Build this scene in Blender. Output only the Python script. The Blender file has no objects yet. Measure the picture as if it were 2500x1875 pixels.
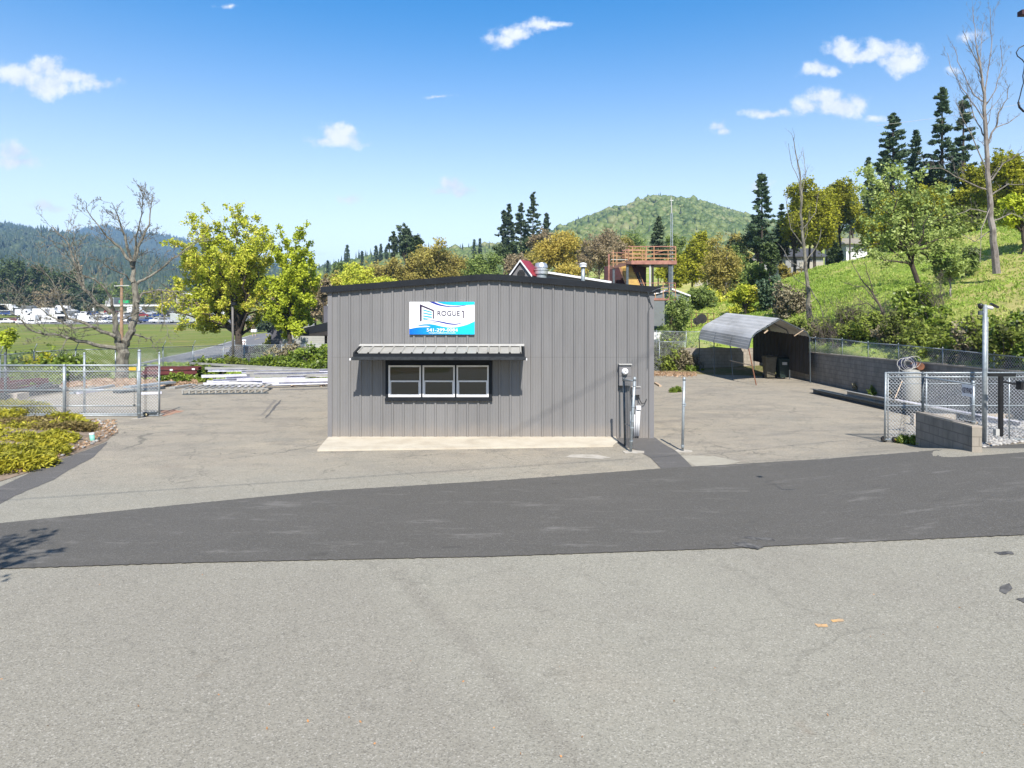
import bpy, bmesh, math, random
import numpy as np
from mathutils import Vector, Matrix, noise
C = bpy.context.scene.collection
scene = bpy.context.scene
R = math.radians
# ------------------------------------------------------------ camera, light, sky
F, PX0, PY0, HC = 1667.0, 1250.0, 775.0, 3.4
cam_d = bpy.data.cameras.new('camera'); cam = bpy.data.objects.new('camera', cam_d); C.objects.link(cam)
cam_d.sensor_width = 36.0; cam_d.lens = 36.0*F/2500.0
cam_d.shift_y = -(937.5-PY0)/2500.0
cam_d.clip_end = 12000; cam_d.clip_start = 0.1
cam.location = (0, 0, HC); cam.rotation_euler = (R(90), 0, 0)
scene.camera = cam
scene.view_settings.view_transform = 'Standard'; scene.view_settings.look = 'None'
scene.view_settings.gamma = 1.0; scene.view_settings.use_curve_mapping = False
EXPOSURE = 0.78
scene.view_settings.exposure = EXPOSURE
TS = Vector((0.125, -1.0, 1.09))                 # towards the sun
sun_d = bpy.data.lights.new('sun', 'SUN'); sun_d.energy = 5.0; sun_d.angle = R(0.53); sun_d.color = (1.0, 0.94, 0.86)
sun = bpy.data.objects.new('sun', sun_d); C.objects.link(sun)
sun.rotation_euler = TS.to_track_quat('Z', 'Y').to_euler(); sun.location = (6, -30, 40)
world = bpy.data.worlds.new('World'); scene.world = world; world.use_nodes = True
scene.cycles.max_bounces = 6; scene.cycles.diffuse_bounces = 3; scene.cycles.transparent_max_bounces = 4

def build_world():
    nt = world.node_tree; N = nt.nodes; L = nt.links; N.clear()
    out = N.new('ShaderNodeOutputWorld'); bg = N.new('ShaderNodeBackground')
    sky = N.new('ShaderNodeTexSky'); sky.sky_type = 'NISHITA'; sky.sun_disc = False
    d = TS.normalized()
    sky.sun_elevation = math.asin(d.z); sky.sun_rotation = math.atan2(d.x, d.y)
    sky.altitude = 300; sky.air_density = 1.0; sky.dust_density = 0.0; sky.ozone_density = 1.0
    hsv = N.new('ShaderNodeHueSaturation'); hsv.inputs['Saturation'].default_value = 1.3; hsv.inputs['Value'].default_value = 1.0
    hsv.inputs['Hue'].default_value = 0.5
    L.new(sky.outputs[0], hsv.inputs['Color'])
    tc = N.new('ShaderNodeTexCoord'); sep = N.new('ShaderNodeSeparateXYZ'); L.new(tc.outputs['Generated'], sep.inputs[0])
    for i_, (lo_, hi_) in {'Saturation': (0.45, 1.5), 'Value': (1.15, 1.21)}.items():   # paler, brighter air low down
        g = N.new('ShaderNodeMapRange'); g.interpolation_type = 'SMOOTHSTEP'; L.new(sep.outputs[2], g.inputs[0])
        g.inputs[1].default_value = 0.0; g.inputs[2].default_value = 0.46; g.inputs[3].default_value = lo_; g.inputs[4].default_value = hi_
        g2 = N.new('ShaderNodeMapRange'); g2.interpolation_type = 'SMOOTHSTEP'; L.new(sep.outputs[2], g2.inputs[0])      # sky above the view dimmed and greyed to lessen blue fill in shadows
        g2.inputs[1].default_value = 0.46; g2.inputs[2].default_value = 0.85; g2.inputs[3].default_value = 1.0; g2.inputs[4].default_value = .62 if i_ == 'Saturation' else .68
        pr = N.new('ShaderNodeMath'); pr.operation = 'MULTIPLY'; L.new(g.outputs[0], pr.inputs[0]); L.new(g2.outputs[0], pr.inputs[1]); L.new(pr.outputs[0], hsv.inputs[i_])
    def mth(op, a, b=None, clamp=False):
        n = N.new('ShaderNodeMath'); n.operation = op; n.use_clamp = clamp
        for i, q in enumerate((a, b)):
            if q is None: continue
            if isinstance(q, (int, float)): n.inputs[i].default_value = q
            else: L.new(q, n.inputs[i])
        return n.outputs[0]
    yy = mth('MAXIMUM', sep.outputs[1], 0.02)
    u = mth('DIVIDE', sep.outputs[0], yy); v = mth('DIVIDE', sep.outputs[2], yy)
    cb = N.new('ShaderNodeCombineXYZ'); L.new(u, cb.inputs[0]); L.new(v, cb.inputs[1])
    wn = N.new('ShaderNodeTexNoise'); wn.inputs['Scale'].default_value = 22; wn.inputs['Detail'].default_value = 5; L.new(cb.outputs[0], wn.inputs['Vector'])
    wv = N.new('ShaderNodeVectorMath'); wv.operation = 'MULTIPLY_ADD'; L.new(wn.outputs['Color'], wv.inputs[0]); wv.inputs[1].default_value = (.05, .028, 0)
    wo = N.new('ShaderNodeVectorMath'); wo.operation = 'ADD'; L.new(cb.outputs[0], wo.inputs[0]); wo.inputs[1].default_value = (-.025, -.014, 0); L.new(wo.outputs[0], wv.inputs[2]); cbw = wv.outputs[0]
    n1 = N.new('ShaderNodeTexNoise'); n1.inputs['Scale'].default_value = 26; n1.inputs['Detail'].default_value = 8; n1.inputs['Roughness'].default_value = 0.62
    L.new(cb.outputs[0], n1.inputs['Vector'])
    puffs = [(60,185,60,26,1),(110,170,45,30,1),(120,208,75,26,1),(175,190,60,22,.95),(235,205,48,20,.75),
             (38,372,42,20,1),(45,392,52,16,.9),
             (1225,100,36,20,.95),(1262,80,44,18,1),(1305,64,50,15,.9),(1345,58,40,9,.6),
             (825,328,46,20,1),(840,342,38,16,1),(785,348,46,16,.75),
             (1106,450,32,20,.9),(1128,464,32,14,.85),(1080,466,34,12,.7),
             (2062,118,32,24,1),(2110,132,55,20,1),(2170,125,58,24,1),(2190,152,52,22,.95),(2225,140,34,16,.8),
             (2000,166,38,17,.95),(2030,170,22,14,.85),
             (2020,242,48,22,1),(2045,262,70,22,1),(1975,262,48,18,.9),(2095,248,36,20,.9),
             (1868,276,44,12,.8),(1900,268,24,13,.75),(1760,308,34,15,.8),(1765,322,28,12,.75),
             (1070,240,52,7,.45),(2372,88,34,20,.6),(2318,172,30,14,.4),(110,508,90,16,.35),(855,480,36,16,.4),
             (2145,290,45,12,.3),(560,12,40,10,.25),(1855,455,60,22,.28),(745,620,70,16,.35)]
    cur = None
    for px, py, rx, ry, w in puffs:
        cx, cy = (px-PX0)/F, (PY0-py)/F
        sx, sy = F/rx, F/ry
        m = N.new('ShaderNodeVectorMath'); m.operation = 'MULTIPLY_ADD'
        L.new(cbw, m.inputs[0]); m.inputs[1].default_value = (sx, sy, 0); m.inputs[2].default_value = (-cx*sx, -cy*sy, 0)
        ln = N.new('ShaderNodeVectorMath'); ln.operation = 'LENGTH'; L.new(m.outputs[0], ln.inputs[0])
        q = mth('SUBTRACT', w, ln.outputs['Value'])
        cur = q if cur is None else mth('MAXIMUM', cur, q)
    dens = mth('ADD', cur, mth('MULTIPLY', mth('SUBTRACT', n1.outputs['Fac'], 0.5), 3.4))
    mr = N.new('ShaderNodeMapRange'); mr.interpolation_type = 'SMOOTHSTEP'; L.new(dens, mr.inputs[0])
    mr.inputs[1].default_value = -0.50; mr.inputs[2].default_value = 0.72
    front = mth('GREATER_THAN', sep.outputs[1], 0.05)
    fac = mth('MULTIPLY', mr.outputs[0], front)
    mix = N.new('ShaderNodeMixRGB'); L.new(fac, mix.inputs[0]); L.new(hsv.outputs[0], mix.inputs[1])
    cs = N.new('ShaderNodeMixRGB'); sh = N.new('ShaderNodeMapRange'); L.new(n1.outputs['Fac'], sh.inputs[0]); sh.inputs[1].default_value = .38; sh.inputs[2].default_value = .6
    L.new(sh.outputs[0], cs.inputs[0]); cs.inputs[1].default_value = (4.6, 5.1, 6.3, 1); cs.inputs[2].default_value = (6.2, 6.4, 6.8, 1); L.new(cs.outputs[0], mix.inputs[2])
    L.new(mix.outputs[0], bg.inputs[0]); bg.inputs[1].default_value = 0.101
    L.new(bg.outputs[0], out.inputs[0])
build_world()

# ------------------------------------------------------------ picture measurements to metres
def sm(t): t = max(0.0, min(1.0, t)); return t*t*(3-2*t)
def zlot(x, y):
    return 0.5*sm((x-4.5)/5.5)*(1-0.62*sm((y-14.7)/2.5))*(1-sm((y-17.0)/5.0))*sm((y+12)/10)
def P(px, py, Y): return Vector(((px-PX0)/F*Y, Y, HC-(py-PY0)/F*Y))
def G(px, py, dz=0.0):
    z = 0.0
    for _ in range(14):
        Y = (HC-z-dz)*F/(py-PY0); X = (px-PX0)/F*Y; z = 0.5*z+0.5*zlot(X, Y)
    return Vector((X, Y, z+dz))

# ------------------------------------------------------------ object helpers
ORG = {}
def tag(o, label=None, cat=None, group=None, kind=None):
    if label: o['label'] = label
    if cat: o['category'] = cat
    if group: o['group'] = group
    if kind: o['kind'] = kind
    return o
def thing(name, label, cat, loc=(0, 0, 0), group=None):
    o = bpy.data.objects.new(name, None); C.objects.link(o); o.location = loc; o.empty_display_size = 0.2
    ORG[o.name] = Vector(loc)
    return tag(o, label, cat, group)
def link_mesh(name, me, mat, parent, smooth=False):
    mats = mat if isinstance(mat, (list, tuple)) else [mat]
    for m in mats: me.materials.append(m)
    o = bpy.data.objects.new(name, me); C.objects.link(o)
    co = np.empty(len(me.vertices)*3, dtype=np.float32); me.vertices.foreach_get('co', co); co = co.reshape(-1, 3)
    if parent is not None:
        org = ORG[parent.name]; o.parent = parent; co -= np.array(org, dtype=np.float32); ORG[o.name] = org
    else:
        lo, hi = co.min(0), co.max(0); c = np.array([(lo[0]+hi[0])/2, (lo[1]+hi[1])/2, lo[2]], dtype=np.float32)
        co -= c; o.location = tuple(float(q) for q in c); ORG[o.name] = Vector(c)
    me.vertices.foreach_set('co', co.ravel())
    if smooth: me.polygons.foreach_set('use_smooth', [True]*len(me.polygons))
    me.update()
    return o
def npmesh(name, V, Q, mat, parent=None, smooth=False, midx=None):
    V = np.asarray(V, dtype=np.float32); Q = np.asarray(Q, dtype=np.int32); k = Q.shape[1]
    me = bpy.data.meshes.new(name); me.vertices.add(len(V)); me.vertices.foreach_set('co', V.ravel())
    me.loops.add(Q.size); me.loops.foreach_set('vertex_index', Q.ravel())
    me.polygons.add(len(Q)); me.polygons.foreach_set('loop_start', np.arange(0, Q.size, k, dtype=np.int32))
    me.polygons.foreach_set('loop_total', np.full(len(Q), k, dtype=np.int32))
    if midx is not None: me.polygons.foreach_set('material_index', np.asarray(midx, dtype=np.int32))
    me.update(calc_edges=True); me.validate()
    return link_mesh(name, me, mat, parent, smooth)
class MB:
    def __init__(s): s.v = []; s.f = []; s.m = []; s.mi = 0
    def add(s, vs, fs):
        b = len(s.v); s.v.extend([tuple(q) for q in vs]); s.f.extend([tuple(b+i for i in f) for f in fs]); s.m.extend([s.mi]*len(fs)); return s
    def box(s, x0, x1, y0, y1, z0, z1):
        return s.add([(x0,y0,z0),(x1,y0,z0),(x1,y1,z0),(x0,y1,z0),(x0,y0,z1),(x1,y0,z1),(x1,y1,z1),(x0,y1,z1)],
                     [(0,3,2,1),(4,5,6,7),(0,1,5,4),(1,2,6,5),(2,3,7,6),(3,0,4,7)])
    def bar(s, a, b, w, h, up=(0, 0, 1)):
        a = Vector(a); b = Vector(b); d = (b-a).normalized(); up = Vector(up)
        if abs(d.dot(up)) > 0.98: up = Vector((0, 1, 0))
        r = d.cross(up).normalized()*w/2; u = r.cross(d).normalized()*h/2
        vs = [a-r-u, a+r-u, a+r+u, a-r+u, b-r-u, b+r-u, b+r+u, b-r+u]
        return s.add(vs, [(0,3,2,1),(4,5,6,7),(0,1,5,4),(1,2,6,5),(2,3,7,6),(3,0,4,7)])
    def tube(s, pts, r, n=8, cap=True):
        pts = [Vector(p) for p in pts]; k = len(pts)
        rs = list(r) if isinstance(r, (list, tuple)) else [r]*k
        vs = []; up = None
        for i, p in enumerate(pts):
            d = (pts[min(i+1, k-1)]-pts[max(i-1, 0)])
            if d.length < 1e-9: d = Vector((0, 0, 1))
            d.normalize()
            if up is None: up = Vector((1, 0, 0)) if abs(d.x) < 0.9 else Vector((0, 1, 0))
            a = (up-d*up.dot(d))
            if a.length < 1e-6: a = d.orthogonal()
            a.normalize(); b = d.cross(a); up = a
            for j in range(n):
                t = 2*math.pi*j/n; vs.append(p+(a*math.cos(t)+b*math.sin(t))*rs[i])
        fs = [(i*n+j, i*n+(j+1) % n, (i+1)*n+(j+1) % n, (i+1)*n+j) for i in range(k-1) for j in range(n)]
        if cap: fs += [tuple(range(n-1, -1, -1)), tuple((k-1)*n+j for j in range(n))]
        return s.add(vs, fs)
    def prism(s, poly, off):
        off = Vector(off); n = len(poly); p = [Vector(q) for q in poly]
        return s.add(p+[q+off for q in p], [tuple(range(n-1, -1, -1)), tuple(range(n, 2*n))]+[(i, (i+1) % n, n+(i+1) % n, n+i) for i in range(n)])
    def face(s, poly): return s.add(poly, [tuple(range(len(poly)))])
    def lathe(s, c, prof, n=16):
        c = Vector(c); vs = [c+Vector((r*math.cos(2*math.pi*j/n), r*math.sin(2*math.pi*j/n), z)) for r, z in prof for j in range(n)]
        k = len(prof)
        return s.add(vs, [(i*n+j, i*n+(j+1) % n, (i+1)*n+(j+1) % n, (i+1)*n+j) for i in range(k-1) for j in range(n)]+[tuple(range(n-1, -1, -1)), tuple((k-1)*n+j for j in range(n))])
    def build(s, name, mat, parent=None, smooth=False):
        me = bpy.data.meshes.new(name); me.from_pydata(s.v, [], s.f); me.update()
        if any(s.m): me.polygons.foreach_set('material_index', s.m)
        return link_mesh(name, me, mat, parent, smooth)
def solo(mb, name, mat, label, cat, group=None, smooth=False): return tag(mb.build(name, mat, None, smooth), label, cat, group)
def copy_tree(o, parent=None):
    c = o.copy(); C.objects.link(c); c.parent = parent
    for ch in list(o.children): copy_tree(ch, c)
    return c

# ------------------------------------------------------------ materials
def mat_base(name):
    m = bpy.data.materials.new(name); m.use_nodes = True; nt = m.node_tree
    b = nt.nodes['Principled BSDF']; return m, nt, b
def c4(c): return (c[0], c[1], c[2], 1)
def noise_node(nt, scale, detail=4, rough=0.55, vec=None, dist=0.0):
    n = nt.nodes.new('ShaderNodeTexNoise'); n.inputs['Scale'].default_value = scale; n.inputs['Detail'].default_value = detail
    n.inputs['Roughness'].default_value = rough; n.inputs['Distortion'].default_value = dist
    if vec is not None: nt.links.new(vec, n.inputs['Vector'])
    return n
def ramp(nt, fac, stops):
    r = nt.nodes.new('ShaderNodeValToRGB'); e = r.color_ramp.elements
    e[0].position, e[0].color = stops[0][0], c4(stops[0][1]); e[1].position, e[1].color = stops[-1][0], c4(stops[-1][1])
    for p, c in stops[1:-1]:
        q = e.new(p); q.color = c4(c)
    nt.links.new(fac, r.inputs[0]); return r.outputs[0]
def mixc(nt, fac, a, b, mode='MIX'):
    m = nt.nodes.new('ShaderNodeMixRGB'); m.blend_type = mode
    for i, q in enumerate((fac, a, b)):
        if isinstance(q, (int, float)): m.inputs[i].default_value = q
        elif isinstance(q, (tuple, list)): m.inputs[i].default_value = c4(q)
        else: nt.links.new(q, m.inputs[i])
    return m.outputs[0]
def maprange(nt, v, a, b, c=0.0, d=1.0, smooth=True):
    m = nt.nodes.new('ShaderNodeMapRange'); m.interpolation_type = 'SMOOTHSTEP' if smooth else 'LINEAR'
    nt.links.new(v, m.inputs[0])
    for i, q in enumerate((a, b, c, d)): m.inputs[i+1].default_value = q
    return m.outputs[0]
def mathn(nt, op, a, b=None):
    n = nt.nodes.new('ShaderNodeMath'); n.operation = op
    for i, q in enumerate((a, b)):
        if q is None: continue
        if isinstance(q, (int, float)): n.inputs[i].default_value = q
        else: nt.links.new(q, n.inputs[i])
    return n.outputs[0]
def posn(nt, scale=(1, 1, 1)):
    g = nt.nodes.new('ShaderNodeNewGeometry'); m = nt.nodes.new('ShaderNodeMapping'); m.inputs['Scale'].default_value = scale
    nt.links.new(g.outputs['Position'], m.inputs['Vector']); return m.outputs[0]
def bump(nt, b, h, strength=0.3, dist=0.02):
    n = nt.nodes.new('ShaderNodeBump'); n.inputs['Strength'].default_value = strength; n.inputs['Distance'].default_value = dist
    nt.links.new(h, n.inputs['Height']); nt.links.new(n.outputs[0], b.inputs['Normal'])
def mt(name, c, c2=None, scale=3.0, rough=0.7, metal=0.0, bmp=0.0, bscale=30, stretch=(1, 1, 1), spec=0.4):
    m, nt, b = mat_base(name); v = posn(nt, stretch)
    c2 = c2 or tuple(q*0.8 for q in c)
    n = noise_node(nt, scale, 6, 0.62, v)
    nt.links.new(ramp(nt, n.outputs['Fac'], [(0.32, c2), (0.62, c)]), b.inputs['Base Color'])
    b.inputs['Roughness'].default_value = rough; b.inputs['Metallic'].default_value = metal; b.inputs['Specular IOR Level'].default_value = spec
    if bmp:
        nb = noise_node(nt, bscale, 4, 0.6, v); bump(nt, b, nb.outputs['Fac'], bmp, 0.01)
    return m
def leafm(name, cols, rough=0.55, trans=0.35, nscale=0.6, spec=0.25):
    m = bpy.data.materials.new(name); m.use_nodes = True; nt = m.node_tree; b = nt.nodes['Principled BSDF']
    g = nt.nodes.new('ShaderNodeNewGeometry'); n = noise_node(nt, nscale, 3, 0.6, posn(nt))
    f = mathn(nt, 'ADD', mathn(nt, 'MULTIPLY', g.outputs['Random Per Island'], 0.55), mathn(nt, 'MULTIPLY', maprange(nt, n.outputs['Fac'], 0.3, 0.7), 0.45))
    k = len(cols); col = ramp(nt, f, [(0.08+0.84*i/(k-1), c) for i, c in enumerate(cols)])
    nt.links.new(col, b.inputs['Base Color']); b.inputs['Roughness'].default_value = rough; b.inputs['Specular IOR Level'].default_value = spec
    t = nt.nodes.new('ShaderNodeBsdfTranslucent'); nt.links.new(col, t.inputs['Color'])
    mx = nt.nodes.new('ShaderNodeMixShader'); mx.inputs[0].default_value = trans
    nt.links.new(b.outputs[0], mx.inputs[1]); nt.links.new(t.outputs[0], mx.inputs[2])
    nt.links.new(mx.outputs[0], nt.nodes['Material Output'].inputs['Surface'])
    return m

def asphalt(name, base, tan, speck, crack=True, old=True):
    m, nt, b = mat_base(name); v = posn(nt)
    big = noise_node(nt, 0.22, 5, 0.6, v); med = noise_node(nt, 1.7, 6, 0.65, v)
    streak = noise_node(nt, 1.0, 5, 0.6, posn(nt, (0.35, 1.6, 1)))
    vor = nt.nodes.new('ShaderNodeTexVoronoi'); vor.inputs['Scale'].default_value = 75 if old else 90; nt.links.new(v, vor.inputs['Vector'])
    sp = nt.nodes.new('ShaderNodeSeparateColor'); nt.links.new(vor.outputs['Color'], sp.inputs[0])
    if old:
        sy = nt.nodes.new('ShaderNodeSeparateXYZ'); nt.links.new(v, sy.inputs[0])
        back = maprange(nt, mathn(nt, 'ADD', sy.outputs[1], mathn(nt, 'MULTIPLY', big.outputs['Fac'], 9.0)), 16.5, 22.5)
        col = mixc(nt, mathn(nt, 'MAXIMUM', back, maprange(nt, big.outputs['Fac'], 0.5, 0.8, 0, .6)), base, tan)
        wear = noise_node(nt, 0.45, 6, 0.7, posn(nt, (0.5, 1.2, 1)), 0.6)
        col = mixc(nt, mathn(nt, 'MULTIPLY', maprange(nt, wear.outputs['Fac'], 0.5, 0.66, 0, .7), back), col, (0.48, 0.395, 0.28))
        wear2 = noise_node(nt, 0.8, 6, 0.7, posn(nt, (0.6, 1.1, 1)), 0.4)
        col = mixc(nt, mathn(nt, 'MULTIPLY', maprange(nt, wear2.outputs['Fac'], 0.48, 0.62, 0, .75), back), col, (0.175, 0.14, 0.115))
    else:
        col = mixc(nt, maprange(nt, big.outputs['Fac'], 0.36, 0.66), base, tan)
    col = mixc(nt, maprange(nt, med.outputs['Fac'], 0.3, 0.7, 0.0, 0.32 if old else 0.2), col, tuple(q*0.66 for q in base))
    col = mixc(nt, maprange(nt, streak.outputs['Fac'], 0.5, 0.75, 0.0, 0.22), col, tuple(q*(1.25 if old else 1.5) for q in base))
    if old:     # long paving seam crossing the near lot, browner on its left
        sx_ = nt.nodes.new('ShaderNodeSeparateXYZ'); nt.links.new(v, sx_.inputs[0]); wob = noise_node(nt, 0.8, 4, 0.6, v)
        dd_ = mathn(nt, 'ADD', mathn(nt, 'MULTIPLY', sx_.outputs[0], .887), mathn(nt, 'MULTIPLY', sx_.outputs[1], .461))
        dd_ = mathn(nt, 'ADD', dd_, mathn(nt, 'MULTIPLY', wob.outputs['Fac'], .35)); dd_ = mathn(nt, 'SUBTRACT', dd_, 3.01)
        near = maprange(nt, sx_.outputs[1], 8.2, 10.5, 1.0, 0.0)
        band_ = mathn(nt, 'MULTIPLY', maprange(nt, mathn(nt, 'ABSOLUTE', dd_), 0.0, 0.22, 0.5, 0.0), near)
        col = mixc(nt, band_, col, (0.17, 0.15, 0.125))
        left_ = mathn(nt, 'MULTIPLY', maprange(nt, dd_, -.9, .1, .62, 0.0), near)
        col = mixc(nt, left_, col, (0.225, 0.203, 0.170))
        blot = noise_node(nt, 0.35, 5, 0.7, v, 0.5)
        col = mixc(nt, maprange(nt, blot.outputs['Fac'], 0.46, 0.68, 0, .5), col, (0.20, 0.183, 0.155))
    stones = ramp(nt, sp.outputs[0], [(0.0, tuple(q*0.15 for q in base)), (0.13, tuple(q*0.45 for q in base)), (0.27, tuple(q*0.92 for q in base)), (0.82, tuple(q*1.1 for q in base)), (0.92, speck), (1.0, tuple(min(.9, q*1.35) for q in speck))])
    col = mixc(nt, 0.42 if old else 0.28, col, stones)
    fine = noise_node(nt, 42, 3, 0.7, v)
    col = mixc(nt, maprange(nt, fine.outputs['Fac'], 0.35, 0.65, 0.0, 0.42), col, tuple(q*0.62 for q in base))
    if crack:
        wn = noise_node(nt, 0.9, 5, 0.65, v); wv = nt.nodes.new('ShaderNodeVectorMath'); wv.operation = 'MULTIPLY_ADD'
        nt.links.new(wn.outputs['Color'], wv.inputs[0]); wv.inputs[1].default_value = (1.5, 1.5, 0); nt.links.new(v, wv.inputs[2])
        for sc, wd, th in ((0.33, 0.020, 0.40), (0.9, 0.013, 0.47), (3.0, 0.011, 0.50)):
            vc = nt.nodes.new('ShaderNodeTexVoronoi'); vc.feature = 'DISTANCE_TO_EDGE'; vc.inputs['Scale'].default_value = sc
            nt.links.new(wv.outputs[0], vc.inputs['Vector'])
            ln = maprange(nt, vc.outputs['Distance'], wd*0.3*sc, wd*sc, 1.0, 0.0)
            msk = noise_node(nt, 0.32*(1+sc), 3, 0.5, v)
            if sc > 2: ln = mathn(nt, 'MULTIPLY', ln, .75)
            ln = mathn(nt, 'MULTIPLY', ln, mathn(nt, 'ADD', mathn(nt, 'MULTIPLY', back, 0.65), 0.33)) if old else ln
            k = mathn(nt, 'MULTIPLY', ln, maprange(nt, msk.outputs['Fac'], th, th+0.09, 0.0, 0.72))
            col = mixc(nt, k, col, tuple(q*0.4 for q in base))
        sn = noise_node(nt, 0.55, 4, 0.7, v); sn2 = noise_node(nt, 3.0, 5, 0.7, v)
        st = mathn(nt, 'MULTIPLY', maprange(nt, sn.outputs['Fac'], 0.62, 0.74), maprange(nt, sn2.outputs['Fac'], 0.45, 0.6, 0, 0.55))
        col = mixc(nt, st, col, (0.2, 0.155, 0.11))
    else:
        sn = noise_node(nt, 0.9, 5, 0.75, posn(nt, (0.6, 2.2, 1)))
        col = mixc(nt, maprange(nt, sn.outputs['Fac'], 0.54, 0.74, 0, 0.6), col, (0.21, 0.20, 0.185))
        sd = noise_node(nt, 1.2, 4, 0.7, posn(nt, (0.7, 2.6, 1)))
        col = mixc(nt, maprange(nt, sd.outputs['Fac'], 0.63, 0.72, 0, 0.5), col, tuple(q*0.5 for q in base))
    nt.links.new(col, b.inputs['Base Color']); b.inputs['Roughness'].default_value = 0.88; b.inputs['Specular IOR Level'].default_value = 0.3
    hb = nt.nodes.new('ShaderNodeMath'); hb.operation = 'ADD'; nt.links.new(vor.outputs['Distance'], hb.inputs[0]); nt.links.new(fine.outputs['Fac'], hb.inputs[1])
    bump(nt, b, hb.outputs[0], 0.42 if old else 0.22, 0.006)
    return m
def grassm(name, a, b_, dry, dirt=None, drys=0.55, sc=0.35):
    m, nt, b = mat_base(name); v = posn(nt, (0.7, 1.3, 1.0))
    n1 = noise_node(nt, sc, 6, 0.65, v, 0.3); n2 = noise_node(nt, 2.6, 6, 0.7, v); n3 = noise_node(nt, 11, 4, 0.7, v)
    col = mixc(nt, maprange(nt, n2.outputs['Fac'], 0.33, 0.66), a, b_)
    col = mixc(nt, maprange(nt, n1.outputs['Fac'], drys-0.07, drys+0.14, 0, 0.85), col, dry)
    col = mixc(nt, maprange(nt, n3.outputs['Fac'], 0.35, 0.65, 0, 0.45), col, tuple(q*0.5 for q in a))
    if dirt:
        n4 = noise_node(nt, sc*0.8, 5, 0.6, posn(nt)); col = mixc(nt, maprange(nt, n4.outputs['Fac'], 0.48, 0.6, 0, 0.9), col, dirt)
    nt.links.new(col, b.inputs['Base Color']); b.inputs['Roughness'].default_value = 0.9; b.inputs['Specular IOR Level'].default_value = 0.1
    bump(nt, b, n3.outputs['Fac'], 0.9, 0.08)
    return m
def blockm(name, c, c2, bw=0.42, bh=0.205, mortar=(0.16, 0.15, 0.14), use='XZ'):
    m, nt, b = mat_base(name)
    g = nt.nodes.new('ShaderNodeNewGeometry'); s = nt.nodes.new('ShaderNodeSeparateXYZ'); nt.links.new(g.outputs['Position'], s.inputs[0])
    cb = nt.nodes.new('ShaderNodeCombineXYZ'); nt.links.new(mathn(nt, 'ADD', s.outputs[0], s.outputs[1]), cb.inputs[0]); nt.links.new(s.outputs[2], cb.inputs[1])
    br = nt.nodes.new('ShaderNodeTexBrick'); nt.links.new(cb.outputs[0], br.inputs['Vector'])
    br.inputs['Color1'].default_value = c4(c); br.inputs['Color2'].default_value = c4(c2); br.inputs['Mortar'].default_value = c4(mortar)
    br.inputs['Scale'].default_value = 1.0; br.inputs['Brick Width'].default_value = bw; br.inputs['Row Height'].default_value = bh
    br.inputs['Mortar Size'].default_value = 0.014; br.inputs['Mortar Smooth'].default_value = 0.3
    n = noise_node(nt, 2.2, 6, 0.65, posn(nt, (1, 1, .6)))
    col = mixc(nt, maprange(nt, n.outputs['Fac'], 0.35, 0.68, 0, 0.5), br.outputs['Color'], tuple(q*0.45 for q in c))
    nt.links.new(col, b.inputs['Base Color']); b.inputs['Roughness'].default_value = 0.9
    nn = noise_node(nt, 60, 3, 0.6, posn(nt)); bump(nt, b, mathn(nt, 'ADD', nn.outputs['Fac'], mathn(nt, 'MULTIPLY', br.outputs['Fac'], -1.0)), 0.5, 0.008)
    return m
def emit_free(name, c, rough=0.4): return mt(name, c, tuple(q*0.93 for q in c), 2.0, rough)

M = {}
M['pale'] = asphalt('worn pale asphalt', (0.295, 0.281, 0.232), (0.375, 0.310, 0.232), (0.44, 0.42, 0.37))
M['dark'] = asphalt('newer dark asphalt', (0.100, 0.0945, 0.084), (0.112, 0.105, 0.094), (0.24, 0.235, 0.23), crack=False, old=False)
M['patch'] = asphalt('trench asphalt', (0.115, 0.11, 0.105), (0.14, 0.13, 0.12), (0.26, 0.25, 0.24), crack=False, old=False)
M['farroad'] = mt('far road asphalt', (0.17, 0.17, 0.18), (0.13, 0.13, 0.14), 0.5, 0.9)
M['roadpaint'] = mt('road paint', (0.62, 0.62, 0.6), (0.4, 0.4, 0.38), 2, 0.7)
M['roadyellow'] = mt('yellow road paint', (0.55, 0.45, 0.2), (0.35, 0.3, 0.2), 2, 0.7)
M['concrete'] = mt('apron concrete', (0.52, 0.475, 0.385), (0.42, 0.37, 0.29), 1.6, 0.85, bmp=0.2, bscale=40)
M['residue'] = mt('white residue', (0.43, 0.40, 0.35), (0.31, 0.285, 0.24), 4, 0.9)
M['wall'] = mt('grey painted steel', (0.188, 0.184, 0.187), (0.168, 0.165, 0.168), 0.9, 0.5, bmp=0.06, bscale=6, stretch=(1, 1, .25), spec=.25)
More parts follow.
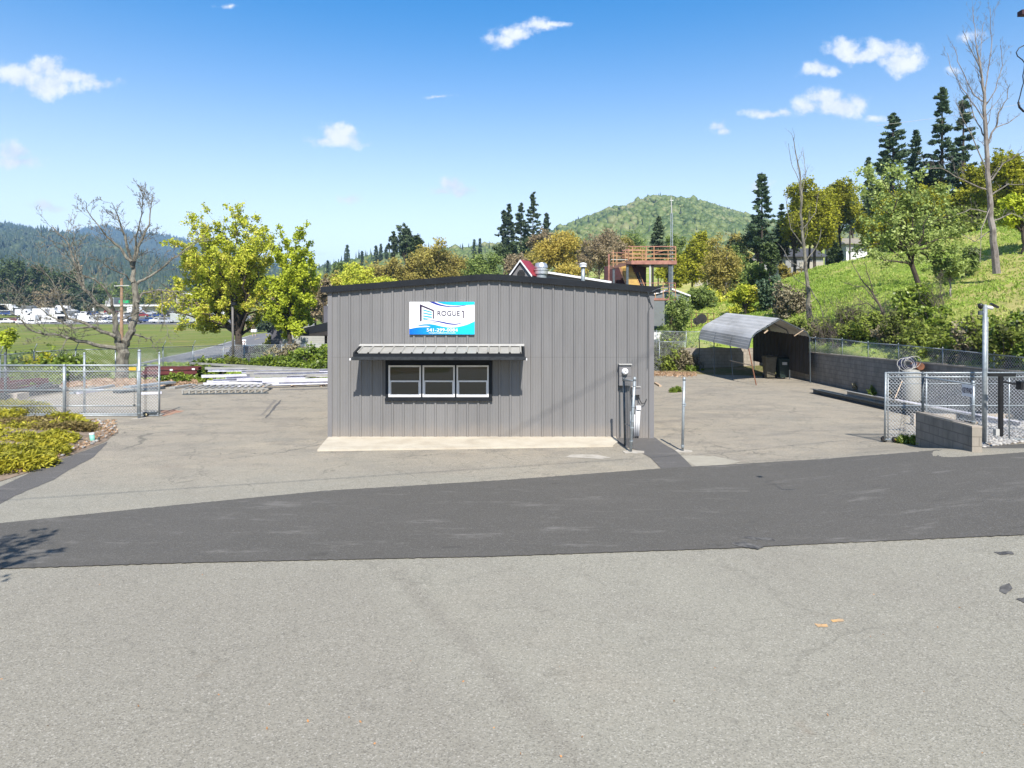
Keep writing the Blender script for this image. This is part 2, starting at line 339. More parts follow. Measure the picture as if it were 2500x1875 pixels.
def wallmat():      # painted steel with a dusty splash line at the foot, faint streaks and a panel lap
    m, nt, b = mat_base('grey painted steel siding'); v = posn(nt, (1, 1, .25)); n = noise_node(nt, 0.9, 6, .62, v); n2 = noise_node(nt, 5, 6, .7, posn(nt, (1.4, 1, .12)))
    col = ramp(nt, n.outputs['Fac'], [(.32, (.163, .161, .161)), (.62, (.194, .191, .190))])
    col = mixc(nt, maprange(nt, n2.outputs['Fac'], .5, .75, 0, .35), col, (.14, .135, .135))
    g = nt.nodes.new('ShaderNodeNewGeometry'); s_ = nt.nodes.new('ShaderNodeSeparateXYZ'); nt.links.new(g.outputs['Position'], s_.inputs[0])
    n3 = noise_node(nt, 3, 5, .7, posn(nt)); h = mathn(nt, 'ADD', s_.outputs[2], mathn(nt, 'MULTIPLY', n3.outputs['Fac'], -.55))
    col = mixc(nt, maprange(nt, h, -.25, .25, .5, 0), col, (.27, .235, .20))
    lap = maprange(nt, mathn(nt, 'ABSOLUTE', mathn(nt, 'SUBTRACT', s_.outputs[2], 2.28)), .004, .012, .45, 0)
    col = mixc(nt, lap, col, (.10, .10, .10))
    nt.links.new(col, b.inputs['Base Color']); b.inputs['Roughness'].default_value = .5; b.inputs['Specular IOR Level'].default_value = .25
    nb = noise_node(nt, 4, 3, .5, posn(nt, (1, 1, .5))); bump(nt, b, nb.outputs['Fac'], .10, .02); return m
M['siding_main'] = wallmat()
M['trim'] = mt('black trim', (0.016, 0.019, 0.023), (0.012, 0.014, 0.018), 3, 0.6, spec=.15)
M['gutter'] = mt('charcoal gutter', (0.045, 0.05, 0.055), (0.022, 0.025, 0.028), 8, 0.55, spec=.2)
M['awn'] = mt('weathered awning steel', (0.33, 0.325, 0.30), (0.27, 0.265, 0.245), 3, 0.5)
M['awnflash'] = mt('pale flashing', (0.46, 0.455, 0.43), (0.38, 0.375, 0.36), 3, 0.5)
M['white'] = mt('white vinyl', (0.74, 0.74, 0.75), (0.68, 0.68, 0.69), 2, 0.35)
M['whitesteel'] = mt('white steel', (0.68, 0.68, 0.74), (0.45, 0.44, 0.5), 2.5, 0.45)
M['galv'] = mt('galvanised steel', (0.36, 0.40, 0.42), (0.24, 0.27, 0.29), 14, 0.42, metal=0.35)
M['galvwire'] = mt('galvanised wire', (0.56, 0.58, 0.60), (0.42, 0.44, 0.46), 9, 0.45)
M['galvdark'] = mt('weathered and shaded dark steel', (0.10, 0.12, 0.13), (0.06, 0.07, 0.08), 9, 0.5, metal=0.3)
M['black'] = mt('black metal', (0.012, 0.012, 0.014), (0.02, 0.02, 0.022), 5, 0.4)
M['rubber'] = mt('black rubber', (0.02, 0.02, 0.02), (0.03, 0.028, 0.026), 5, 0.8)
M['rust'] = mt('rust', (0.22, 0.09, 0.045), (0.11, 0.05, 0.03), 8, 0.8)
M['maroon'] = mt('red oxide steel', (0.13, 0.032, 0.03), (0.085, 0.022, 0.022), 3, 0.55)
M['redsalmon'] = mt('faded red steel', (0.36, 0.17, 0.125), (0.20, 0.085, 0.06), 3, 0.6)
M['railyel'] = mt('rusty yellow rail', (0.44, 0.26, 0.12), (0.28, 0.12, 0.07), 3, 0.6)
M['stairyel'] = mt('yellow stair', (0.52, 0.36, 0.10), (0.34, 0.21, 0.07), 2.5, 0.6)
M['darkmaroon'] = mt('dark maroon panel', (0.05, 0.013, 0.016), (0.03, 0.01, 0.012), 2, 0.6)
M['block'] = blockm('concrete block', (0.215, 0.20, 0.178), (0.25, 0.232, 0.205), mortar=(.15,.14,.125))
M['blocksunlit'] = blockm('sunlit concrete block', (0.36, 0.32, 0.26), (0.40, 0.35, 0.29), mortar=(0.25, 0.22, 0.18))  # sunlit copy of the block: the sunlight is put into its paler colour
M['cap'] = mt('block wall top', (0.42, 0.36, 0.29), (0.3, 0.26, 0.21), 5, 0.9)
M['grass'] = grassm('hillside grass', (0.20, 0.30, 0.045), (0.28, 0.37, 0.065), (0.56, 0.47, 0.20), sc=0.13, drys=0.47)
M['field'] = grassm('field grass', (0.13, 0.175, 0.035), (0.21, 0.245, 0.055), (0.30, 0.26, 0.10), sc=0.045, drys=0.53)
M['dirt'] = grassm('weedy dirt', (0.13, 0.15, 0.04), (0.2, 0.17, 0.09), (0.28, 0.2, 0.12), dirt=(0.25, 0.19, 0.13), sc=0.5)
M['soil'] = mt('bed soil', (0.26, 0.20, 0.15), (0.15, 0.115, 0.08), 4, 0.95, bmp=0.8, bscale=12)
M['bark'] = mt('grey bark', (0.23, 0.215, 0.17), (0.07, 0.06, 0.05), 7, 0.9, bmp=0.8, bscale=14, stretch=(1, 1, .4))
M['barkpale'] = mt('pale bark', (0.27, 0.24, 0.22), (0.10, 0.08, 0.072), 5, 0.85, bmp=0.6, bscale=12, stretch=(1, 1, .4))
M['barkdark'] = mt('dark bark', (0.075, 0.058, 0.045), (0.035, 0.028, 0.022), 5, 0.9, bmp=0.5, bscale=12)
M['twig'] = mt('fine twigs', (0.15, 0.12, 0.095), (0.09, 0.072, 0.06), 3, 0.9)
M['l_yel'] = leafm('yellow green leaves', [(0.27, 0.31, 0.03), (0.46, 0.51, 0.045), (0.58, 0.60, 0.07), (0.62, 0.53, 0.12)], nscale=0.35)
M['l_bright'] = leafm('bright green leaves', [(0.23, 0.28, 0.025), (0.42, 0.49, 0.035), (0.57, 0.61, 0.06)], nscale=0.4)
M['l_ochre'] = leafm('ochre buds', [(0.20, 0.165, 0.05), (0.34, 0.29, 0.075), (0.46, 0.40, 0.10)], nscale=0.25)
M['l_gold'] = leafm('golden buds', [(0.28, 0.22, 0.05), (0.46, 0.37, 0.07), (0.58, 0.46, 0.11)], nscale=0.3)
M['l_brown'] = leafm('brownish twigs', [(0.20, 0.155, 0.09), (0.31, 0.245, 0.15), (0.40, 0.33, 0.19)], nscale=0.3)
M['l_green'] = leafm('soft green leaves', [(0.10, 0.14, 0.035), (0.19, 0.26, 0.065), (0.29, 0.36, 0.10)], nscale=0.3)
M['l_oak'] = leafm('olive oak leaves', [(0.14, 0.145, 0.015), (0.31, 0.32, 0.022), (0.46, 0.45, 0.035)], nscale=0.28)
M['l_conif'] = leafm('conifer needles', [(0.035, 0.055, 0.035), (0.07, 0.10, 0.055), (0.12, 0.16, 0.075)], trans=0.1, nscale=0.4)
M['l_pine'] = leafm('pine needles', [(0.035, 0.065, 0.04), (0.07, 0.115, 0.06), (0.13, 0.18, 0.085)], trans=0.12, nscale=0.5)
M['l_fir'] = leafm('dark green needles', [(0.022, 0.036, 0.014), (0.048, 0.074, 0.023), (0.09, 0.125, 0.035)], trans=0.1, nscale=0.2)
M['l_poplar'] = leafm('glossy pale leaves', [(0.14, 0.19, 0.05), (0.30, 0.38, 0.09), (0.50, 0.57, 0.22)], rough=0.55, nscale=0.5, spec=0.3)
M['l_ivy'] = leafm('ivy leaves', [(0.05, 0.08, 0.015), (0.16, 0.23, 0.025), (0.34, 0.43, 0.06)], rough=0.4, nscale=0.8, spec=0.4)
M['l_bramble'] = leafm('bramble leaves', [(0.06, 0.065, 0.02), (0.13, 0.155, 0.035), (0.24, 0.30, 0.05), (0.36, 0.43, 0.07)], nscale=0.6)
M['l_dead'] = leafm('dead stems', [(0.10, 0.085, 0.05), (0.20, 0.17, 0.10), (0.32, 0.29, 0.18)], nscale=0.8, trans=0.1)
M['l_juniper'] = leafm('golden juniper', [(0.12, 0.12, 0.014), (0.32, 0.31, 0.028), (0.54, 0.47, 0.05)], nscale=1.6, trans=0.2)
M['l_junbrown'] = leafm('brown juniper', [(0.11, 0.08, 0.03), (0.22, 0.17, 0.06), (0.33, 0.27, 0.09)], nscale=1.2, trans=0.2)
M['l_litter'] = leafm('dead leaves', [(0.18, 0.11, 0.06), (0.34, 0.22, 0.13), (0.48, 0.36, 0.25)], nscale=2, trans=0.1)
M['l_tuft'] = leafm('grass blades', [(0.20, 0.31, 0.045), (0.31, 0.43, 0.065), (0.50, 0.50, 0.17)], nscale=0.25, trans=0.3)
M['l_wood1'] = leafm('wooded slope crowns', [(0.05, 0.08, 0.028), (0.09, 0.13, 0.04), (0.15, 0.185, 0.065), (0.20, 0.20, 0.10)], nscale=0.01, trans=0.0)
M['l_wood2'] = leafm('distant conifers', [(0.016, 0.03, 0.018), (0.034, 0.054, 0.03), (0.065, 0.082, 0.05)], nscale=0.004, trans=0.0)
M['l_wood3'] = leafm('dark ridge crowns', [(0.022, 0.04, 0.018), (0.045, 0.066, 0.028), (0.08, 0.10, 0.042)], nscale=0.008, trans=0.0)  # darker crown greens for the nearer left ridge
M['hillbase'] = mt('hill undergrowth', (0.09, 0.115, 0.04), (0.06, 0.08, 0.03), 0.02, 0.95)
M['hillfar'] = mt('far hill undergrowth', (0.04, 0.06, 0.035), (0.03, 0.045, 0.028), 0.005, 0.95)
M['glass'] = None
def glassy(name, c, rough=0.03, ior=1.9):
    m, nt, b = mat_base(name); b.inputs['Base Color'].default_value = c4(c); b.inputs['Roughness'].default_value = rough
    b.inputs['IOR'].default_value = ior
    n = noise_node(nt, 1.2, 3, 0.5, posn(nt)); bump(nt, b, n.outputs['Fac'], 0.02, 0.02)
    return m
M['glass'] = glassy('window glass', (0.010, 0.014, 0.010), ior=1.75)
M['cedar'] = mt('raw timber', (0.50, 0.38, 0.26), (0.38, 0.27, 0.18), 3, 0.8)
# ------------------------------------------------------------ terrain
def rbf(pts):
    A = np.array([p[:2] for p in pts], float); z = np.array([p[2] for p in pts], float)
    D = np.sqrt(((A[:, None]-A[None])**2).sum(-1)+1.0); n = len(A)
    K = np.zeros((n+3, n+3)); K[:n, :n] = D+np.eye(n)*-0.05; K[:n, n] = 1; K[:n, n+1:] = A; K[n, :n] = 1; K[n+1:, :n] = A.T
    w = np.linalg.solve(K, np.concatenate([z, [0, 0, 0]]))
    def f(x, y):
        x = np.asarray(x, float); y = np.asarray(y, float)
        d = np.sqrt((x[..., None]-A[:, 0])**2+(y[..., None]-A[:, 1])**2+1.0)
        return d@w[:n]+w[n]+w[n+1]*x+w[n+2]*y
    return f
low = rbf([(-18,33,-.15),(-15,40,-.25),(-12,57,-.35),(-26,54,-.5),(-34,67,-.5),(-31,75,-.5),(-58,162,-.5),(-45,90,-.5),(-40,40,-.3),(-172,228,1.3),(-113,228,1.3),
    (-172,262,4),(-100,262,4),(-100,300,6),(-200,300,6),(-250,500,12),(-90,110,-.5),(-150,170,-.2),(-60,228,1.3),(-10,100,.5),(0,45,.2),(0,60,.8),(0,100,4),(-20,200,9),
    (0,200,12),(60,200,20),(-100,500,20),(50,500,40),(-40,-15,0),(0,-10,0),(0,0,0),(0,15,0),(-10,20,0),(10,20,0),(14,38,0),(-20,10,0),(20,5,.3),(-6,30,0),(8,40,0),(10,55,.8),(400,300,50),(-500,200,5),(-300,0,2),(40,-20,2),(0,-40,6),(-40,-40,8),(40,-40,9),(400,-100,20)])
high = rbf([(16,43,1.35),(16,30,1.4),(16,20,1.7),(16,10,2.0),(16,-10,2.6),(11,43.5,1.3),(12.4,47,2.4),(15.8,60,4.7),(19.8,33,3.5),(22,25,3.7),(28.4,40,6.16),(26.5,60,7.6),
    (30.3,58,8.2),(33.1,52,9.4),(36,48,9.8),(45,45,10.8),(60,60,13),(28,72,7.0),(19,55,3.9),(22,60,5.1),(20,75,5.4),(25,76,6.4),(39,75,9.4),(33,120,8.6),(40,20,10),(30,10,7.2),(60,0,14),(90,120,17),(66,130,14.0),(84,165,17),
    (52,150,12.7),(47,110,9.6),(10,60,2.4),(9,55,1.5),(20,90,7),(80,300,30),(20,200,14),(0,200,13),(25,150,11),(200,200,40),(300,400,60),(120,60,20)])
def sms(t): t = np.clip(t, 0, 1); return t*t*(3-2*t)
def zlot_np(x, y):
    return 0.5*sms((x-4.5)/5.5)*(1-0.62*sms((y-14.7)/2.5))*(1-sms((y-17.0)/5.0))*sms((y+12)/10)
def terrain(x, y):
    x = np.asarray(x, float); y = np.asarray(y, float)
    dx = np.maximum(np.maximum(-15-x, x-15.9), 0); dy = np.maximum(np.maximum(-6-y, y-37), 0)
    w = 1-sms(np.hypot(dx, dy)/5.0)
    lo = low(x, y)*(1-w)+zlot_np(x, y)*sms((30-np.abs(x))/10)-0.06
    Rm = np.where(y < 43.6, sms((x-16.05)/0.12), np.where(x > 11, sms((y-43.6)/0.12), sms((x-5)/6)*sms((y-46)/8)))
    hi = high(x, y)
    back = sms((y-130)/80)
    hi = hi*(1-back*0.0)
    bump_ = 0.22*np.sin(x*0.55+1.3*np.sin(y*0.31))*np.sin(y*0.47+0.8*np.sin(x*0.22))*np.clip((x-17)/4, 0, 1)
    return lo*(1-Rm)+(hi+bump_)*Rm
def H(x, y): return float(terrain(np.array([x]), np.array([y]))[0])
def axis(parts): return np.array(sorted(set(np.concatenate([np.arange(a, b, s) for a, b, s in parts]).round(4).tolist())))
gx = axis([(-4200,-400,190),(-400,-60,17),(-60,-30,3),(-30,60,1.0),(60,140,4),(140,420,20),(420,4300,190),(15.95,16.3,.05)])
gy = axis([(-320,-40,20),(-40,-8,2),(-8,70,1.0),(70,130,3),(130,320,10),(320,5200,240),(43.5,43.8,.05)])
GX, GY = np.meshgrid(gx, gy); GZ = terrain(GX, GY)
far = np.clip((np.hypot(GX, GY)-420)/500, 0, 1); GZ = GZ*(1-far)+far*10
nv = GX.shape; idx = np.arange(nv[0]*nv[1]).reshape(nv)
Q = np.stack([idx[:-1, :-1], idx[:-1, 1:], idx[1:, 1:], idx[1:, :-1]], -1).reshape(-1, 4)
cx = ((GX[:-1, :-1]+GX[1:, 1:])/2).ravel(); cy = ((GY[:-1, :-1]+GY[1:, 1:])/2).ravel()
hill = ((cy < 43.6) & (cx > 16.07)) | ((cy > 43.6) & (cx > 11)) | ((cy > 48) & (cx > 5))
hill &= (cx < 420) & (cy < 420) & (cy > -320)
V = np.stack([GX, GY, GZ], -1).reshape(-1, 3)
def submesh(name, mask, mat, midx=None):
    q = Q[mask]; u, inv = np.unique(q, return_inverse=True)
    return tag(npmesh(name, V[u], inv.reshape(q.shape), mat, None, True, midx), kind='structure')
field = (cx < -28) | (cy > 95)
tag(submesh('hillside', hill, M['grass']), 'steep grassy hillside behind the block retaining wall', 'hillside')
tag(submesh('ground', ~hill, [M['dirt'], M['field']], field[~hill].astype(int)), 'grass field and weedy ground around the lot', 'ground')

def grid_sheet(name, fn, nu, nv_, mat, label, cat, thick=0.0):
    vs = [fn(i/nu, j/nv_) for j in range(nv_+1) for i in range(nu+1)]
    fs = [(j*(nu+1)+i, j*(nu+1)+i+1, (j+1)*(nu+1)+i+1, (j+1)*(nu+1)+i) for j in range(nv_) for i in range(nu)]
    o = npmesh(name, np.array([tuple(v) for v in vs]), np.array(fs), mat, None, True)
    return tag(o, label, cat, kind='structure')
def pl(pts, x):
    for (a, b), (c, d) in zip(pts[:-1], pts[1:]):
        if x <= c: return b+(d-b)*(x-a)/(c-a)
    return pts[-1][1]
def strip(name, up, lo, x0, x1, nu, nvv, mat, dz, label, cat, jit=0.8, seed=1):
    def fn(u, v):
        px = x0+(x1-x0)*u
        a = pl(up, px)+jit*noise.noise(Vector((px*.09, seed, 0)))*1.2+jit*noise.noise(Vector((px*.4, seed, 3)))*.6
        b = pl(lo, px)+jit*noise.noise(Vector((px*.07, seed, 7)))*2.2+jit*noise.noise(Vector((px*.21, seed, 9)))*.7+jit*noise.noise(Vector((px*.63, seed, 12)))*.6
        return G(px, b+(a-b)*v, dz)
    return grid_sheet(name, fn, nu, nvv, mat, label, cat)
# pale lot
lx = np.arange(-30, 16.01, 0.25); ly = np.arange(-7, 43.51, 0.25)
LX, LY = np.meshgrid(lx, ly); LZ = zlot_np(LX, LY)
li = np.arange(LX.size).reshape(LX.shape)
LQ = np.stack([li[:-1, :-1], li[:-1, 1:], li[1:, 1:], li[1:, :-1]], -1).reshape(-1, 4)
lcx = ((LX[:-1, :-1]+LX[1:, 1:])/2).ravel(); lcy = ((LY[:-1, :-1]+LY[1:, 1:])/2).ravel()
keep = ~((lcx < -7) & (lcy > 35.5-0.12*(lcx+20))) & ~((lcx < -24) & (lcy > 20))& ~((lcx < -4) & (lcy < -4+(-4-lcx)*.5))
LVv = np.stack([LX, LY, LZ], -1).reshape(-1, 3); u_, inv_ = np.unique(LQ[keep], return_inverse=True)
tag(npmesh('parking_lot', LVv[u_], inv_.reshape(-1, 4), M['pale'], None, True), 'pale cracked asphalt parking lot', 'parking lot', kind='structure')
# beyond the lot's right side the street goes on
grid_sheet('street_shoulder', lambda u, v: Vector((16+30*u, -7+22*v, zlot(16+30*u, -7+22*v))), 30, 22, M['pale'], 'pale asphalt shoulder beyond the lot', 'road')
# dark road strip
RU = [(-1600,1420),(0,1277),(407,1235),(791,1198),(1243,1171),(1605,1144),(2000,1121),(2500,1083),(3400,1050)]
RL = [(-1600,1470),(0,1388),(400,1375),(560,1371),(1200,1358),(1779,1338),(2000,1327),(2500,1305),(3600,1240)]
strip('road', RU, RL, -1500, 3300, 900, 10, M['dark'], 0.014, 'newer dark asphalt road strip crossing the lot', 'road', .8)
strip('path', [(-300,1260),(0,1188),(75,1153),(145,1123),(211,1099),(262,1079)], [(-300,1330),(0,1230),(42,1208),(133,1170),(169,1147),(229,1116),(262,1081)],
      -300, 262, 70, 5, M['patch'], 0.005, 'dark asphalt gutter strip along the planting bed', 'path', 1.0, 4)
# dark trench patch beside the building
def trench(u, v):
    l = [(1506,1068),(1508,1078),(1524,1090),(1553,1098),(1588,1117),(1617,1147)]; r = [(1600,1068),(1612,1078),(1628,1088),(1650,1100),(1668,1117),(1694,1143)]
    k = v*(len(l)-1); i = min(int(k), len(l)-2); f = k-i
    a = (l[i][0]*(1-f)+l[i+1][0]*f, l[i][1]*(1-f)+l[i+1][1]*f); b = (r[i][0]*(1-f)+r[i+1][0]*f, r[i][1]*(1-f)+r[i+1][1]*f)
    j = 1.2*noise.noise(Vector((v*9, u*2, 0)))
    return G(a[0]+(b[0]-a[0])*u+j, a[1]+(b[1]-a[1])*u, 0.009)
grid_sheet('pavement_patch', trench, 8, 40, M['patch'], 'dark trench patch running from the building corner to the road', 'pavement patch')
def poly_sheet(name, pts, dz, mat, label, cat, jitter=0.0, seed=0):
    out = []
    for (a, b), (c, d) in zip(pts, pts[1:]+pts[:1]):
        n = max(1, int(math.hypot(c-a, d-b)/7))
        for i in range(n):
            t = i/n; q = noise.noise(Vector((a+(c-a)*t, b+(d-b)*t, seed))*0.13)*jitter
            out.append(G(a+(c-a)*t+q*2, b+(d-b)*t+q, dz))
    mb = MB(); mb.face(out); return tag(mb.build(name, mat), label, cat, kind='structure')
poly_sheet('pavement_residue', [(1378,1116),(1400,1109),(1460,1110),(1492,1117),(1470,1120),(1420,1118)], 0.006, M['residue'], 'chalky white scraped patch on the lot', 'pavement patch', 1.5)
poly_sheet('pavement_repair', [(1655,1112),(1740,1113),(1810,1127),(1760,1137),(1700,1138),(1668,1122)], 0.0055, mt('pale repair', (.35,.325,.265), (.29,.27,.22), 3, .9, bmp=.4), 'pale repair patch beside the fence post', 'pavement patch', 1.5, 2)
M['oil'] = mt('oil stain', (.06,.06,.062), (.17,.165,.155), 9, .85, spec=.1); M['orange'] = mt('orange paint', (.62,.36,.14), (.33,.27,.2), 5, .8)
for k, pts in enumerate([[(1785,1326),(1815,1322),(1838,1328),(1868,1336),(1850,1340),(1800,1333)],[(1800,1310),(1880,1312),(1892,1319),(1840,1318)],
                         [(2440,1432),(2465,1424),(2472,1436),(2455,1450),(2440,1443)],[(2480,1462),(2530,1455),(2560,1466),(2500,1471)],[(2425,1347),(2470,1346),(2478,1354),(2440,1353)]]):
    poly_sheet('oil_stain', pts, 0.018 if k < 2 else .006, M['oil'], ('lower tar spot at the road edge','upper thin tar streak on the road','tar spot near the right edge','dark tar spot cut by the right edge','small tar streak at the upper right of the near lot')[k], 'stain', 2.2, k)
poly_sheet('paint_mark', [(1988,1522),(2020,1524),(2022,1530),(1996,1530)], 0.006, M['orange'], 'faded orange paint dash on the pale asphalt', 'paint mark', 2)
poly_sheet('paint_mark', [(2028,1513),(2058,1511),(2062,1516),(2034,1519)], 0.006, M['orange'], 'faded orange paint dash on the pale asphalt', 'paint mark', 2)
poly_sheet('tyre_mark', [(668,976),(676,976),(664,990),(652,1003),(640,1014),(634,1014),(648,1000),(659,988)], 0.004, mt('tyre mark', (.15,.14,.125), (.25,.22,.18), 6, .9), 'dark tyre mark on the left yard', 'tyre mark', 1.2, 5)
poly_sheet('tyre_mark', [(684,977),(688,977),(676,992),(664,1006),(650,1020),(646,1020),(660,1004),(671,990)], 0.004, M['patch'], 'second thinner tyre mark on the left yard', 'tyre mark', 1.2, 6)
poly_sheet('rust_stain', [(393,1002),(420,1000),(452,1003),(430,1009),(400,1016),(392,1012)], 0.004, mt('rusty soil stain', (.30,.15,.09), (.36,.26,.19), 4, .95), 'reddish stain on the ground right of the sliding gate', 'stain', 2, 7)
# concrete apron slab
ap = [Vector((-5.17,19.235,0)),Vector((2.93,19.235,0)),G(1508,1082),G(1497,1091),G(775,1102)]
mb = MB(); n = len(ap); top = [p+Vector((0,0,.045)) for p in ap]; mb.face(top)
for i in range(n): mb.face([ap[i], ap[(i+1)%n], top[(i+1)%n], top[i]])
tag(mb.build('pavement', M['concrete']), 'light concrete apron under the front wall', 'pavement', kind='structure')
# bed of soil left, far road, gravel
bed = [(-500,1290),(-200,1215),(0,1176),(75,1152),(145,1122),(211,1098),(259,1078),(281,1058),(272,1040),(235,1030),(170,1024),(100,1020),(0,1016),(-500,1016)]
bl = [G(*p) for p in bed]; bc = Vector((-15.5, 17.2, .35))
mb = MB(); mb.v = [tuple(bc)]+[tuple(p+Vector((0,0,.01))) for p in bl]+[tuple(p.lerp(bc, .35)+Vector((0,0,.10))) for p in bl]; k = len(bl)
for i in range(k):
    j = (i+1) % k; mb.f += [(1+i, 1+j, 1+k+j, 1+k+i), (0, 1+k+i, 1+k+j)]; mb.m += [0, 0]
tag(mb.build('planting_bed', M['soil'], None, True), 'raised soil bed with juniper in front of the sliding gate', 'planting bed', kind='structure')
def road_pt(t, s, dz=0.0):
    Y = 38+150*t; xl = -34-(Y-67)*0.25; xr = -26.2-(Y-53.7)*0.205; x = xl+(xr-xl)*s
    return Vector((x, Y, H(x, Y)+0.09+dz))
grid_sheet('road', lambda u, v: road_pt(v, u), 6, 60, M['farroad'], 'grey two lane road beyond the back fence', 'road')
for s, m, a, b in ((0.05,'roadpaint',0,1),(0.955,'roadpaint',0,1)):
    grid_sheet('road_marking', lambda u, v: road_pt(a+(b-a)*v, s-.012+.03*u, .02), 1, 60, M[m], 'white edge line on the far road', 'road marking')
for k in range(9):
    grid_sheet('road_marking', lambda u, v: road_pt(.02+k*.09+.035*v, .49+.025*u, .02), 1, 4, M['roadyellow'], 'yellow centre dash on the far road', 'road marking')
# gravel bed
rng = np.random.default_rng(5); random.seed(5)
def ico(sub):
    b = bmesh.new(); bmesh.ops.create_icosphere(b, subdivisions=sub, radius=1.0)
    v = np.array([tuple(q.co) for q in b.verts]); f = np.array([[q.index for q in p.verts] for p in b.faces]); b.free(); return v, f
ICO1, ICO2 = ico(1), ico(2)
def scatter(name, tmpl, pos, scl, mat, jitter=0.25, rotz=True, parent=None, smooth=False):
    tv, tf = tmpl; n = len(pos); pos = np.asarray(pos); scl = np.asarray(scl)
    if scl.ndim == 1: scl = np.stack([scl]*3, -1)
    vv = np.repeat(tv[None], n, 0)*(1+rng.normal(0, jitter, (n, len(tv), 1)))
    vv = vv*scl[:, None, :]
    a = rng.uniform(0, 6.28, n); ca, sa = np.cos(a)[:, None], np.sin(a)[:, None]
    x = vv[..., 0]*ca-vv[..., 1]*sa; y = vv[..., 0]*sa+vv[..., 1]*ca; vv = np.stack([x, y, vv[..., 2]], -1)+pos[:, None, :]
    ff = tf[None]+(np.arange(n)*len(tv))[:, None, None]
    return npmesh(name, vv.reshape(-1, 3), ff.reshape(-1, tf.shape[1]), mat, parent, smooth)
m_, nt_, b_ = mat_base('crushed rock'); g_ = nt_.nodes.new('ShaderNodeNewGeometry')
nt_.links.new(ramp(nt_, g_.outputs['Random Per Island'], [(0,(.12,.12,.12)),(.35,(.26,.255,.25)),(.8,(.38,.37,.35)),(1,(.48,.45,.41))]), b_.inputs['Base Color']); b_.inputs['Roughness'].default_value=.9; M['rock']=m_
def grav(u, v):
    px = 2392+(2700-2392)*u; a = 1022-(px-2392)*.02; b = 1093-(px-2392)*.13 if px > 2392 else 1093
    p = G(px, b+(a-b)*v, .015); p.z += .10*math.sin(v*3.1)+.12*v; return p
grid_sheet('gravel_base', grav, 12, 10, M['soil'], 'soil under the crushed rock strip', 'ground')
pos = []; sc = []
for i in range(3200):
    u, v = random.random(), random.random(); p = grav(u, v); pos.append((p.x, p.y, p.z+.005)); s = random.uniform(.022, .062); sc.append((s*1.25, s, s*.75))
tag(scatter('gravel', ICO1, pos, sc, M['rock'], .16), 'pale crushed rock around the keypad post', 'gravel', kind='stuff')

# ------------------------------------------------------------ far hills
def hillsheet(name, sky, Y0, Y1, z0, mat, label, cat, x0, x1, nu, rough, prof=0.8, seed=0):
    nt = 26; rows = []
    def z_at(px, t):
        Y = Y0+(Y1-Y0)*t; zs = HC+(PY0-pl(sky, px))/F*Y1
        X = (px-PX0)/F*Y
        zz = z0+(zs-z0)*t**prof+rough*noise.fractal(Vector((X/rough/9, Y/rough/9, seed)), 1.0, 2.0, 4)*math.sin(math.pi*min(1, t))*1.6
        return Vector((X, Y, zz))
    vs = []
    for j in range(nt+1+5):
        for i in range(nu+1):
            px = x0+(x1-x0)*i/nu
            if j <= nt: vs.append(z_at(px, j/nt))
            else:
                p = z_at(px, 1.0); q = (j-nt)/5; Y = Y1+(Y1-Y0)*q*1.0; vs.append(Vector((p.x*Y/Y1, Y, p.z-(p.z-z0)*(q**1.4))))
    vs = [Vector((p.x, p.y-.5, -8)) for p in vs[:nu+1]]+vs; nj = nt+6
    fs = [(j*(nu+1)+i, j*(nu+1)+i+1, (j+1)*(nu+1)+i+1, (j+1)*(nu+1)+i) for j in range(nj) for i in range(nu)]
    tag(npmesh(name, np.array([tuple(v) for v in vs]), np.array(fs), mat, None, True), label, cat, kind='structure')
    return z_at
skyB = [(600,700),(1100,640),(1180,628),(1250,606),(1300,588),(1340,575),(1370,563),(1400,551),(1440,536),(1480,522),(1530,511),(1570,500),(1610,490),(1640,491),(1665,497),(1700,497),(1730,502),(1760,512),(1800,525),(1850,538),(1900,553),(2000,565),(2200,590),(2700,620)]
skyA = [(300,715),(700,682),(780,668),(830,652),(880,640),(950,632),(1040,620),(1110,614),(1180,618),(1300,630),(1500,660),(1700,720)]
skyN = [(-900,500),(-300,535),(-100,541),(0,556),(50,561),(110,577),(135,586),(170,590),(240,600),(330,632),(430,655),(600,676),(780,695),(900,720)]
skyF = [(-500,600),(100,580),(160,573),(200,563),(250,556),(290,561),(330,573),(360,571),(430,583),(480,596),(560,618),(640,646),(720,668),(900,690),(1300,700)]
zB = hillsheet('hill', skyB, 330, 1000, 22, M['hillbase'], 'green wooded hill behind the building', 'hill', 690, 2700, 90, 8, .85, 1)
zA = hillsheet('hill', skyA, 300, 480, 12, M['hillbase'], 'lower wooded ridge behind the ochre tree', 'hill', 690, 1700, 50, 3, .8, 2)
zN = hillsheet('hill', skyN, 600, 2300, 14, M['hillfar'], 'nearer dark wooded ridge on the left', 'hill', -900, 900, 80, 22, .8, 3)
zF = hillsheet('hill', skyF, 1700, 3300, 30, M['hillfar'], 'far blue mountain on the left', 'mountain', -500, 1300, 80, 40, .8, 4)
def forest(name, zf, x0, x1, n, s0, s1, mat, label, tmpl, tall, seed, tpow=0.7, crest=0.0):
    rs = random.Random(seed); pos = []; sc = []
    for i in range(n):
        px = rs.uniform(x0, x1); t = rs.random()**tpow
        if rs.random() < crest: t = rs.uniform(.93, 1.0)
        p = zf(px, t); s = rs.uniform(s0, s1)*(1.0 if rs.random() < .85 else 1.35)
        pos.append((p.x, p.y, p.z+s*tall*.45)); sc.append((s, s, s*tall))
    return tag(scatter(name, tmpl, pos, sc, mat, .13), label, 'trees', kind='stuff')
